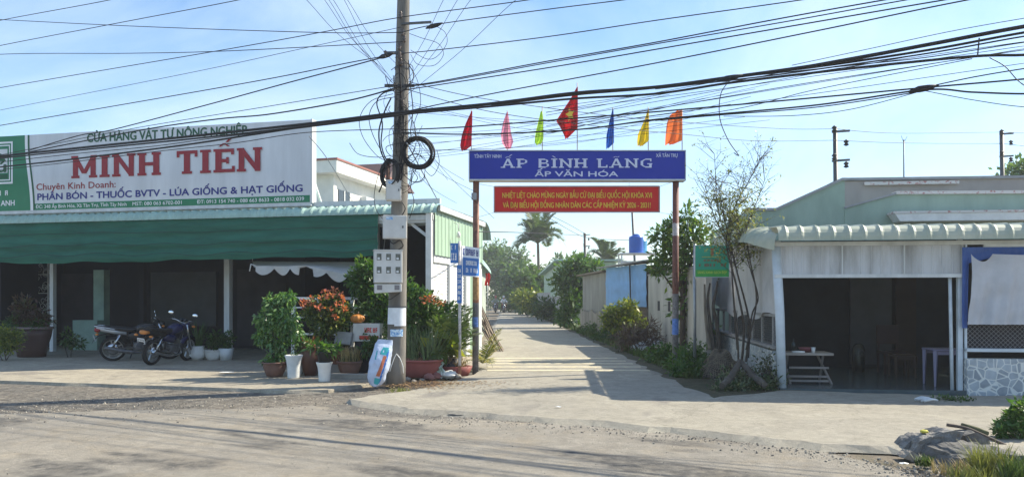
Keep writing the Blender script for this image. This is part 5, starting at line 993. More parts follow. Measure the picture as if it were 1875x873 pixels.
for k, (px, py, r_) in enumerate(((786, 693, .11), (800, 691, .1), (745, 697, .08), (772, 697, .05), (839, 691, .07), (757, 700, .06))):
    v = G(px, py); mb = MB(); mb.ball(v + Vector((0, 0, r_ * .35)), (r_, r_ * .8, r_ * .6), 12, 8, .5, k + 3, fr=2.6); one('stone', mb, M('reddish_stone', (.34, .15, .13), .85, .25, 7, .3) if k < 2 else M('grey_stone_b', (.30, .27, .23), .9, .25, 7, .3), ['reddish stone at the foot of the red tub, under the bags', 'rounder reddish stone touching the red tub under the green bag', 'grey stone by the right foot of the utility pole', 'tiny grey stone in the dirt before the red tub', 'grey stone at the foot of the street sign post', 'small grey stone in the dry litter near the pole'][k], 'stone')
# terracotta pot with snake plant and bushes behind the pole
t = potted('snake_plant', 'terracotta pot of upright strap leaves just right of the pole', 752, 664, flower_pot(.25, .34), m_terracotta, (.22, .3), Y=15.8); obj('leaves', blades([(x * .06 - .15, y * .06 - .1, .28) for x in range(6) for y in range(5)], 50, .75, .05, .35, 31, .15), m_snake, t)
t = potted('agave_clump', 'clump of grey green pointed strap leaves in a black pot near the street sign', 790, 672, flower_pot(.24, .3), m_black, (.2, .27), Y=15.55); obj('leaves', blades([(x * .06 - .12, y * .06 - .1, .26) for x in range(5) for y in range(5)], 80, .85, .05, .6, 32, .3), m_snake, t)
def bush(name, lb, px, py, Y, clumps, n, ln, wd, mat, seed, cat='bush', trunk=3, droop=.3, flowers=None, up=.2, z0=0.0, group=None, bmat=None, shell=.55):
    t = thing(name, lb, cat, (P(px, HY, Y).x, Y, z0), 0, group); ff = FRAMES[t]; rn = random.Random(seed)
    cl = [(ff.inv @ P(a, b, Y + dy), (ra, ra * .9, rz), wt) for (a, b, dy, ra, rz, wt) in clumps]
    for k in range(min(trunk, len(cl))):
        q = Vector(cl[k][0]); p = spline([Vector((rn.uniform(-.05, .05), rn.uniform(-.05, .05), -.05)), q * .5 + Vector((rn.uniform(-.1, .1), 0, 0)), q], 5); s = max(.012, q.length * .014)
        mb = MB(); mb.tube(p, [s * (1 - .6 * i / (len(p) - 1)) for i in range(len(p))], 7); obj('stem', mb, bmat or m_bark, t)
    leaf_obj('foliage', leaves(cl, n, ln, wd, droop, seed, up=up, shell=shell), mat, t)
    if flowers: leaf_obj('flowers', leaves([(ff.inv @ P(a, b, Y + dy), (.1, .1, .06), 1) for a, b, dy in flowers], 20 * len(flowers), .07, .05, .1, seed + 1, up=.5), lm_flower, t)
    return t
bush('dark_pot_plant', 'dark leafy plant filling the gap between the carton and the sack', 688, 650, 15.95, [(686, 628, 0, .16, .14, 1), (672, 640, 0, .18, .12, 1), (696, 640, .1, .14, .14, .8)], 420, .11, .045, lm_dark, 40, 'plant', 2)
bush('slender_plant', 'small green plant behind the tall white vase and the brown jar', 553, 650, 16.1, [(550, 635, 0, .16, .2, 1), (556, 655, 0, .16, .12, 1)], 380, .10, .04, lm_mid, 39, 'plant', 2)
bush('leafy_shrub', 'tall leafy shrub growing left of the meter cabinet behind the railing', 672, 620, 17.0, [(672, 500, 0, .32, .3, 1.2), (655, 512, 0, .25, .2, .8), (690, 495, .1, .2, .25, .6), (668, 530, 0, .3, .22, 1), (690, 545, 0, .3, .25, 1), (660, 580, .2, .35, .3, .9)], 2900, .12, .055, lm_mid, 41, 'shrub')
bush('dense_shrub', 'dense dark green shrub directly right of the pole below the meter cabinet', 765, 640, 16.3, [(750, 545, 0, .3, .32, 1), (775, 560, 0, .36, .32, 1.3), (760, 590, -.1, .42, .35, 1.5), (795, 585, 0, .3, .3, 1), (742, 520, .1, .18, .2, .4), (775, 620, 0, .35, .2, .8), (820, 575, .2, .3, .3, .9), (835, 600, .1, .25, .3, .7), (738, 560, .1, .25, .3, .7)], 4200, .12, .052, lm_mid, 42, 'shrub', flowers=[(788, 546, -.3), (797, 552, -.3), (806, 558, -.3), (780, 550, -.3)])
bush('low_shrub', 'low dark shrub behind the carton and the pumpkin', 700, 640, 16.7, [(700, 590, 0, .35, .28, 1), (680, 575, .1, .3, .25, 1), (712, 560, .1, .22, .3, .8), (690, 615, -.1, .4, .15, .8)], 2400, .11, .05, lm_mid, 43, 'shrub')
def palm_fronds(n, ln, leaf_l, leaf_w, seed, rise=.9, arch=.9, pairs=26, base=(0, 0, 0), azs=None, vee=.35, rad=.012):
    rn = random.Random(seed); L_ = []; st_ = MB()
    for i in range(n):
        a = azs[i] if azs else i * 2.39996 + rn.uniform(-.3, .3); l = ln * rn.uniform(.75, 1.1); rs = rise * rn.uniform(.3, 1.15); hh = Vector((math.cos(a), math.sin(a), 0)); sd = Vector((-math.sin(a), math.cos(a), 0)); pts = []
        for k in range(13): t = k / 12; pts.append(Vector(base) + hh * l * (t * (1 - .25 * t) / (1 + rs * .6)) + Vector((0, 0, l * (rs * t * .75 - arch * t * t * .62))))
        st_.tube(pts, [rad * (1 - .8 * k / 12) for k in range(13)], 5)
        for k in range(pairs):
            t = .14 + .86 * k / pairs; f = t * 12; j = min(int(f), 11); p = pts[j].lerp(pts[j + 1], f - j); tg = (pts[j + 1] - pts[j]).normalized(); nn = sd.cross(tg)
            q = leaf_l * math.sin(min(1, t * 1.05 + .12) * math.pi) ** .6 * rn.uniform(.85, 1.1)
            for s in (-1, 1):
                d = (sd * s + tg * .7 + nn * (-vee) + Vector((0, 0, -.25 - rn.random() * .3))).normalized(); wv = tg * leaf_w * .5; L_.append([p, p + d * q * .4 + wv, p + d * q, p + d * q * .4 - wv])
    return np.array([[list(c) for c in q] for q in L_]), st_
t = potted('areca_palm', 'feathery areca palm in a dark square pot behind the street sign post', 826, 668, [(.19, 0), (.24, .36), (.22, .36), (.2, .3), (.001, .3)], M('dark_slate_pot', (.045, .05, .06), .5), (.2, .31), Y=15.9)
lv, stm = palm_fronds(22, 1.45, .36, .04, 44, 1.7, .8, 22, (0, 0, .35)); leaf_obj('fronds', lv, lm_palm, t); obj('frond_stalks', stm, m_strapy, t)
bush('broadleaf_plant', 'broad leaved plant with one big pale leaf beside the areca palm', 812, 668, 15.55, [(812, 618, 0, .14, .12, 1), (822, 635, 0, .16, .12, 1), (800, 640, 0, .14, .1, .8)], 46, .28, .17, lm_yel, 45, 'plant', 3, .5)
t = thing('yellow_palm', 'small yellowing palm at the foot of the left gate post', 'palm', (P(884, HY, 17.6).x, 17.6, 0)); lv, stm = palm_fronds(11, 1.25, .28, .035, 46, 1.6, .75, 18, (0, 0, .1)); leaf_obj('fronds', lv, leaf_mat('leaf_yellow_palm', (.10, .13, .03), (.22, .22, .04), (.45, .36, .05)), t); obj('frond_stalks', stm, m_strapy, t)
t = potted('dead_fern', 'withered brown plant in a reddish trough by the gate post', 833, 686, [(.2, 0), (.26, .2), (.25, .2), (.22, .16), (.001, .16)], M('trough_red', (.24, .07, .06), .6), (.2, .17), Y=15.75, sx=1.4); obj('dead_leaves', blades([(x * .08 - .2, 0, .15) for x in range(6)], 70, .55, .02, .7, 47, 1.3), m_dry, t)
# small pots under the porch
for px, py, prof, mt, lb, n_, hh, sd in ((362, 650, [(.13, 0), (.2, .1), (.22, .22), (.17, .34), (.18, .36), (.15, .35), (.001, .33)], m_white, 'round white pot with tall spiky green leaves under the porch', 34, .85, 51), (391, 651, bowl(.24, .26), m_white, 'white footed bowl with a dark bushy plant, middle of three by the porch post', 0, .4, 52), (414, 648, [(.14, 0), (.19, .3), (.17, .3), (.001, .27)], m_offwhite, 'square white pot with a thin leafy plant by the porch post', 12, .5, 53)):
    t = potted('potted_plant', lb, px, py, prof, mt, None, Y=19.75)
    if n_: obj('leaves', blades([(0, 0, .3), (.04, .03, .3), (-.04, 0, .3)], n_, hh, .045, .45, sd, .4), m_strap, t)
    if sd != 51: leaf_obj('foliage', leaves([((0, 0, .5), (.22, .2, .22), 1)], 260, .11, .05, .3, sd), lm_dark, t)
# left end: planter with red plants, yellow bush in front
Yp = 20.8; pl = thing('planter_bowl', 'wide dark brown planter bowl full of reddish plants at the left end of the porch', 'planter', (P(58, HY, Yp).x, Yp, 0), SR); pf = FRAMES[pl]
zq = pf.z(58, 602); obj('trough', pot_mb([(.36, 0), (.40, zq * .3), (.50, zq * .75), (.53, zq), (.001, zq - .002)], sx=1.08, sy=.75), M('brown_planter', (.085, .045, .038), .5), pl); obj('rim', pot_mb([(.5, zq + .002), (.57, zq + .003), (.57, zq + .06), (.5, zq + .06)], sx=1.08, sy=.75), M('brown_planter_rim', (.18, .13, .12), .5), pl)
zr = pf.z(58, 602); leaf_obj('red_foliage', leaves([((-.2, 0, zr + .45), (.4, .25, .4), 1), ((.25, 0, zr + .25), (.35, .25, .2), .7)], 1100, .13, .05, .3, 54), lm_bronze, pl); leaf_obj('foliage', leaves([((-.5, -.1, zr + .15), (.3, .25, .16), 1), ((.3, -.1, zr + .12), (.35, .25, .13), 1)], 600, .12, .03, .4, 55), lm_dark, pl)
bush('yellow_shrub', 'low rounded yellow green shrub at the far left edge of the forecourt', 8, 650, 19.6, [(6, 610, 0, .42, .2, 1.2), (24, 616, 0, .28, .17, .9), (-15, 622, 0, .4, .3, 1), (10, 632, -.1, .42, .22, 1)], 3200, .07, .035, lm_yel, 56, 'shrub')
bush('wilted_plant', 'dark drooping plant beside the mint half wall under the porch', 128, 640, 20.6, [(125, 618, 0, .2, .22, 1), (140, 628, 0, .2, .15, 1)], 260, .13, .05, lm_dark, 57, 'plant')

# ------------------------------------------------------------ trees and brush along the lane
def tree(name, lb, px, Y, trunk_top_py, clumps, n, ln, wd, mat, seed, r=.12, cat='tree', base_dx=0, bark=None, droop=.35, group=None, shell=.6):
    bx = P(px, HY, Y).x; t = thing(name, lb, cat, (bx, Y, -.06), 0, group); ff = FRAMES[t]; rn = random.Random(seed); cl = [(ff.inv @ P(a, b, Y + dy), (ra, ra * .9, rz), wt) for (a, b, dy, ra, rz, wt) in clumps]
    top = ff.inv @ P(px + base_dx, trunk_top_py, Y); mb = MB(); p = spline([(0, 0, 0), Vector(top) * .5 + Vector((rn.uniform(-.1, .1), 0, 0)), top], 6); mb.tube(p, [r * (1 - .45 * k / (len(p) - 1)) for k in range(len(p))], 10)
    for (c, rad, w_) in cl:
        s = Vector(top) * rn.uniform(.6, 1.0); q = spline([s, s.lerp(Vector(c), .5) + Vector((0, 0, .1 * rad[0])), c], 4); mb.tube(q, [r * .42 * (1 - .75 * k / (len(q) - 1)) for k in range(len(q))], 6)
    obj('trunk', mb, bark or m_bark, t); leaf_obj('crown', leaves(cl, n, ln, wd, droop, seed, shell=shell), mat, t); return t
tree('leafy_tree', 'dark leafy tree standing behind the right gate post over the stained wall', 1250, 20.2, 520, [(1215, 430, 0, .42, .3, .8), (1225, 470, -.1, .5, .4, 1), (1250, 450, .2, .55, .5, 1.2), (1275, 430, 0, .5, .45, 1), (1262, 500, 0, .6, .5, 1.2), (1285, 480, .3, .5, .5, 1), (1205, 490, -.2, .3, .25, .5), (1260, 395, .1, .3, .35, .5), (1262, 560, .2, .55, .5, 1), (1275, 610, .1, .5, .5, .9), (1235, 412, 0, .25, .3, .4)], 3300, .17, .075, leaf_mat('leaf_painted_sunlit', (.04, .10, .02), (.09, .17, .03), (.18, .24, .05)), 61, .1)  # leaf tones lightened so the crown looks sunlit
bush('lane_bush', 'bushy green shrub at the right lane edge beside the corrugated shed', 1045, 605, 41, [(1045, 500, 0, .9, .7, 1.2), (1060, 485, 0, .7, .5, 1), (1030, 520, 0, .7, .6, 1), (1048, 550, -.3, .9, .7, 1.3), (1038, 580, -.5, .7, .5, 1), (1070, 530, .3, .6, .6, .8), (1085, 490, .5, .7, .5, .8)], 3600, .26, .12, lm_mid, 62)
bush('yellow_bush', 'yellow green bush at the right lane edge below the coconut palm', 965, 570, 64, [(960, 545, 0, 1.1, .7, 1.2), (985, 550, 0, 1.2, .7, 1.1), (975, 560, -.5, 1.3, .6, 1), (1005, 560, -1, 1.0, .6, .8)], 2200, .32, .15, lm_yel, 63)
bush('dark_bush', 'dark bush by the lane between the yellow bush and the lane bush', 1005, 590, 52, [(1000, 560, 0, .8, .6, 1), (1015, 570, -.2, .8, .6, 1), (990, 572, -.5, .6, .4, .7)], 1600, .25, .11, lm_dark, 64)
bush('roadside_bush', 'yellow green leafy bush before the blue tarpaulin shed', 1135, 620, 26.2, [(1125, 575, 0, .36, .3, 1), (1150, 565, .1, .36, .35, 1.1), (1140, 595, -.1, .5, .35, 1.3), (1115, 590, 0, .3, .3, .7), (1165, 590, .1, .36, .3, .8)], 1900, .16, .07, lm_yel, 65)
bush('dry_brush', 'dark brown dry brush heap at the foot of the pale stained wall', 1170, 640, 23.0, [(1160, 612, 0, .45, .35, 1), (1185, 605, 0, .4, .4, 1), (1145, 622, -.2, .4, .3, .9), (1195, 625, 0, .35, .3, .8)], 1700, .20, .022, leaf_mat('dry_brush_twig', (.06, .035, .025), (.11, .065, .045), (.17, .11, .07), transl=.1), 66, 'brush')
for i, (px, py, Y, rr, n_, mt, lb) in enumerate(((1085, 610, 34, .55, 900, lm_mid, 'green weeds at the foot of the corrugated shed'), (1065, 615, 38, .6, 700, lm_dark, 'dark weeds by the lane under the lane bush'), (1110, 620, 29, .5, 900, lm_dark, 'dark green weeds in front of the plank fence'), (1220, 655, 19, .55, 1200, lm_mid, 'green weeds around the dry brush near the gate post'), (1256, 672, 17.2, .5, 1500, lm_mid, 'leafy weeds at the foot of the right gate post'), (1270, 690, 15.6, .5, 1700, lm_dark, 'dark leafy weeds below the green notice sign'))):
    bush('weeds', lb, px, py, Y, [(px, py - 8, 0, rr, rr * .5, 1), (px + 14, py - 4, .2, rr * .7, rr * .5, .7), (px - 12, py, -.1, rr * .6, rr * .35, .6)], n_, .13 if Y > 25 else .09, .05, mt, 70 + i, 'weeds', 1)
# far tree masses beyond the bend
FT = [(908, 108, 562, 446, 4.4, 'tall dark tree above the far bend of the lane, leftmost'), (930, 104, 562, 458, 4.0, 'rounded dark tree left of the coconut palm'), (955, 84, 562, 486, 3.2, 'dark tree directly behind the coconut palm trunk'), (1024, 96, 545, 472, 3.2, 'pale green tree behind the green shed'), (1055, 90, 545, 470, 3.0, 'bushy tree between the green shed and the slim lane pole'), (1100, 86, 540, 487, 2.2, 'low tree behind the corrugated shed roof'), (978, 72, 566, 496, 2.4, 'bright green tree hiding the lower trunk of the coconut palm')]
for i, (px, Y, pb, pt, rr, lb) in enumerate(FT):
    rn = random.Random(80 + i); cl = [(px + rn.uniform(-24, 24), rn.uniform(pt + 16, pb - 6), rn.uniform(-2, 2), rr * rn.uniform(.32, .55), rr * rn.uniform(.28, .5), 1) for _ in range(13)] + [(px + rn.uniform(-6, 6), pt + 10, 0, rr * .4, rr * .35, .8)]
    tree('far_tree', lb, px, Y, (pt + pb) / 2, cl, 5200, .5, .24, lm_far, 80 + i, .2, group='trees beyond the bend of the lane')
rn = random.Random(5); cl = [(1865 + rn.uniform(-12, 40), rn.uniform(308, 345), rn.uniform(-1, 1), .9, .6, 1) for _ in range(9)]; tree('far_tree', 'tree top rising behind the green house at the right edge', 1880, 36, 360, cl, 2200, .26, .13, lm_far, 88, .2)
def coco(px, pyc, Y, lb, n, ln, seed, r=.14, lean=0, ll=.75, ra=(1.6, 1.0)):
    base = P(px + lean, HY, Y); t = thing('coconut_palm', lb, 'palm tree', (base.x, Y, -.06)); top = FRAMES[t].inv @ P(px, pyc, Y); mb = MB(); p = spline([(0, 0, 0), Vector(top) * .5 + Vector((.15, 0, 0)), top], 8); mb.tube(p, [r * (1.15 - .4 * k / (len(p) - 1)) for k in range(len(p))], 10); obj('trunk', mb, m_palebark, t)
    lv, stm = palm_fronds(n, ln, ll, .13, seed, ra[0], ra[1], 44, tuple(top), None, .55, .035); leaf_obj('crown', lv, leaf_mat('leaf_coconut', (.04, .085, .025), (.075, .125, .035), (.13, .17, .05), rough=.4), t); obj('frond_stalks', stm, m_strapy, t)
coco(985, 446, 74, 'coconut palm with drooping fronds rising above the far lane trees', 36, 5.3, 91, .16, -4, 1.1, (1.6, 1.05)); coco(1112, 484, 70, 'smaller coconut palm top behind the sheds', 16, 4.2, 92, .12, 0, .9)

# thin trees in front of the stall side
m_twig = M('dark_twig', (.085, .07, .058), .9, .3, 9, .4)
st2 = thing('thin_tree', 'thin many stemmed tree with sparse pale yellow leaves in front of the stall side', 'tree', (P(1362, HY, 14.6).x, 14.6, -.02)); tf = FRAMES[st2]; q = lambda px, py, dy=0: tf.inv @ P(px, py, 14.6 + dy)
main = [[(1366, 662), (1372, 600), (1366, 560), (1350, 500), (1336, 440), (1324, 390), (1316, 340)], [(1358, 664), (1362, 600), (1352, 540), (1340, 490), (1330, 440), (1345, 380), (1372, 330), (1392, 290)], [(1352, 660), (1350, 600), (1345, 560), (1340, 500), (1336, 450), (1316, 390), (1308, 282)], [(1370, 655), (1376, 580), (1388, 545), (1376, 500), (1362, 450), (1350, 400), (1352, 330)], [(1350, 640), (1346, 590), (1341, 520), (1337, 462), (1312, 405), (1290, 350)], [(1366, 640), (1385, 550), (1372, 470), (1366, 420), (1385, 370), (1400, 330)]]
mb = MB(); tips = []; rn = random.Random(12)
for i, pth in enumerate(main):
    p = spline([q(a, b, .1 * math.sin(i * 2 + k)) for k, (a, b) in enumerate(pth)], 6); n_ = len(p); mb.tube(p, [(.024 if i < 2 else .016) * (1 - .85 * k / (n_ - 1)) + .002 for k in range(n_)], 7)
    for k in range(n_ // 2, n_):
        for _ in range(2):
            d = Vector((rn.uniform(-1, 1), rn.uniform(-.7, .7), rn.uniform(.2, 1.1))).normalized() * rn.uniform(.25, .75); e = p[k] + d; mid = p[k].lerp(e, .5) + Vector((rn.uniform(-.05, .05), 0, .05)); mb.tube([p[k], mid, e], [.005, .004, .0018], 4); tips += [mid, e]
            for _ in range(2): e2 = mid + Vector((rn.uniform(-1, 1), rn.uniform(-.7, .7), rn.uniform(-.2, 1))).normalized() * rn.uniform(.12, .35); mb.tube([mid, e2], [.003, .0015], 3); tips.append(e2)
obj('trunk', mb, m_twig, st2); low = [t_ for t_ in tips if t_.z < 3.6]; leaf_obj('crown', np.concatenate([leaves([(t_, (.07, .07, .06), 1) for t_ in tips], 1300, .06, .022, .4, 13), leaves([(t_, (.14, .14, .12), 1) for t_ in low], 1900, .065, .026, .4, 14)]), lm_pale, st2)
for i, (pth, lb) in enumerate((([(1308, 648), (1300, 590), (1296, 550), (1300, 518)], 'bare dark stem standing left of the thin tree'), ([(1318, 650), (1312, 590), (1306, 560), (1312, 530), (1314, 514)], 'second bare dark stem touching the thin tree'), ([(1300, 640), (1292, 580), (1290, 520)], 'pale bare stem nearest the green notice post'))):
    mb = MB(); p = spline([P(a, b, 15.6) for a, b in pth], 6); mb.tube(p, [.045 * (1 - .6 * k / (len(p) - 1)) for k in range(len(p))], 8); one('bare_stem', mb, m_palebark if i == 2 else m_twig, lb, 'tree stem')
# pile at its foot: two logs under a brown net, brush and cuttings
m_log = M('log_bark', (.10, .085, .07), .9, .3, 6, .6, 20)
for i, (a, b, r_, lb) in enumerate(((P(1353, 662, 13.9), P(1400, 706, 12.95), .062, 'thick log slanting down to the right in front of the thin tree'), (P(1357, 664, 13.8), P(1322, 708, 13.1), .058, 'thick log slanting down to the left in front of the thin tree'))):
    p = [a.lerp(b, k / 6) + Vector((0, 0, .02 * math.sin(k * 1.3))) for k in range(7)]; mb = MB(); mb.tube(spline(p, 5), [r_ * (.92 + .22 * mnoise.noise(Vector((k * .5, i * 4, 1)))) for k in range(31)], 16); mb.v = [tuple(Vector(v_) + mnoise.noise_vector(Vector(v_) * 13) * .014) for v_ in mb.v]; one('log', mb, m_log, lb, 'log')
def netm(cx_, cy_, rx, ry, hh, sd):
    def fn(u, v): a = u * 2 * math.pi; r_ = v; k = 1 + .22 * mnoise.noise(Vector((math.cos(a) * 1.4, math.sin(a) * 1.4, sd))); n_ = mnoise.noise(Vector((math.cos(a) * v * 2.5, math.sin(a) * v * 2.5, sd + 3))); return (cx_ + rx * r_ * k * math.cos(a), cy_ + ry * r_ * k * math.sin(a), hh * (1 - r_ ** 1.5) * (1 + .35 * n_) + .03 * n_ + .01)
    return fn
v = G(1318, 690); mb = MB(); mb.grid(netm(v.x, v.y, .48, .6, .50, 2), 90, 30); mb.v = [tuple(Vector(v_) + mnoise.noise_vector(Vector(v_) * 9) * .035 + mnoise.noise_vector(Vector(v_) * 24) * .02) for v_ in mb.v]
nb2 = MB(); fn_ = netm(v.x, v.y - .02, .49, .61, .52, 2)
for k in range(1, 19): nb2.tube([Vector(fn_(j / 60, k / 19)) + mnoise.noise_vector(Vector(fn_(j / 60, k / 19)) * 9) * .035 + Vector((.01 * math.sin(j * 2.1), 0, .018)) for j in range(61)], .0055, 4, cap=False)
for j in range(52): nb2.tube([Vector(fn_((j + .3 * math.sin(k)) / 52, k / 14)) + mnoise.noise_vector(Vector(fn_(j / 52, k / 14)) * 9) * .035 + Vector((0, 0, .018)) for k in range(2, 15)], .0055, 4, cap=False)
m_net = M('brown_fish_net', (.075, .062, .05), .95, .4, 28, .9, 70); nh = one('net_heap', mb, m_net, 'heap of brown netting beside the two logs', 'net'); nb2.v = [tuple(Vector(v_) - nh.location) for v_ in nb2.v]; obj('net_cords', nb2, M('net_cord', (.24, .20, .15), .9, .3, 20), nh)
v = G(1368, 712); bush('cut_brush', 'heap of cut weeds and pale scraps at the foot of the logs', 1365, 712, v.y, [(1330, 712, -.1, .3, .09, 1), (1365, 708, -.1, .4, .12, 1.2), (1400, 705, 0, .35, .16, 1.2), (1415, 690, .2, .25, .2, .8), (1350, 690, .3, .4, .2, .8)], 1700, .09, .035, leaf_mat('cut_weed', (.03, .06, .02), (.07, .11, .04), (.26, .27, .20)), 95, 'brush', 0)
bush('purple_weeds', 'dull green weeds between the log and the white stall post', 1408, 680, 13.6, [(1405, 672, 0, .26, .25, 1), (1418, 690, 0, .2, .2, .8), (1395, 690, 0, .2, .15, .7)], 700, .08, .03, leaf_mat('purplish_weed', (.035, .06, .03), (.08, .10, .05), (.14, .10, .13)), 96, 'weeds', 1)
bush('notice_bush', 'green bush growing around the base of the green notice post', 1262, 660, 16.2, [(1258, 660, 0, .35, .3, 1), (1276, 650, .1, .35, .32, 1), (1290, 672, -.1, .32, .26, 1), (1248, 680, -.2, .3, .2, .8)], 2000, .085, .036, lm_mid, 97)
# loose sheet by the verge
v = G(1182, 640); mb = MB(); mb.obox(v + Vector((0, 0, .16)), (.95, .4, .03), (Matrix.Rotation(R(20), 3, 'Z') @ Matrix.Rotation(R(-20), 3, 'Y') @ Matrix.Rotation(R(25), 3, 'X'))); one('loose_board', mb, m_offwhite, 'broken white board lying in the weeds at the lane edge', 'board')
mb = MB(); rn = random.Random(3)
for k in range(2600):
    t_ = rn.random(); Y = 15.2 + 46 * t_ ** 1.9; edge = np.interp(Y, [15, 20, 30, 40, 60], [3.4, 3.35, 3.05, 2.9, 2.35]); x = edge + abs(rn.gauss(0, .35)) + .05; hgt = rn.uniform(.08, .24); a = rn.uniform(0, 6.28); d = Vector((math.cos(a), math.sin(a), 0)) * hgt * .45; s = Vector((-math.sin(a), math.cos(a), 0)) * .009 * (1 + Y * .03); o_ = Vector((x, Y, .0)); mb.add([o_ - s, o_ + s, o_ + d + Vector((0, 0, hgt))], [(0, 1, 2)])
tag(obj('verge_grass', mb, m_grass), 'short green grass growing along the right edge of the lane', 'grass', kind='stuff')

# ------------------------------------------------------------ broken concrete and weeds in the right foreground
m_rub = M('broken_concrete', (.27, .26, .24), .92, .35, 7, 1.0, 26, lo=.3, hi=.7, col2=(.10, .095, .09)); m_rub2 = M('dark_rubble', (.17, .165, .155), .92, .35, 9, 1.0, 26, col2=(.07, .068, .064))
def rock(lb, poly_px, Yc, depth, mat, seed, tilt=(0, 0, 0), name='concrete_chunk', rough=.05):
    """a broken slab: outline in px at its own distance, real depth, subdivided and roughened"""
    bm = bmesh.new(); fr_v = []; c = sum((P(a, b, Yc) for a, b in poly_px), Vector()) / len(poly_px)
    for yy in (0, depth):
        for a, b in poly_px: fr_v.append(bm.verts.new((P(a, b, Yc) - c) * (1 if yy == 0 else .86) + Vector((0, yy, .0))))
    bmesh.ops.convex_hull(bm, input=bm.verts); bmesh.ops.triangulate(bm, faces=bm.faces)
    for _ in range(3): bmesh.ops.subdivide_edges(bm, edges=[e for e in bm.edges if e.calc_length() > .045], cuts=1, use_grid_fill=True)
    rot = Matrix.Rotation(R(tilt[2]), 3, 'Z') @ Matrix.Rotation(R(tilt[0]), 3, 'X'); bm.normal_update()
    for v in bm.verts: n_ = mnoise.noise(v.co * 5 + Vector((seed * 3, 0, 0))) + .5 * mnoise.noise(v.co * 14 + Vector((seed, 0, 0))) + .35 * mnoise.noise(v.co * 31); v.co += v.normal * n_ * rough
    mb = MB(); bm.verts.ensure_lookup_table(); bm.verts.index_update(); mb.add([rot @ v.co + c for v in bm.verts], [tuple(v.index for v in f.verts) for f in bm.faces]); bm.free(); return one(name, mb, mat, lb, 'concrete chunk')
rock('big tilted slab of broken concrete in the right foreground', [(1668, 828), (1684, 808), (1712, 796), (1742, 787), (1768, 790), (1758, 812), (1734, 840), (1704, 841)], 8.0, .34, m_rub, 1, rough=.04)
rock('thin broken concrete piece on the left flank of the big slab', [(1652, 824), (1668, 806), (1692, 796), (1700, 812), (1676, 826)], 8.15, .3, m_rub, 2, rough=.025)
rock('dark rounded concrete lump behind the big slab', [(1764, 796), (1788, 792), (1810, 801), (1814, 815), (1796, 822), (1776, 812)], 8.3, .26, m_rub2, 3, rough=.03)
rock('small flat stone before the big slab', [(1656, 838), (1670, 826), (1694, 838), (1690, 846)], 7.75, .2, M('pale_rubble', (.33, .29, .24), .9, .25, 6, .6), 4, rough=.02)
rock('low grey mound of rubble under the grass at the right', [(1745, 868), (1760, 838), (1800, 828), (1850, 832), (1900, 842), (1920, 880), (1760, 886)], 7.3, .9, m_rub2, 5, rough=.05)
mb = MB(); mb.tube(spline([P(1733, 777, 8.6), P(1768, 783, 8.5), P(1800, 796, 8.4), P(1842, 815, 8.3)], 5), .018, 8); one('iron_bar', mb, M('rusty_bar', (.10, .075, .06), .8), 'bent rusty bar lying on the broken concrete', 'iron bar')
mb = MB(); mb.tube([P(1760, 778, 8.75), P(1790, 786, 8.7), P(1808, 794, 8.6)], .03, 8); one('stick', mb, M('mossy_stick', (.12, .12, .06), .9, .3, 9, .4), 'mossy stick lying behind the broken concrete', 'stick')
mb = MB(); mb.ball(P(1692, 789, 8.15), (.04, .04, .02), 12, 8, .4, 2); one('yellow_scrap', mb, M('yellow_scrap', (.55, .50, .08), .7), 'small yellow scrap on the left top of the big slab', 'scrap')
def tuft(lb, px, py, n, ln, mat, seed, w_=.3, name='grass_tuft'):
    v = G(px, py); v.z = -.03; rn = random.Random(seed); mb = blades([(v.x + rn.uniform(-w_, w_), v.y + rn.uniform(-w_ * .6, w_ * .6), -.02) for _ in range(30)], n, ln, .011, .5, seed, .5); return one(name, mb, mat, lb, 'grass tuft')
tuft('bright yellow green grass tuft in front of the rubble at the right', 1812, 868, 230, .36, m_grassy, 1, .14); tuft('grass tuft at the lower right corner of the road edge', 1866, 880, 260, .30, m_grass, 2, .2); tuft('small green weed tuft at the foot of the big slab', 1690, 848, 110, .13, m_grass, 3, .07); tuft('dry straw coloured grass in front of the rubble', 1750, 862, 160, .16, m_dry, 4, .22); tuft('sparse grass between the slab and the bright tuft', 1778, 880, 130, .2, m_grassy, 5, .16)
v = G(722, 716); mb = blades([(v.x + rn.uniform(-.12, .3), v.y + rn.uniform(-.1, .1), -.02) for _ in range(30)], 110, .10, .01, .6, 9, .4); one('grass_tuft', mb, m_grassy, 'tiny grass tuft in the dirt before the utility pole', 'grass tuft')
bush('foreground_shrub', 'green leafy shrub leaning in at the right edge before the stone wall', 1880, 830, 8.7, [(1862, 770, 0, .17, .11, 1), (1842, 782, 0, .12, .08, .8), (1880, 750, 0, .16, .14, 1), (1872, 795, 0, .17, .12, 1), (1895, 780, .1, .2, .25, 1.2), (1830, 790, -.05, .07, .05, .35), (1852, 760, .05, .08, .06, .4)], 1250, .075, .034, lm_mid, 98, 'shrub', 6)
for i, (px, py) in enumerate(((1690, 733), (1702, 736))):
    v = G(px, py, .03); mb = MB(); mb.tube(spline([v + Vector((-.12, 0, .02)), v + Vector((0, .03, .05)), v + Vector((.1, -.02, .03)), v + Vector((.02, -.05, .05)), v + Vector((-.1, -.03, .02))], 5), .018, 6); one('crumpled_rag', mb, m_offwhite, ['crumpled pale rag on the step before the stall', 'twisted pale scrap beside the rag before the stall'][i], 'rag')
bush('step_weeds', 'low dark weeds growing at the step before the right stall post', 1735, 735, 11.9, [(1735, 732, 0, .3, .05, 1), (1755, 733, 0, .25, .05, 1)], 380, .07, .025, lm_dark, 99, 'weeds', 0)
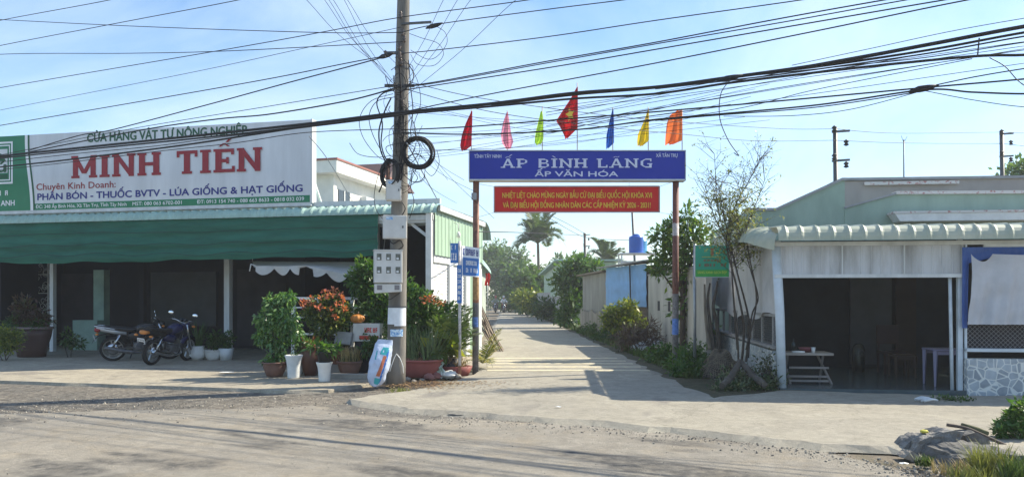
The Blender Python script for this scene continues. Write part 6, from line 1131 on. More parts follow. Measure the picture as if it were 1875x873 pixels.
# dry litter round the pole
rn = random.Random(8); L_ = []
for k in range(1500):
    v = G(rn.gauss(775, 62), 700 + abs(rn.gauss(0, 6.5)) + rn.uniform(-4, 2)); a = rn.uniform(0, 6.28); l = rn.uniform(.03, .09); d = Vector((math.cos(a), math.sin(a), rn.uniform(-.1, .3))) * l; s = Vector((-math.sin(a), math.cos(a), 0)) * rn.uniform(.006, .02); o_ = Vector((v.x, v.y, .02)); L_.append([o_, o_ + d * .5 + s, o_ + d, o_ + d * .5 - s])
tag(leaf_obj('leaf_litter', np.array([[list(c) for c in q_] for q_ in L_]), leaf_mat('dry_leaf', (.16, .09, .045), (.26, .16, .08), (.36, .27, .14), transl=.1)), 'dry brown leaves and straw scattered around the foot of the pole', 'leaf litter', kind='stuff')

# loose gravel, grit and litter along the broken edges of the paving
rn = random.Random(77); mb = MB(); mbl = MB()
def pebble(m, x, y, z, r_):
    a = rn.uniform(0, 6.28); k = [(math.cos(a + j * 1.5708) * r_ * rn.uniform(.7, 1.2), math.sin(a + j * 1.5708) * r_ * rn.uniform(.7, 1.2)) for j in range(4)]; h = r_ * rn.uniform(.5, 1.0)
    m.add([(x + p[0], y + p[1], z) for p in k] + [(x + p[0] * .5, y + p[1] * .5, z + h) for p in k], [(0, 1, 5, 4), (1, 2, 6, 5), (2, 3, 7, 6), (3, 0, 4, 7), (4, 5, 6, 7)])
edge = [gp(0, 742), gp(200, 738), gp(420, 735), gp(640, 737), gp(760, 752), gp(900, 760), gp(1100, 775), gp(1300, 793), gp(1500, 818), gp(1690, 858)]
for k in range(3600):
    i = rn.randrange(len(edge) - 1); t_ = rn.random(); x = edge[i][0] + (edge[i + 1][0] - edge[i][0]) * t_; y = edge[i][1] + (edge[i + 1][1] - edge[i][1]) * t_ + rn.gauss(0, .3 if i > 3 else .7) - .15
    pebble(mb if rn.random() < .6 else mbl, x, y, -.047, rn.choice((.005, .006, .007, .009, .012, .018)))
for k in range(1300): pebble(mb if rn.random() < .6 else mbl, rn.uniform(-9, 8), rn.uniform(6.8, 13.2) - .0, -.047, rn.choice((.004, .005, .007, .01)))
for k in range(700): v = G(rn.gauss(1740, 60), rn.gauss(850, 10)); pebble(mb if rn.random() < .6 else mbl, v.x, v.y, -.06, rn.choice((.006, .01, .014, .022)))
tag(obj('loose_gravel', mb, M('dark_grit', (.19, .175, .15), .9, .3, 5)), 'dark grit and gravel scattered along the broken road edge', 'gravel', kind='stuff'); tag(obj('pale_gravel', mbl, M('pale_grit', (.42, .38, .31), .9, .3, 5)), 'pale grit and chippings scattered along the broken road edge', 'gravel', kind='stuff')
# scraps of rubbish on the ground
for k, (px, py, r_, m_, lb) in enumerate(((415, 683, .10, m_white, 'flat white scrap of paper on the shaded forecourt'), (850, 754, .13, m_black, 'dark broken patch of tar at the apron edge'), (1022, 748, .03, m_offwhite, 'tiny pale scrap on the lane mouth'), (1655, 842, .03, m_white, 'tiny white scrap beside the rubble'))):
    v = G(px, py); v.z = .014 if py < 760 and px < 900 and px != 850 else (-.04 if px in (850, 1655) else .02); n_ = 11; vs = [(v.x + r_ * (1 + .5 * mnoise.noise(Vector((math.cos(j * .571), math.sin(j * .571), k)))) * math.cos(j * .571) * 1.6, v.y + r_ * math.sin(j * .571) * .8, v.z + .006 + .012 * rn.random()) for j in range(n_)]
    one('scrap', MB().add(vs + [(v.x, v.y, v.z + .022)], [(j, (j + 1) % n_, n_) for j in range(n_)]), m_, lb, 'scrap')
# ------------------------------------------------------------ motorbikes
m_tyre = M('tyre', (.015, .015, .016), .8, .2, 30, .3, 60); m_alloy = M('alloy_wheel', (.42, .42, .40), .35, .15, 9, metal=.7); m_chrome = M('chrome', (.55, .56, .58), .18, .05, metal=1.0); m_eng = M('engine_casting', (.16, .16, .165), .45, .25, 14, metal=.6); m_seat = M('black_vinyl', (.016, .016, .017), .5, .1)
m_plate = M('number_plate', (.78, .80, .82), .5, .04); m_ptxt = M('plate_figures', (.02, .02, .025), .5); m_lens_r = M('red_lens', (.30, .02, .025), .2); m_lens_o = M('orange_lens', (.60, .22, .05), .2); m_mirror = M('mirror_glass', (.75, .78, .80), .08, .02, metal=1.0)
def wheel(root, x, r, wd, spokes=5):
    wroot = bpy.data.objects.new('wheel', None); COL.objects.link(wroot); wroot.parent = root; wroot.location = (x, 0, r); FRAMES[wroot] = None
    rx = Matrix.Rotation(R(90), 4, 'X'); mb = MB()
    prof = [(-wd * .42, r * .79), (-wd * .5, r * .86), (-wd * .4, r * .95), (-wd * .15, r), (wd * .15, r), (wd * .4, r * .95), (wd * .5, r * .86), (wd * .42, r * .79)]
    n = 40; vs = [];
    for i in range(n):
        a = 2 * math.pi * i / n
        for (y, q) in prof: vs.append((q * math.cos(a), y, q * math.sin(a)))
    k = len(prof); mb.add(vs, [(i * k + j, ((i + 1) % n) * k + j, ((i + 1) % n) * k + (j + 1) % k, i * k + (j + 1) % k) for i in range(n) for j in range(k)], True); obj('tyre', mb, m_tyre, wroot)
    mb = MB(); mb.torus((0, 0, 0), r * .77, wd * .2, rx, 36, 8); mb.lathe([(.001, -wd * .6), (r * .16, -wd * .6), (r * .18, 0), (r * .16, wd * .6), (.001, wd * .6)], n=18, m4=rx)
    for s in range(spokes): a = 2 * math.pi * s / spokes + .3; b = a + .22; mb.bar((r * .12 * math.cos(a), 0, r * .12 * math.sin(a)), (r * .77 * math.cos(b), 0, r * .77 * math.sin(b)), .035, .028)
    obj('rim', mb, m_alloy, wroot)
    mb = MB(); mb.lathe([(r * .2, wd * .5), (r * .46, wd * .5), (r * .46, wd * .55), (r * .2, wd * .55)], n=28, m4=rx); obj('brake_disc', mb, m_chrome, wroot)
def loft(secs, n=18):                          # x, z centre, half width, half height
    mb = MB(); vs = []
    for (x, z, hw, hh) in secs:
        for k in range(n): a = 2 * math.pi * k / n; vs.append((x, hw * math.copysign(abs(math.cos(a)) ** .8, math.cos(a)), z + hh * math.copysign(abs(math.sin(a)) ** .8, math.sin(a))))
    m = len(secs); return mb.add(vs, [(i * n + k, i * n + (k + 1) % n, (i + 1) * n + (k + 1) % n, (i + 1) * n + k) for i in range(m - 1) for k in range(n)] + [tuple(range(n - 1, -1, -1)), tuple((m - 1) * n + k for k in range(n))], True)
def motorbike(lb, body_mat, tail_mat, lens, loc, head, lean=-8, plate='62', group='motorbikes parked before the shop porch', steer=0.0):
    t = thing('motorbike', lb, 'motorbike', loc, 0, group); t.rotation_euler = Matrix.Rotation(head, 3, 'Z').to_quaternion().to_euler(); FRAMES[t] = Fr((0, 0, 0))
    t.rotation_euler = (Matrix.Rotation(head, 3, 'Z') @ Matrix.Rotation(R(lean), 3, 'X')).to_euler()
    wheel(t, 0, .30, .12); wheel(t, 1.27, .30, .10)
    obj('fuel_tank', loft([(.48, .76, .05, .05), (.55, .79, .12, .10), (.72, .83, .145, .125), (.88, .83, .13, .11), (.98, .80, .06, .05)]), body_mat, t)
    obj('side_panel', loft([(.30, .62, .06, .05), (.42, .62, .11, .11), (.62, .60, .12, .12), (.72, .60, .07, .06)]), body_mat, t)
    obj('seat', loft([(-.22, .84, .07, .03), (-.15, .84, .12, .05), (.15, .80, .135, .06), (.4, .77, .12, .06), (.56, .80, .08, .05)]), m_seat, t)
    obj('tail_cowl', loft([(-.36, .83, .05, .03), (-.25, .80, .11, .06), (.0, .75, .125, .07), (.3, .70, .1, .06)]), tail_mat, t)
    obj('grab_rail', MB().tube(spline([(.05, .14, .80), (-.2, .15, .86), (-.38, .08, .885), (-.38, -.08, .885), (-.2, -.15, .86), (.05, -.14, .80)], 6), .014, 8), m_chrome if tail_mat is not m_seat else m_seat, t)
    obj('taillight', loft([(-.405, .78, .05, .028), (-.385, .78, .09, .05), (-.28, .78, .115, .045)]), lens, t)
    for s in (-1, 1):
        obj('turn_signal', MB().ball((-.34, s * .2, .70), (.04, .05, .028), 12, 8), m_lens_o, t); obj('turn_signal', MB().ball((1.12, s * .2, .88), (.035, .05, .028), 12, 8), m_lens_o, t)
        obj('shock_absorber', MB().tube([(-.01, s * .11, .34), (.16, s * .11, .66)], .028, 10), m_chrome, t)
        obj('fork', MB().tube([(1.27, s * .085, .30), (1.12, s * .085, .66), (1.02, s * .085, .92)], [.024, .028, .022], 10), m_chrome, t)
        obj('swingarm', MB().bar((0, s * .09, .30), (.45, s * .08, .34), .04, .03), m_eng, t)
        mir = obj('mirror', MB().tube(spline([(.98, s * .22, .98), (.97, s * .27, 1.08), (.95, s * .31, 1.14)], 4), .008, 6), m_seat, t); obj('mirror_glass', MB().ball((.94, s * .34, 1.17), (.016, .075, .045), 16, 10), m_mirror, mir)
        obj('grip', MB().tube([(.90, s * .26, 1.01), (.87, s * .37, 1.0)], .018, 8), m_seat, t); obj('foot_peg', MB().tube([(.50, s * .1, .29), (.50, s * .26, .29)], .016, 8), m_eng, t)
    obj('front_fender', MB().grid(lambda u, v: (1.27 + .335 * math.cos(R(35 + 115 * u)), (v - .5) * .14, .30 + .335 * math.sin(R(35 + 115 * u)) - .02 * (2 * v - 1) ** 2), 14, 6), body_mat, t)
    obj('rear_fender', MB().grid(lambda u, v: (-.02 + .34 * math.cos(R(80 + 95 * u)) - .10 * u, (v - .5) * .15, .32 + .36 * math.sin(R(80 + 95 * u)) + .10 * u - .02 * (2 * v - 1) ** 2), 12, 6), m_seat, t)
    pm = Matrix.Rotation(R(-22), 3, 'Y'); pl_ = obj('number_plate', MB().obox((-.40, 0, .58), (.008, .19, .14), pm), m_plate, t)
    mb = MB(); rn = random.Random(len(lb))
    for r_ in (0, 1):
        for k in range(4):
            c = Vector((-.40, -.065 + k * .043, .58)) + pm @ Vector((-.006, 0, .032 - .062 * r_)); mb.obox(c + pm @ Vector((0, -.011, 0)), (.003, .007, .046), pm); mb.obox(c + pm @ Vector((-.001, .011, .01)), (.003, .007, .026), pm); mb.obox(c + pm @ Vector((-.0014, 0, rn.choice((-.02, 0, .02)))), (.003, .03, .007), pm)
    obj('lettering', mb, m_ptxt, pl_)
    mb = MB(); mb.obox((.62, 0, .36), (.34, .24, .2)); mb.lathe([(.001, -.15), (.10, -.15), (.11, 0), (.10, .15), (.001, .15)], (.55, 0, .36), 20, m4=Matrix.Rotation(R(90), 4, 'X')); obj('engine', mb, m_eng, t, bevel=.02)
    mb = MB()
    for k in range(6): mb.obox((.73 + k * .012, 0, .44 + k * .024), (.17, .18, .012), Matrix.Rotation(R(20), 3, 'Y'))
    obj('cylinder_fins', mb, m_alloy, t)
    obj('frame', MB().tube(spline([(.42, 0, .34), (.44, 0, .66), (.75, 0, .72), (1.03, 0, .86), (.92, 0, .55), (.80, 0, .30), (.5, 0, .26)], 5), .022, 8), m_seat, t)
    obj('exhaust', MB().tube(spline([(.80, -.10, .40), (.84, -.13, .24), (.55, -.15, .22), (.2, -.16, .27), (-.18, -.17, .36)], 6), [.02] * 13 + [.03, .042] + [.048] * 9 + [.04], 12), m_chrome if body_mat.name.startswith('blue') else m_eng, t)
    obj('handlebar', MB().tube(spline([(.87, .37, 1.0), (.94, .22, 1.02), (1.0, .06, .96), (1.0, -.06, .96), (.94, -.22, 1.02), (.87, -.37, 1.0)], 6), .013, 8), m_chrome, t)
    hl = obj('headlight', loft([(1.0, .90, .08, .08), (1.08, .89, .105, .10), (1.16, .88, .09, .085)]), body_mat, t); obj('lens', MB().ball((1.15, 0, .88), (.02, .08, .075), 14, 10), m_mirror, hl)
    obj('gauges', MB().tube([(1.0, .05, 1.0), (.96, .05, 1.04)], .045, 14).tube([(1.0, -.05, 1.0), (.96, -.05, 1.04)], .045, 14), m_seat, t); obj('chain_guard', MB().bar((.02, .12, .36), (.46, .12, .38), .04, .02), m_eng, t); obj('side_stand', MB().bar((.45, .12, .26), (.38, .26, .0), .02), m_seat, t)
    t.scale = (1.03,) * 3; return t
m_bkblue = M('blue_black_paint', (.018, .02, .075), .25, .15, 4); m_bkgrey = M('black_paint', (.02, .02, .022), .25, .1); m_silver = M('silver_tail_paint', (.50, .50, .50), .3, .08, metal=.3)
b1 = Vector((-8.62, 18.25, 0)); motorbike('blue black motorbike with orange taillight parked nearest the road', m_bkblue, m_seat, m_lens_o, b1, math.atan2(.96, .24), 7)
b2 = Vector((-10.15, 19.45, 0)); motorbike('black motorbike with silver tail and red taillight behind the blue one', m_bkgrey, m_silver, m_lens_r, b2, math.atan2(.50, 1.0), 7)

# ------------------------------------------------------------ riders far down the lane
def skin_body(name, pts, edges, radii, mat, root=0, sub=1):
    me = bpy.data.meshes.new(name); me.from_pydata(pts, edges, []); o = bpy.data.objects.new(name, me); COL.objects.link(o)
    sk = o.modifiers.new('skin', 'SKIN'); ss = o.modifiers.new('sub', 'SUBSURF'); ss.levels = sub; ss.render_levels = sub
    for i, r_ in enumerate(radii): me.skin_vertices[0].data[i].radius = (r_, r_); me.skin_vertices[0].data[i].use_root = (i == root)
    dg = bpy.context.evaluated_depsgraph_get(); m2 = bpy.data.meshes.new_from_object(o.evaluated_get(dg)); bpy.data.objects.remove(o); bpy.data.meshes.remove(me)
    m2.name = name; m2.materials.clear(); m2.materials.append(mat)
    for p in m2.polygons: p.use_smooth = True
    q = bpy.data.objects.new(name, m2); COL.objects.link(q); return q
m_skin = M('skin', (.32, .17, .11), .55, .08); m_hair = M('black_hair', (.015, .012, .012), .6)
def rider(lb, loc, head, shirt, trousers, hat):
    t = thing('person', lb, 'person', loc, head); FRAMES[t] = Fr((0, 0, 0))
    pts = [(.15, 0, .88), (.17, 0, 1.05), (.22, 0, 1.28), (.25, 0, 1.40), (.27, 0, 1.47), (.29, 0, 1.56), (.31, 0, 1.66)]; rad = [.15, .14, .15, .09, .055, .095, .085]; ed = [(i, i + 1) for i in range(6)]
    for s in (-1, 1):
        b = len(pts); pts += [(.22, s * .19, 1.36), (.40, s * .27, 1.14), (.66, s * .30, 1.04), (.84, s * .31, 1.03)]; rad += [.062, .048, .04, .038]; ed += [(3, b), (b, b + 1), (b + 1, b + 2), (b + 2, b + 3)]
        for k, dy in enumerate((-.03, -.01, .01, .03)): c = len(pts); pts += [(.90, s * (.32 + dy * .8), 1.035), (.93, s * (.32 + dy), 1.0)]; rad += [.012, .011]; ed += [(b + 3, c), (c, c + 1)]
        c = len(pts); pts.append((.86, s * .26, 1.0)); rad.append(.013); ed.append((b + 3, c))
        b = len(pts); pts += [(.2, s * .12, .85), (.62, s * .20, .74), (.50, s * .20, .34), (.64, s * .20, .29)]; rad += [.10, .065, .05, .04]; ed += [(0, b), (b, b + 1), (b + 1, b + 2), (b + 2, b + 3)]
    body = skin_body('body', pts, ed, rad, m_skin); body.parent = t
    sp = [pts[i] for i in (0, 1, 2, 3)]; sr = [.17, .16, .17, .11]; se = [(0, 1), (1, 2), (2, 3)]
    for s in (-1, 1): b = len(sp); sp += [(.22, s * .19, 1.36), (.38, s * .26, 1.17), (.60, s * .295, 1.06)]; sr += [.078, .064, .056]; se += [(3, b), (b, b + 1), (b + 1, b + 2)]
    skin_body('shirt', sp, se, sr, shirt).parent = t
    tp = [(.12, 0, .88), (.15, 0, .98)]; tr = [.165, .15]; te = [(0, 1)]
    for s in (-1, 1): b = len(tp); tp += [(.2, s * .12, .85), (.62, s * .20, .74), (.50, s * .20, .40)]; tr += [.115, .08, .066]; te += [(0, b), (b, b + 1), (b + 1, b + 2)]
    skin_body('trousers', tp, te, tr, trousers).parent = t
    obj('helmet', MB().ball((.30, 0, 1.655), (.135, .125, .125), 18, 12), hat, t)
    mb = MB(); 
    for s in (-1, 1): mb.ball((.395, s * .035, 1.60), (.012, .014, .01), 8, 6)
    obj('eyes', mb, m_hair, t); obj('nose', MB().ball((.405, 0, 1.575), (.02, .014, .022), 8, 6), m_skin, t)
    return t
for px, py, lbp, lbb, sh_, tr_, hat, sd in ((908, 572, 'motorbike rider in pale green grey shirt coming along the far lane, left one', 'distant motorbike ridden at the left side of the far lane', (.30, .34, .28), (.06, .06, .07), (.55, .10, .10), 0), (922, 572.5, 'motorbike rider in white top and pale helmet on the far lane, right one', 'distant dark motorbike ridden in the middle of the far lane', (.70, .70, .70), (.10, .03, .04), (.65, .66, .68), 1)):
    v = G(px, py); v.z = .015; hd = R(-92 if sd == 0 else -86); bk = motorbike(lbb, m_bkgrey, m_seat, m_lens_r, v, hd, 0, group='motorbikes ridden on the far lane')
    rider(lbp, v + Vector((0, 0, .04)), hd, M('shirt_%s' % ('grey_green' if sd == 0 else 'white'), sh_, .8), M('trousers', tr_, .8), M('helmet_paint', hat, .3))

# ------------------------------------------------------------ overhead wires: strung along the road past the pole, at the height the poles carry them
def road_Y(px, off=0.0):
    r_ = (px - CX) / F; s = ((13.6 + off) * r_ + 2.0) / (.89 + .456 * r_); return 13.6 + off - .456 * s
def wire(lb, pts, r=.006, off=0.0, name='overhead_wire', group=None, cat='wire', n=10, sides=6, mat=None, ext=True):
    q = [P(a[0], a[1], a[2] if len(a) > 2 else road_Y(a[0], off)) for a in pts]
    if ext:                                    # carry the span on beyond what the photograph shows
        for e, f in ((0, 1), (-1, -2)):
            if (pts[e][0] <= 2 or pts[e][0] >= 1873 or pts[e][1] <= 2):
                d = (q[e] - q[f]); k_ = d.length; d.z *= .5; d = d.normalized() * min(k_, 3.0); x_ = [q[e] + d * (j + 1) for j in range(max(1, int(6 / max(.3, min(k_, 3.0)))))]; q = (x_[::-1] + q) if e == 0 else (q + x_)
    mb = MB(); mb.tube(spline(q, n), r, sides); return one(name, mb, mat or m_wire, lb, cat, group)
W_ = [('main thick black cable bundle crossing the whole scene', [(0, 286), (144, 271), (384, 246), (570, 226), (735, 206), (900, 190), (1050, 171), (1200, 160), (1337, 142), (1500, 119), (1700, 82), (1875, 49)], .025, -.32),
 ('second black cable bundle twined under the main one, rising to the right', [(0, 290), (144, 275), (384, 251), (570, 230), (735, 210), (900, 195), (1050, 181), (1200, 172), (1337, 152), (1512, 131), (1650, 116), (1790, 103), (1875, 101)], .017, -.40),
 ('black cable along the lower edge of the main bundle on the right', [(900, 193), (1050, 174), (1200, 161), (1337, 141), (1500, 122), (1700, 92), (1875, 60)], .016, -.25),
 ('thinner black cable just below the main bundle at the right edge', [(1200, 163), (1400, 140), (1512, 125), (1700, 98), (1875, 67)], .010, -.42),
 ('black cable bundle crossing the shop sign through its big red letters', [(0, 306), (112, 294), (320, 268), (448, 249), (580, 229), (735, 208)], .018, -.22),
 ('thin cable wandering below the main bundle across the shop sign', [(0, 297), (144, 281), (280, 268), (400, 252), (540, 236), (735, 212)], .008, -.15),
 ('loose thin cable sagging over the lower red letters of the shop sign', [(0, 311), (120, 298), (300, 276), (430, 262), (560, 243), (735, 236)], .006, -.1),
 ('twisted grey service cable reaching the pole from the shop sign top', [(0, 289), (120, 265), (272, 236), (400, 218), (496, 209), (640, 184), (735, 158)], .013, -.3),
 ('thin wire just above the twisted grey cable over the shop sign', [(0, 284), (224, 239), (485, 196), (735, 155)], .005, -.3),
 ('thick black wire falling from the pole bracket to the shop sign', [(52, 276), (142, 249), (209, 237), (380, 192), (523, 153), (640, 122), (706, 104)], .011, -.2),
 ('wire from the pole bracket crossing the sky to the left edge, upper of two', [(0, 230), (240, 189), (485, 146), (635, 116), (706, 103)], .007, -.2),
 ('long thin faint wire over the left sky, just above the bracket wire', [(0, 202), (336, 136), (560, 88), (735, 50)], .004, 0),
 ('long wire over the left sky rising to the pole top and beyond', [(0, 161), (396, 94), (597, 58), (735, 32), (970, 0)], .006, -.2),
 ('nearly level wire across the left sky, lower of two', [(0, 100), (239, 98), (411, 94), (700, 79), (735, 76)], .006, .1),
 ('nearly level wire dipping across the top left sky', [(0, 36), (11, 37), (258, 49), (582, 60), (735, 60)], .006, .1),
 ('wire cutting across the top left corner of the sky', [(0, 38), (203, 0)], .006, -.2),
 ('longer wire slanting across the top left sky below the corner wire', [(0, 84), (230, 40), (439, 0)], .006, -.2),
 ('topmost wire over the right sky from the pole, nearest the picture top', [(735, 60), (800, 45), (1000, 18), (1205, -8)], .006, 0),
 ('wire from the pole shoulder over the gate flags, first of the upper four', [(735, 98), (800, 92), (1000, 68), (1200, 38), (1470, 0)], .006, -.1),
 ('upper paired wire over the right sky', [(735, 158), (800, 150), (1000, 113), (1200, 78), (1420, 36), (1622, 0)], .007, -.2),
 ('lower paired wire over the right sky', [(735, 159), (800, 152), (1000, 116), (1200, 81), (1440, 40), (1662, 0)], .006, -.28),
 ('single wire below the paired wires over the right sky', [(735, 166), (1000, 125), (1200, 91), (1480, 43), (1732, 0)], .007, -.2),
 ('lowest of the steep wires over the right sky', [(735, 206), (900, 172), (1200, 116), (1500, 56), (1774, 0)], .007, -.2),
 ('upper cable running behind the flags to the knotted joint on the right', [(735, 238), (860, 232), (1050, 217), (1200, 205), (1450, 183), (1691, 161), (1875, 145)], .011, .1),
 ('lower cable running across the flags to the knotted joint on the right', [(735, 243), (860, 246), (1050, 238), (1200, 219), (1317, 209), (1500, 192), (1691, 165), (1780, 169), (1875, 172)], .012, .1),
 ('slack wire just under the lower flag cable', [(1200, 221), (1317, 211), (1500, 196), (1691, 167)], .006, .18),
 ('wire leaving the knotted joint steeply up to the right edge', [(1691, 161), (1780, 142), (1875, 126)], .006, .1),
 ('thin wire leaving the knotted joint downward to the right edge', [(1691, 166), (1780, 183), (1875, 196)], .004, .1),
 ('thin sagging loop wire left of the knotted joint', [(1325, 213), (1450, 212), (1560, 200), (1691, 166)], .004, .15),
 ('hair thin wire just above the main bundle at the right edge', [(1450, 120), (1600, 88), (1740, 58), (1875, 34)], .0035, -.3),
 ('thin wire from the bundle fork up to the right edge', [(1337, 143), (1560, 120), (1700, 105), (1875, 78)], .005, -.4),
 ('dashed looking thin wire between the main bundle and the flag cables', [(1050, 228), (1200, 200), (1450, 157), (1700, 118), (1875, 92)], .004, 0),
 ('thin wire beneath the dashed one, parallel to the flag cables', [(1000, 244), (1317, 205), (1500, 163), (1780, 108)], .004, 0),
 ('short tie wire joining the two bundles at the far right', [(1793, 70), (1790, 103)], .008, -.35)]
for lb, pts, r_, off in W_: wire(lb, pts, r_ * (1.3 if r_ < .008 else 1.0), off)
# tails, loops and drops
for lb, pts, r_ in (('loose black cable end dangling from the bundle right of the orange flag', [(1337, 147, 11.6), (1320, 172, 11.6), (1318, 216, 11.6), (1333, 256, 11.6), (1352, 284, 11.6), (1344, 280, 11.6)], .007),
 ('thin black cable curling down from the bundle at the far right', [(1812, 106, 9.4), (1840, 122, 9.4), (1862, 146, 9.4), (1880, 160, 9.4)], .006)):
    wire(lb, pts, r_, ext=False, name='hanging_cable', cat='cable')
Yp = PB.y - .3
LP = [('big loop of black cable hanging down the left side of the pole', [(722, 165), (700, 172), (690, 190), (700, 225), (698, 262), (706, 290), (716, 300)], .012), ('wide thin loop of cable swinging out left of the pole', [(720, 172), (680, 185), (659, 215), (664, 250), (690, 285), (712, 296)], .006), ('middle loop of cable left of the pole', [(722, 178), (690, 186), (676, 212), (682, 245), (700, 280)], .007), ('tight bunch of cable running down beside the left coil', [(716, 180), (704, 205), (694, 240), (697, 275), (706, 300), (702, 330), (694, 352)], .014), ('thin cable dropping from the left coil to the shop roof', [(700, 300), (690, 330), (685, 362), (690, 386), (702, 402)], .006), ('cable bridging from the left bundle to the pole with a long sag', [(640, 262), (656, 282), (690, 288), (722, 284)], .006),
 ('thin round loop of wire high on the right side of the pole', [(750, 62), (772, 70), (802, 80), (812, 100), (795, 120), (765, 118), (752, 100)], .005), ('drooping wire loop under the right pole bracket', [(798, 48), (815, 60), (818, 80), (800, 104), (780, 108), (752, 92)], .005), ('cable running straight down the right side of the pole', [(748, 110), (752, 160), (756, 200), (752, 240), (755, 262)], .01), ('thin cable falling from the pole shoulder to the right coil', [(750, 120), (765, 150), (770, 190), (758, 230), (766, 258)], .006), ('loop of cable hanging below the right coil', [(770, 300), (790, 322), (804, 300), (800, 275)], .006), ('dark cable hanging straight beneath the right coil to the cabinet', [(758, 306), (752, 340), (758, 370), (750, 400)], .007), ('cable bunch bending into the upper junction box', [(735, 240), (742, 280), (736, 310), (726, 335)], .012), ('thin cables between the junction boxes on the pole', [(736, 370), (742, 382), (735, 396)], .01), ('bundle of black wires entering the top of the meter cabinet', [(712, 438), (720, 446), (732, 440), (738, 450), (728, 458)], .012), ('stray wire arching under the meter cabinet', [(700, 536), (712, 548), (726, 540), (732, 536)], .008)]
for lb, pts, r_ in LP: wire(lb, [(a, b, Yp) for a, b in pts], r_, ext=False, name='hanging_cable', cat='cable', n=7, group='cable loops on the pole')
# short splices wrapped on the cables
for px, py, Y, lb in ((706, 103, PB.y - .25, 'black wire clamp at the left end of the pole bracket'), (795, 48, PB.y - .25, 'black wire clamp on the right pole bracket near the top'), (1691, 163, road_Y(1691, .1), 'dark knotted joint where the two flag cables meet'), (1337, 144, road_Y(1337, -.35), 'dark tie around the main bundle right of the orange flag')):
    mb = MB(); c = P(px, py, Y); mb.tube([c - Vector((.16, -.07, .02)), c - Vector((.05, -.02, 0)), c + Vector((.05, -.02, .01)), c + Vector((.16, -.07, .03))], [.012, .045, .04, .012], 8); one('wire_clamp', mb, m_wire, lb, 'clamp')
# service wires fanning from the pole over the road, and out across the lane
FAN = [(561, 690, 110), (594, 700, 120), (602, 712, 140), (610, 722, 150), (630, 730, 158), (636, 734, 120)]
for a, b, c in FAN: wire('thin service wire fanning from the pole up over the road, left of the pole top', [(b + 6, c + 12, PB.y - .2), ((a + b) / 2 - 4, c / 2 + 10, 12.4), (a, 0, 11.2)], .004, name='service_wire', group='service wires fanning up left of the pole')
for a, c in ((812, 130), (838, 150), (862, 160), (945, 175)): wire('thin service wire fanning from the pole up over the road, right of the pole top', [(744, c, PB.y - .2), ((a + 744) / 2, c / 2 + 6, 12.4), (a, 0, 11.2)], .004, name='service_wire', group='service wires fanning up right of the pole')
for pts in ([(748, 150, 13.6), (880, 180, 14), (1100, 210, 15), (1250, 224, 16.5), (1435, 236, 18.6), (1529, 236, 19.2)], [(748, 165, 13.6), (900, 205, 14), (1100, 232, 15), (1250, 246, 16.5), (1383, 258, 18), (1529, 257, 19.2)]): wire('thin wire running from the pole behind the flags to the rear power pole', pts, .006, ext=False, name='service_wire', group='wires from the pole to the rear power pole')
for pts in ([(1529, 236, 19.2), (1640, 244, 21.5), (1834, 242, 25)], [(1529, 257, 19.2), (1658, 262, 21.5), (1834, 263, 25)]): wire('thin wire strung between the two rear power poles', pts, .008, ext=False, name='service_wire', group='wires between the rear power poles')
for pts in ([(1834, 242, 25), (1880, 244, 25.4)], [(1834, 263, 25), (1880, 268, 25.4)]): wire('short wire leaving the rear power pole at the right edge', pts, .008, ext=False, name='service_wire', group='wires at the right edge')
rn = random.Random(17)
for k in range(13):
    y0 = rn.uniform(180, 300); y1 = rn.uniform(170, 262); xm = rn.uniform(900, 1050); wire('hair thin wire crossing the sky between the pole and the flags', [(746, y0, 13.6), (xm, (y0 + y1) / 2 + rn.uniform(2, 14), 13), (rn.uniform(1180, 1420), y1 - 30, 12)], .0032, ext=False, name='service_wire', group='thin wires between the pole and the flags')
for k, (a, b) in enumerate((((752, 235), (905, 400)), ((756, 250), (850, 330)), ((750, 300), (836, 372)), ((752, 270), (872, 352)), ((748, 205), (820, 330)))): wire('thin drop wire falling from the pole toward the shop roof corner and gate', [(a[0], a[1], 13.7), ((a[0] + b[0]) / 2 - 3, (a[1] + b[1]) / 2 + 8, 15), (b[0], b[1], 16.6 if k != 2 else 18.5)], .004, ext=False, name='service_wire', group='drop wires from the pole')
wire('pale stay wire slanting down from the left sky to the shop roof', [(566, 250, 14.2), (600, 292, 15.5), (645, 368, 18.2)], .008, ext=False, name='service_wire', mat=m_galv)
wire('thin pale stay wire from the pole foot coils down to the shop roof corner', [(745, 262, 13.7), (775, 318, 15), (800, 364, 17.8)], .012, ext=False, name='service_wire', mat=m_galv)
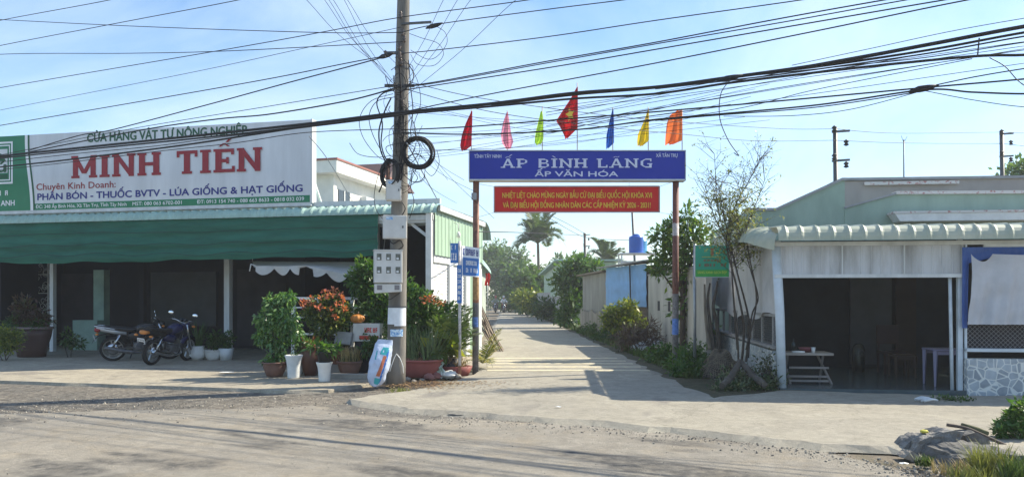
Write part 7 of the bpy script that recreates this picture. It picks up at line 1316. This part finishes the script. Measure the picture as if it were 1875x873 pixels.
for pts in ([(995, 388, 38), (1040, 410, 44), (1071, 428, 50)], [(1000, 396, 38), (1071, 434, 50), (1160, 440, 37)], [(872, 424, 17), (960, 426, 30), (1071, 431, 50)]): wire('thin lane wire below the red banner reaching the slim lane pole', pts, .014, ext=False, name='service_wire', group='wires on the slim lane pole')

rn = random.Random(23)
for k in range(26):                             # the snarl of thin cable wound about the upper pole
    c = (rn.gauss(738, 10), rn.uniform(120, 330)); a0 = rn.uniform(0, 6.28); rx, ry = rn.uniform(10, 30), rn.uniform(14, 42); pts = []
    for j in range(9): a = a0 + j * .62; pts.append((c[0] + rx * math.cos(a) * (1 + .2 * math.sin(j * 2 + k)), c[1] + ry * math.sin(a), PB.y - .27 + .08 * math.sin(a * 1.0 + k)))
    wire('thin tangled cable loop wound round the upper part of the pole', pts, rn.choice((.004, .005, .007)), ext=False, name='hanging_cable', cat='cable', n=5, sides=5, group='tangled loops on the upper pole')
for k in range(7):
    x0 = rn.uniform(726, 750); p0 = rn.uniform(110, 200); wire('cable clinging straight down the face of the pole', [(x0, p0, PB.y - .2), (x0 + rn.uniform(-6, 4), p0 + 60, PB.y - .22), (x0 + rn.uniform(-6, 2), p0 + 130, PB.y - .22)], .009, ext=False, name='hanging_cable', cat='cable', n=6, group='cables down the pole face')
# air: the far end of the lane fades a little
mb = MB(); mb.box(-160, 160, -14, 210, -1.1, 12.5)
hz = tag(obj('haze', mb, base_mat('haze')[0]), 'thin pale morning haze over the whole place', 'haze', kind='stuff'); hm = hz.data.materials[0].node_tree
for n_ in list(hm.nodes):
    if n_.type == 'BSDF_PRINCIPLED': hm.nodes.remove(n_)
pv = hm.nodes.new('ShaderNodeVolumePrincipled'); pv.inputs['Color'].default_value = (.92, .95, 1, 1); pv.inputs['Density'].default_value = .0011; pv.inputs['Anisotropy'].default_value = .2
hm.links.new(pv.outputs[0], hm.nodes['Material Output'].inputs['Volume'])

rn = random.Random(31)
for k in range(7):
    a = rn.uniform(172, 235); b = a - rn.uniform(90, 150); wire('hair thin wire slanting over the right sky between the bundle and the flag cables', [(1000, a + 25, road_Y(1000, .1)), (1400, (a + b) / 2 + 20, road_Y(1400, .1)), (1880, b, road_Y(1880, .1))], .0042, ext=False, name='service_wire', group='thin wires over the right sky')
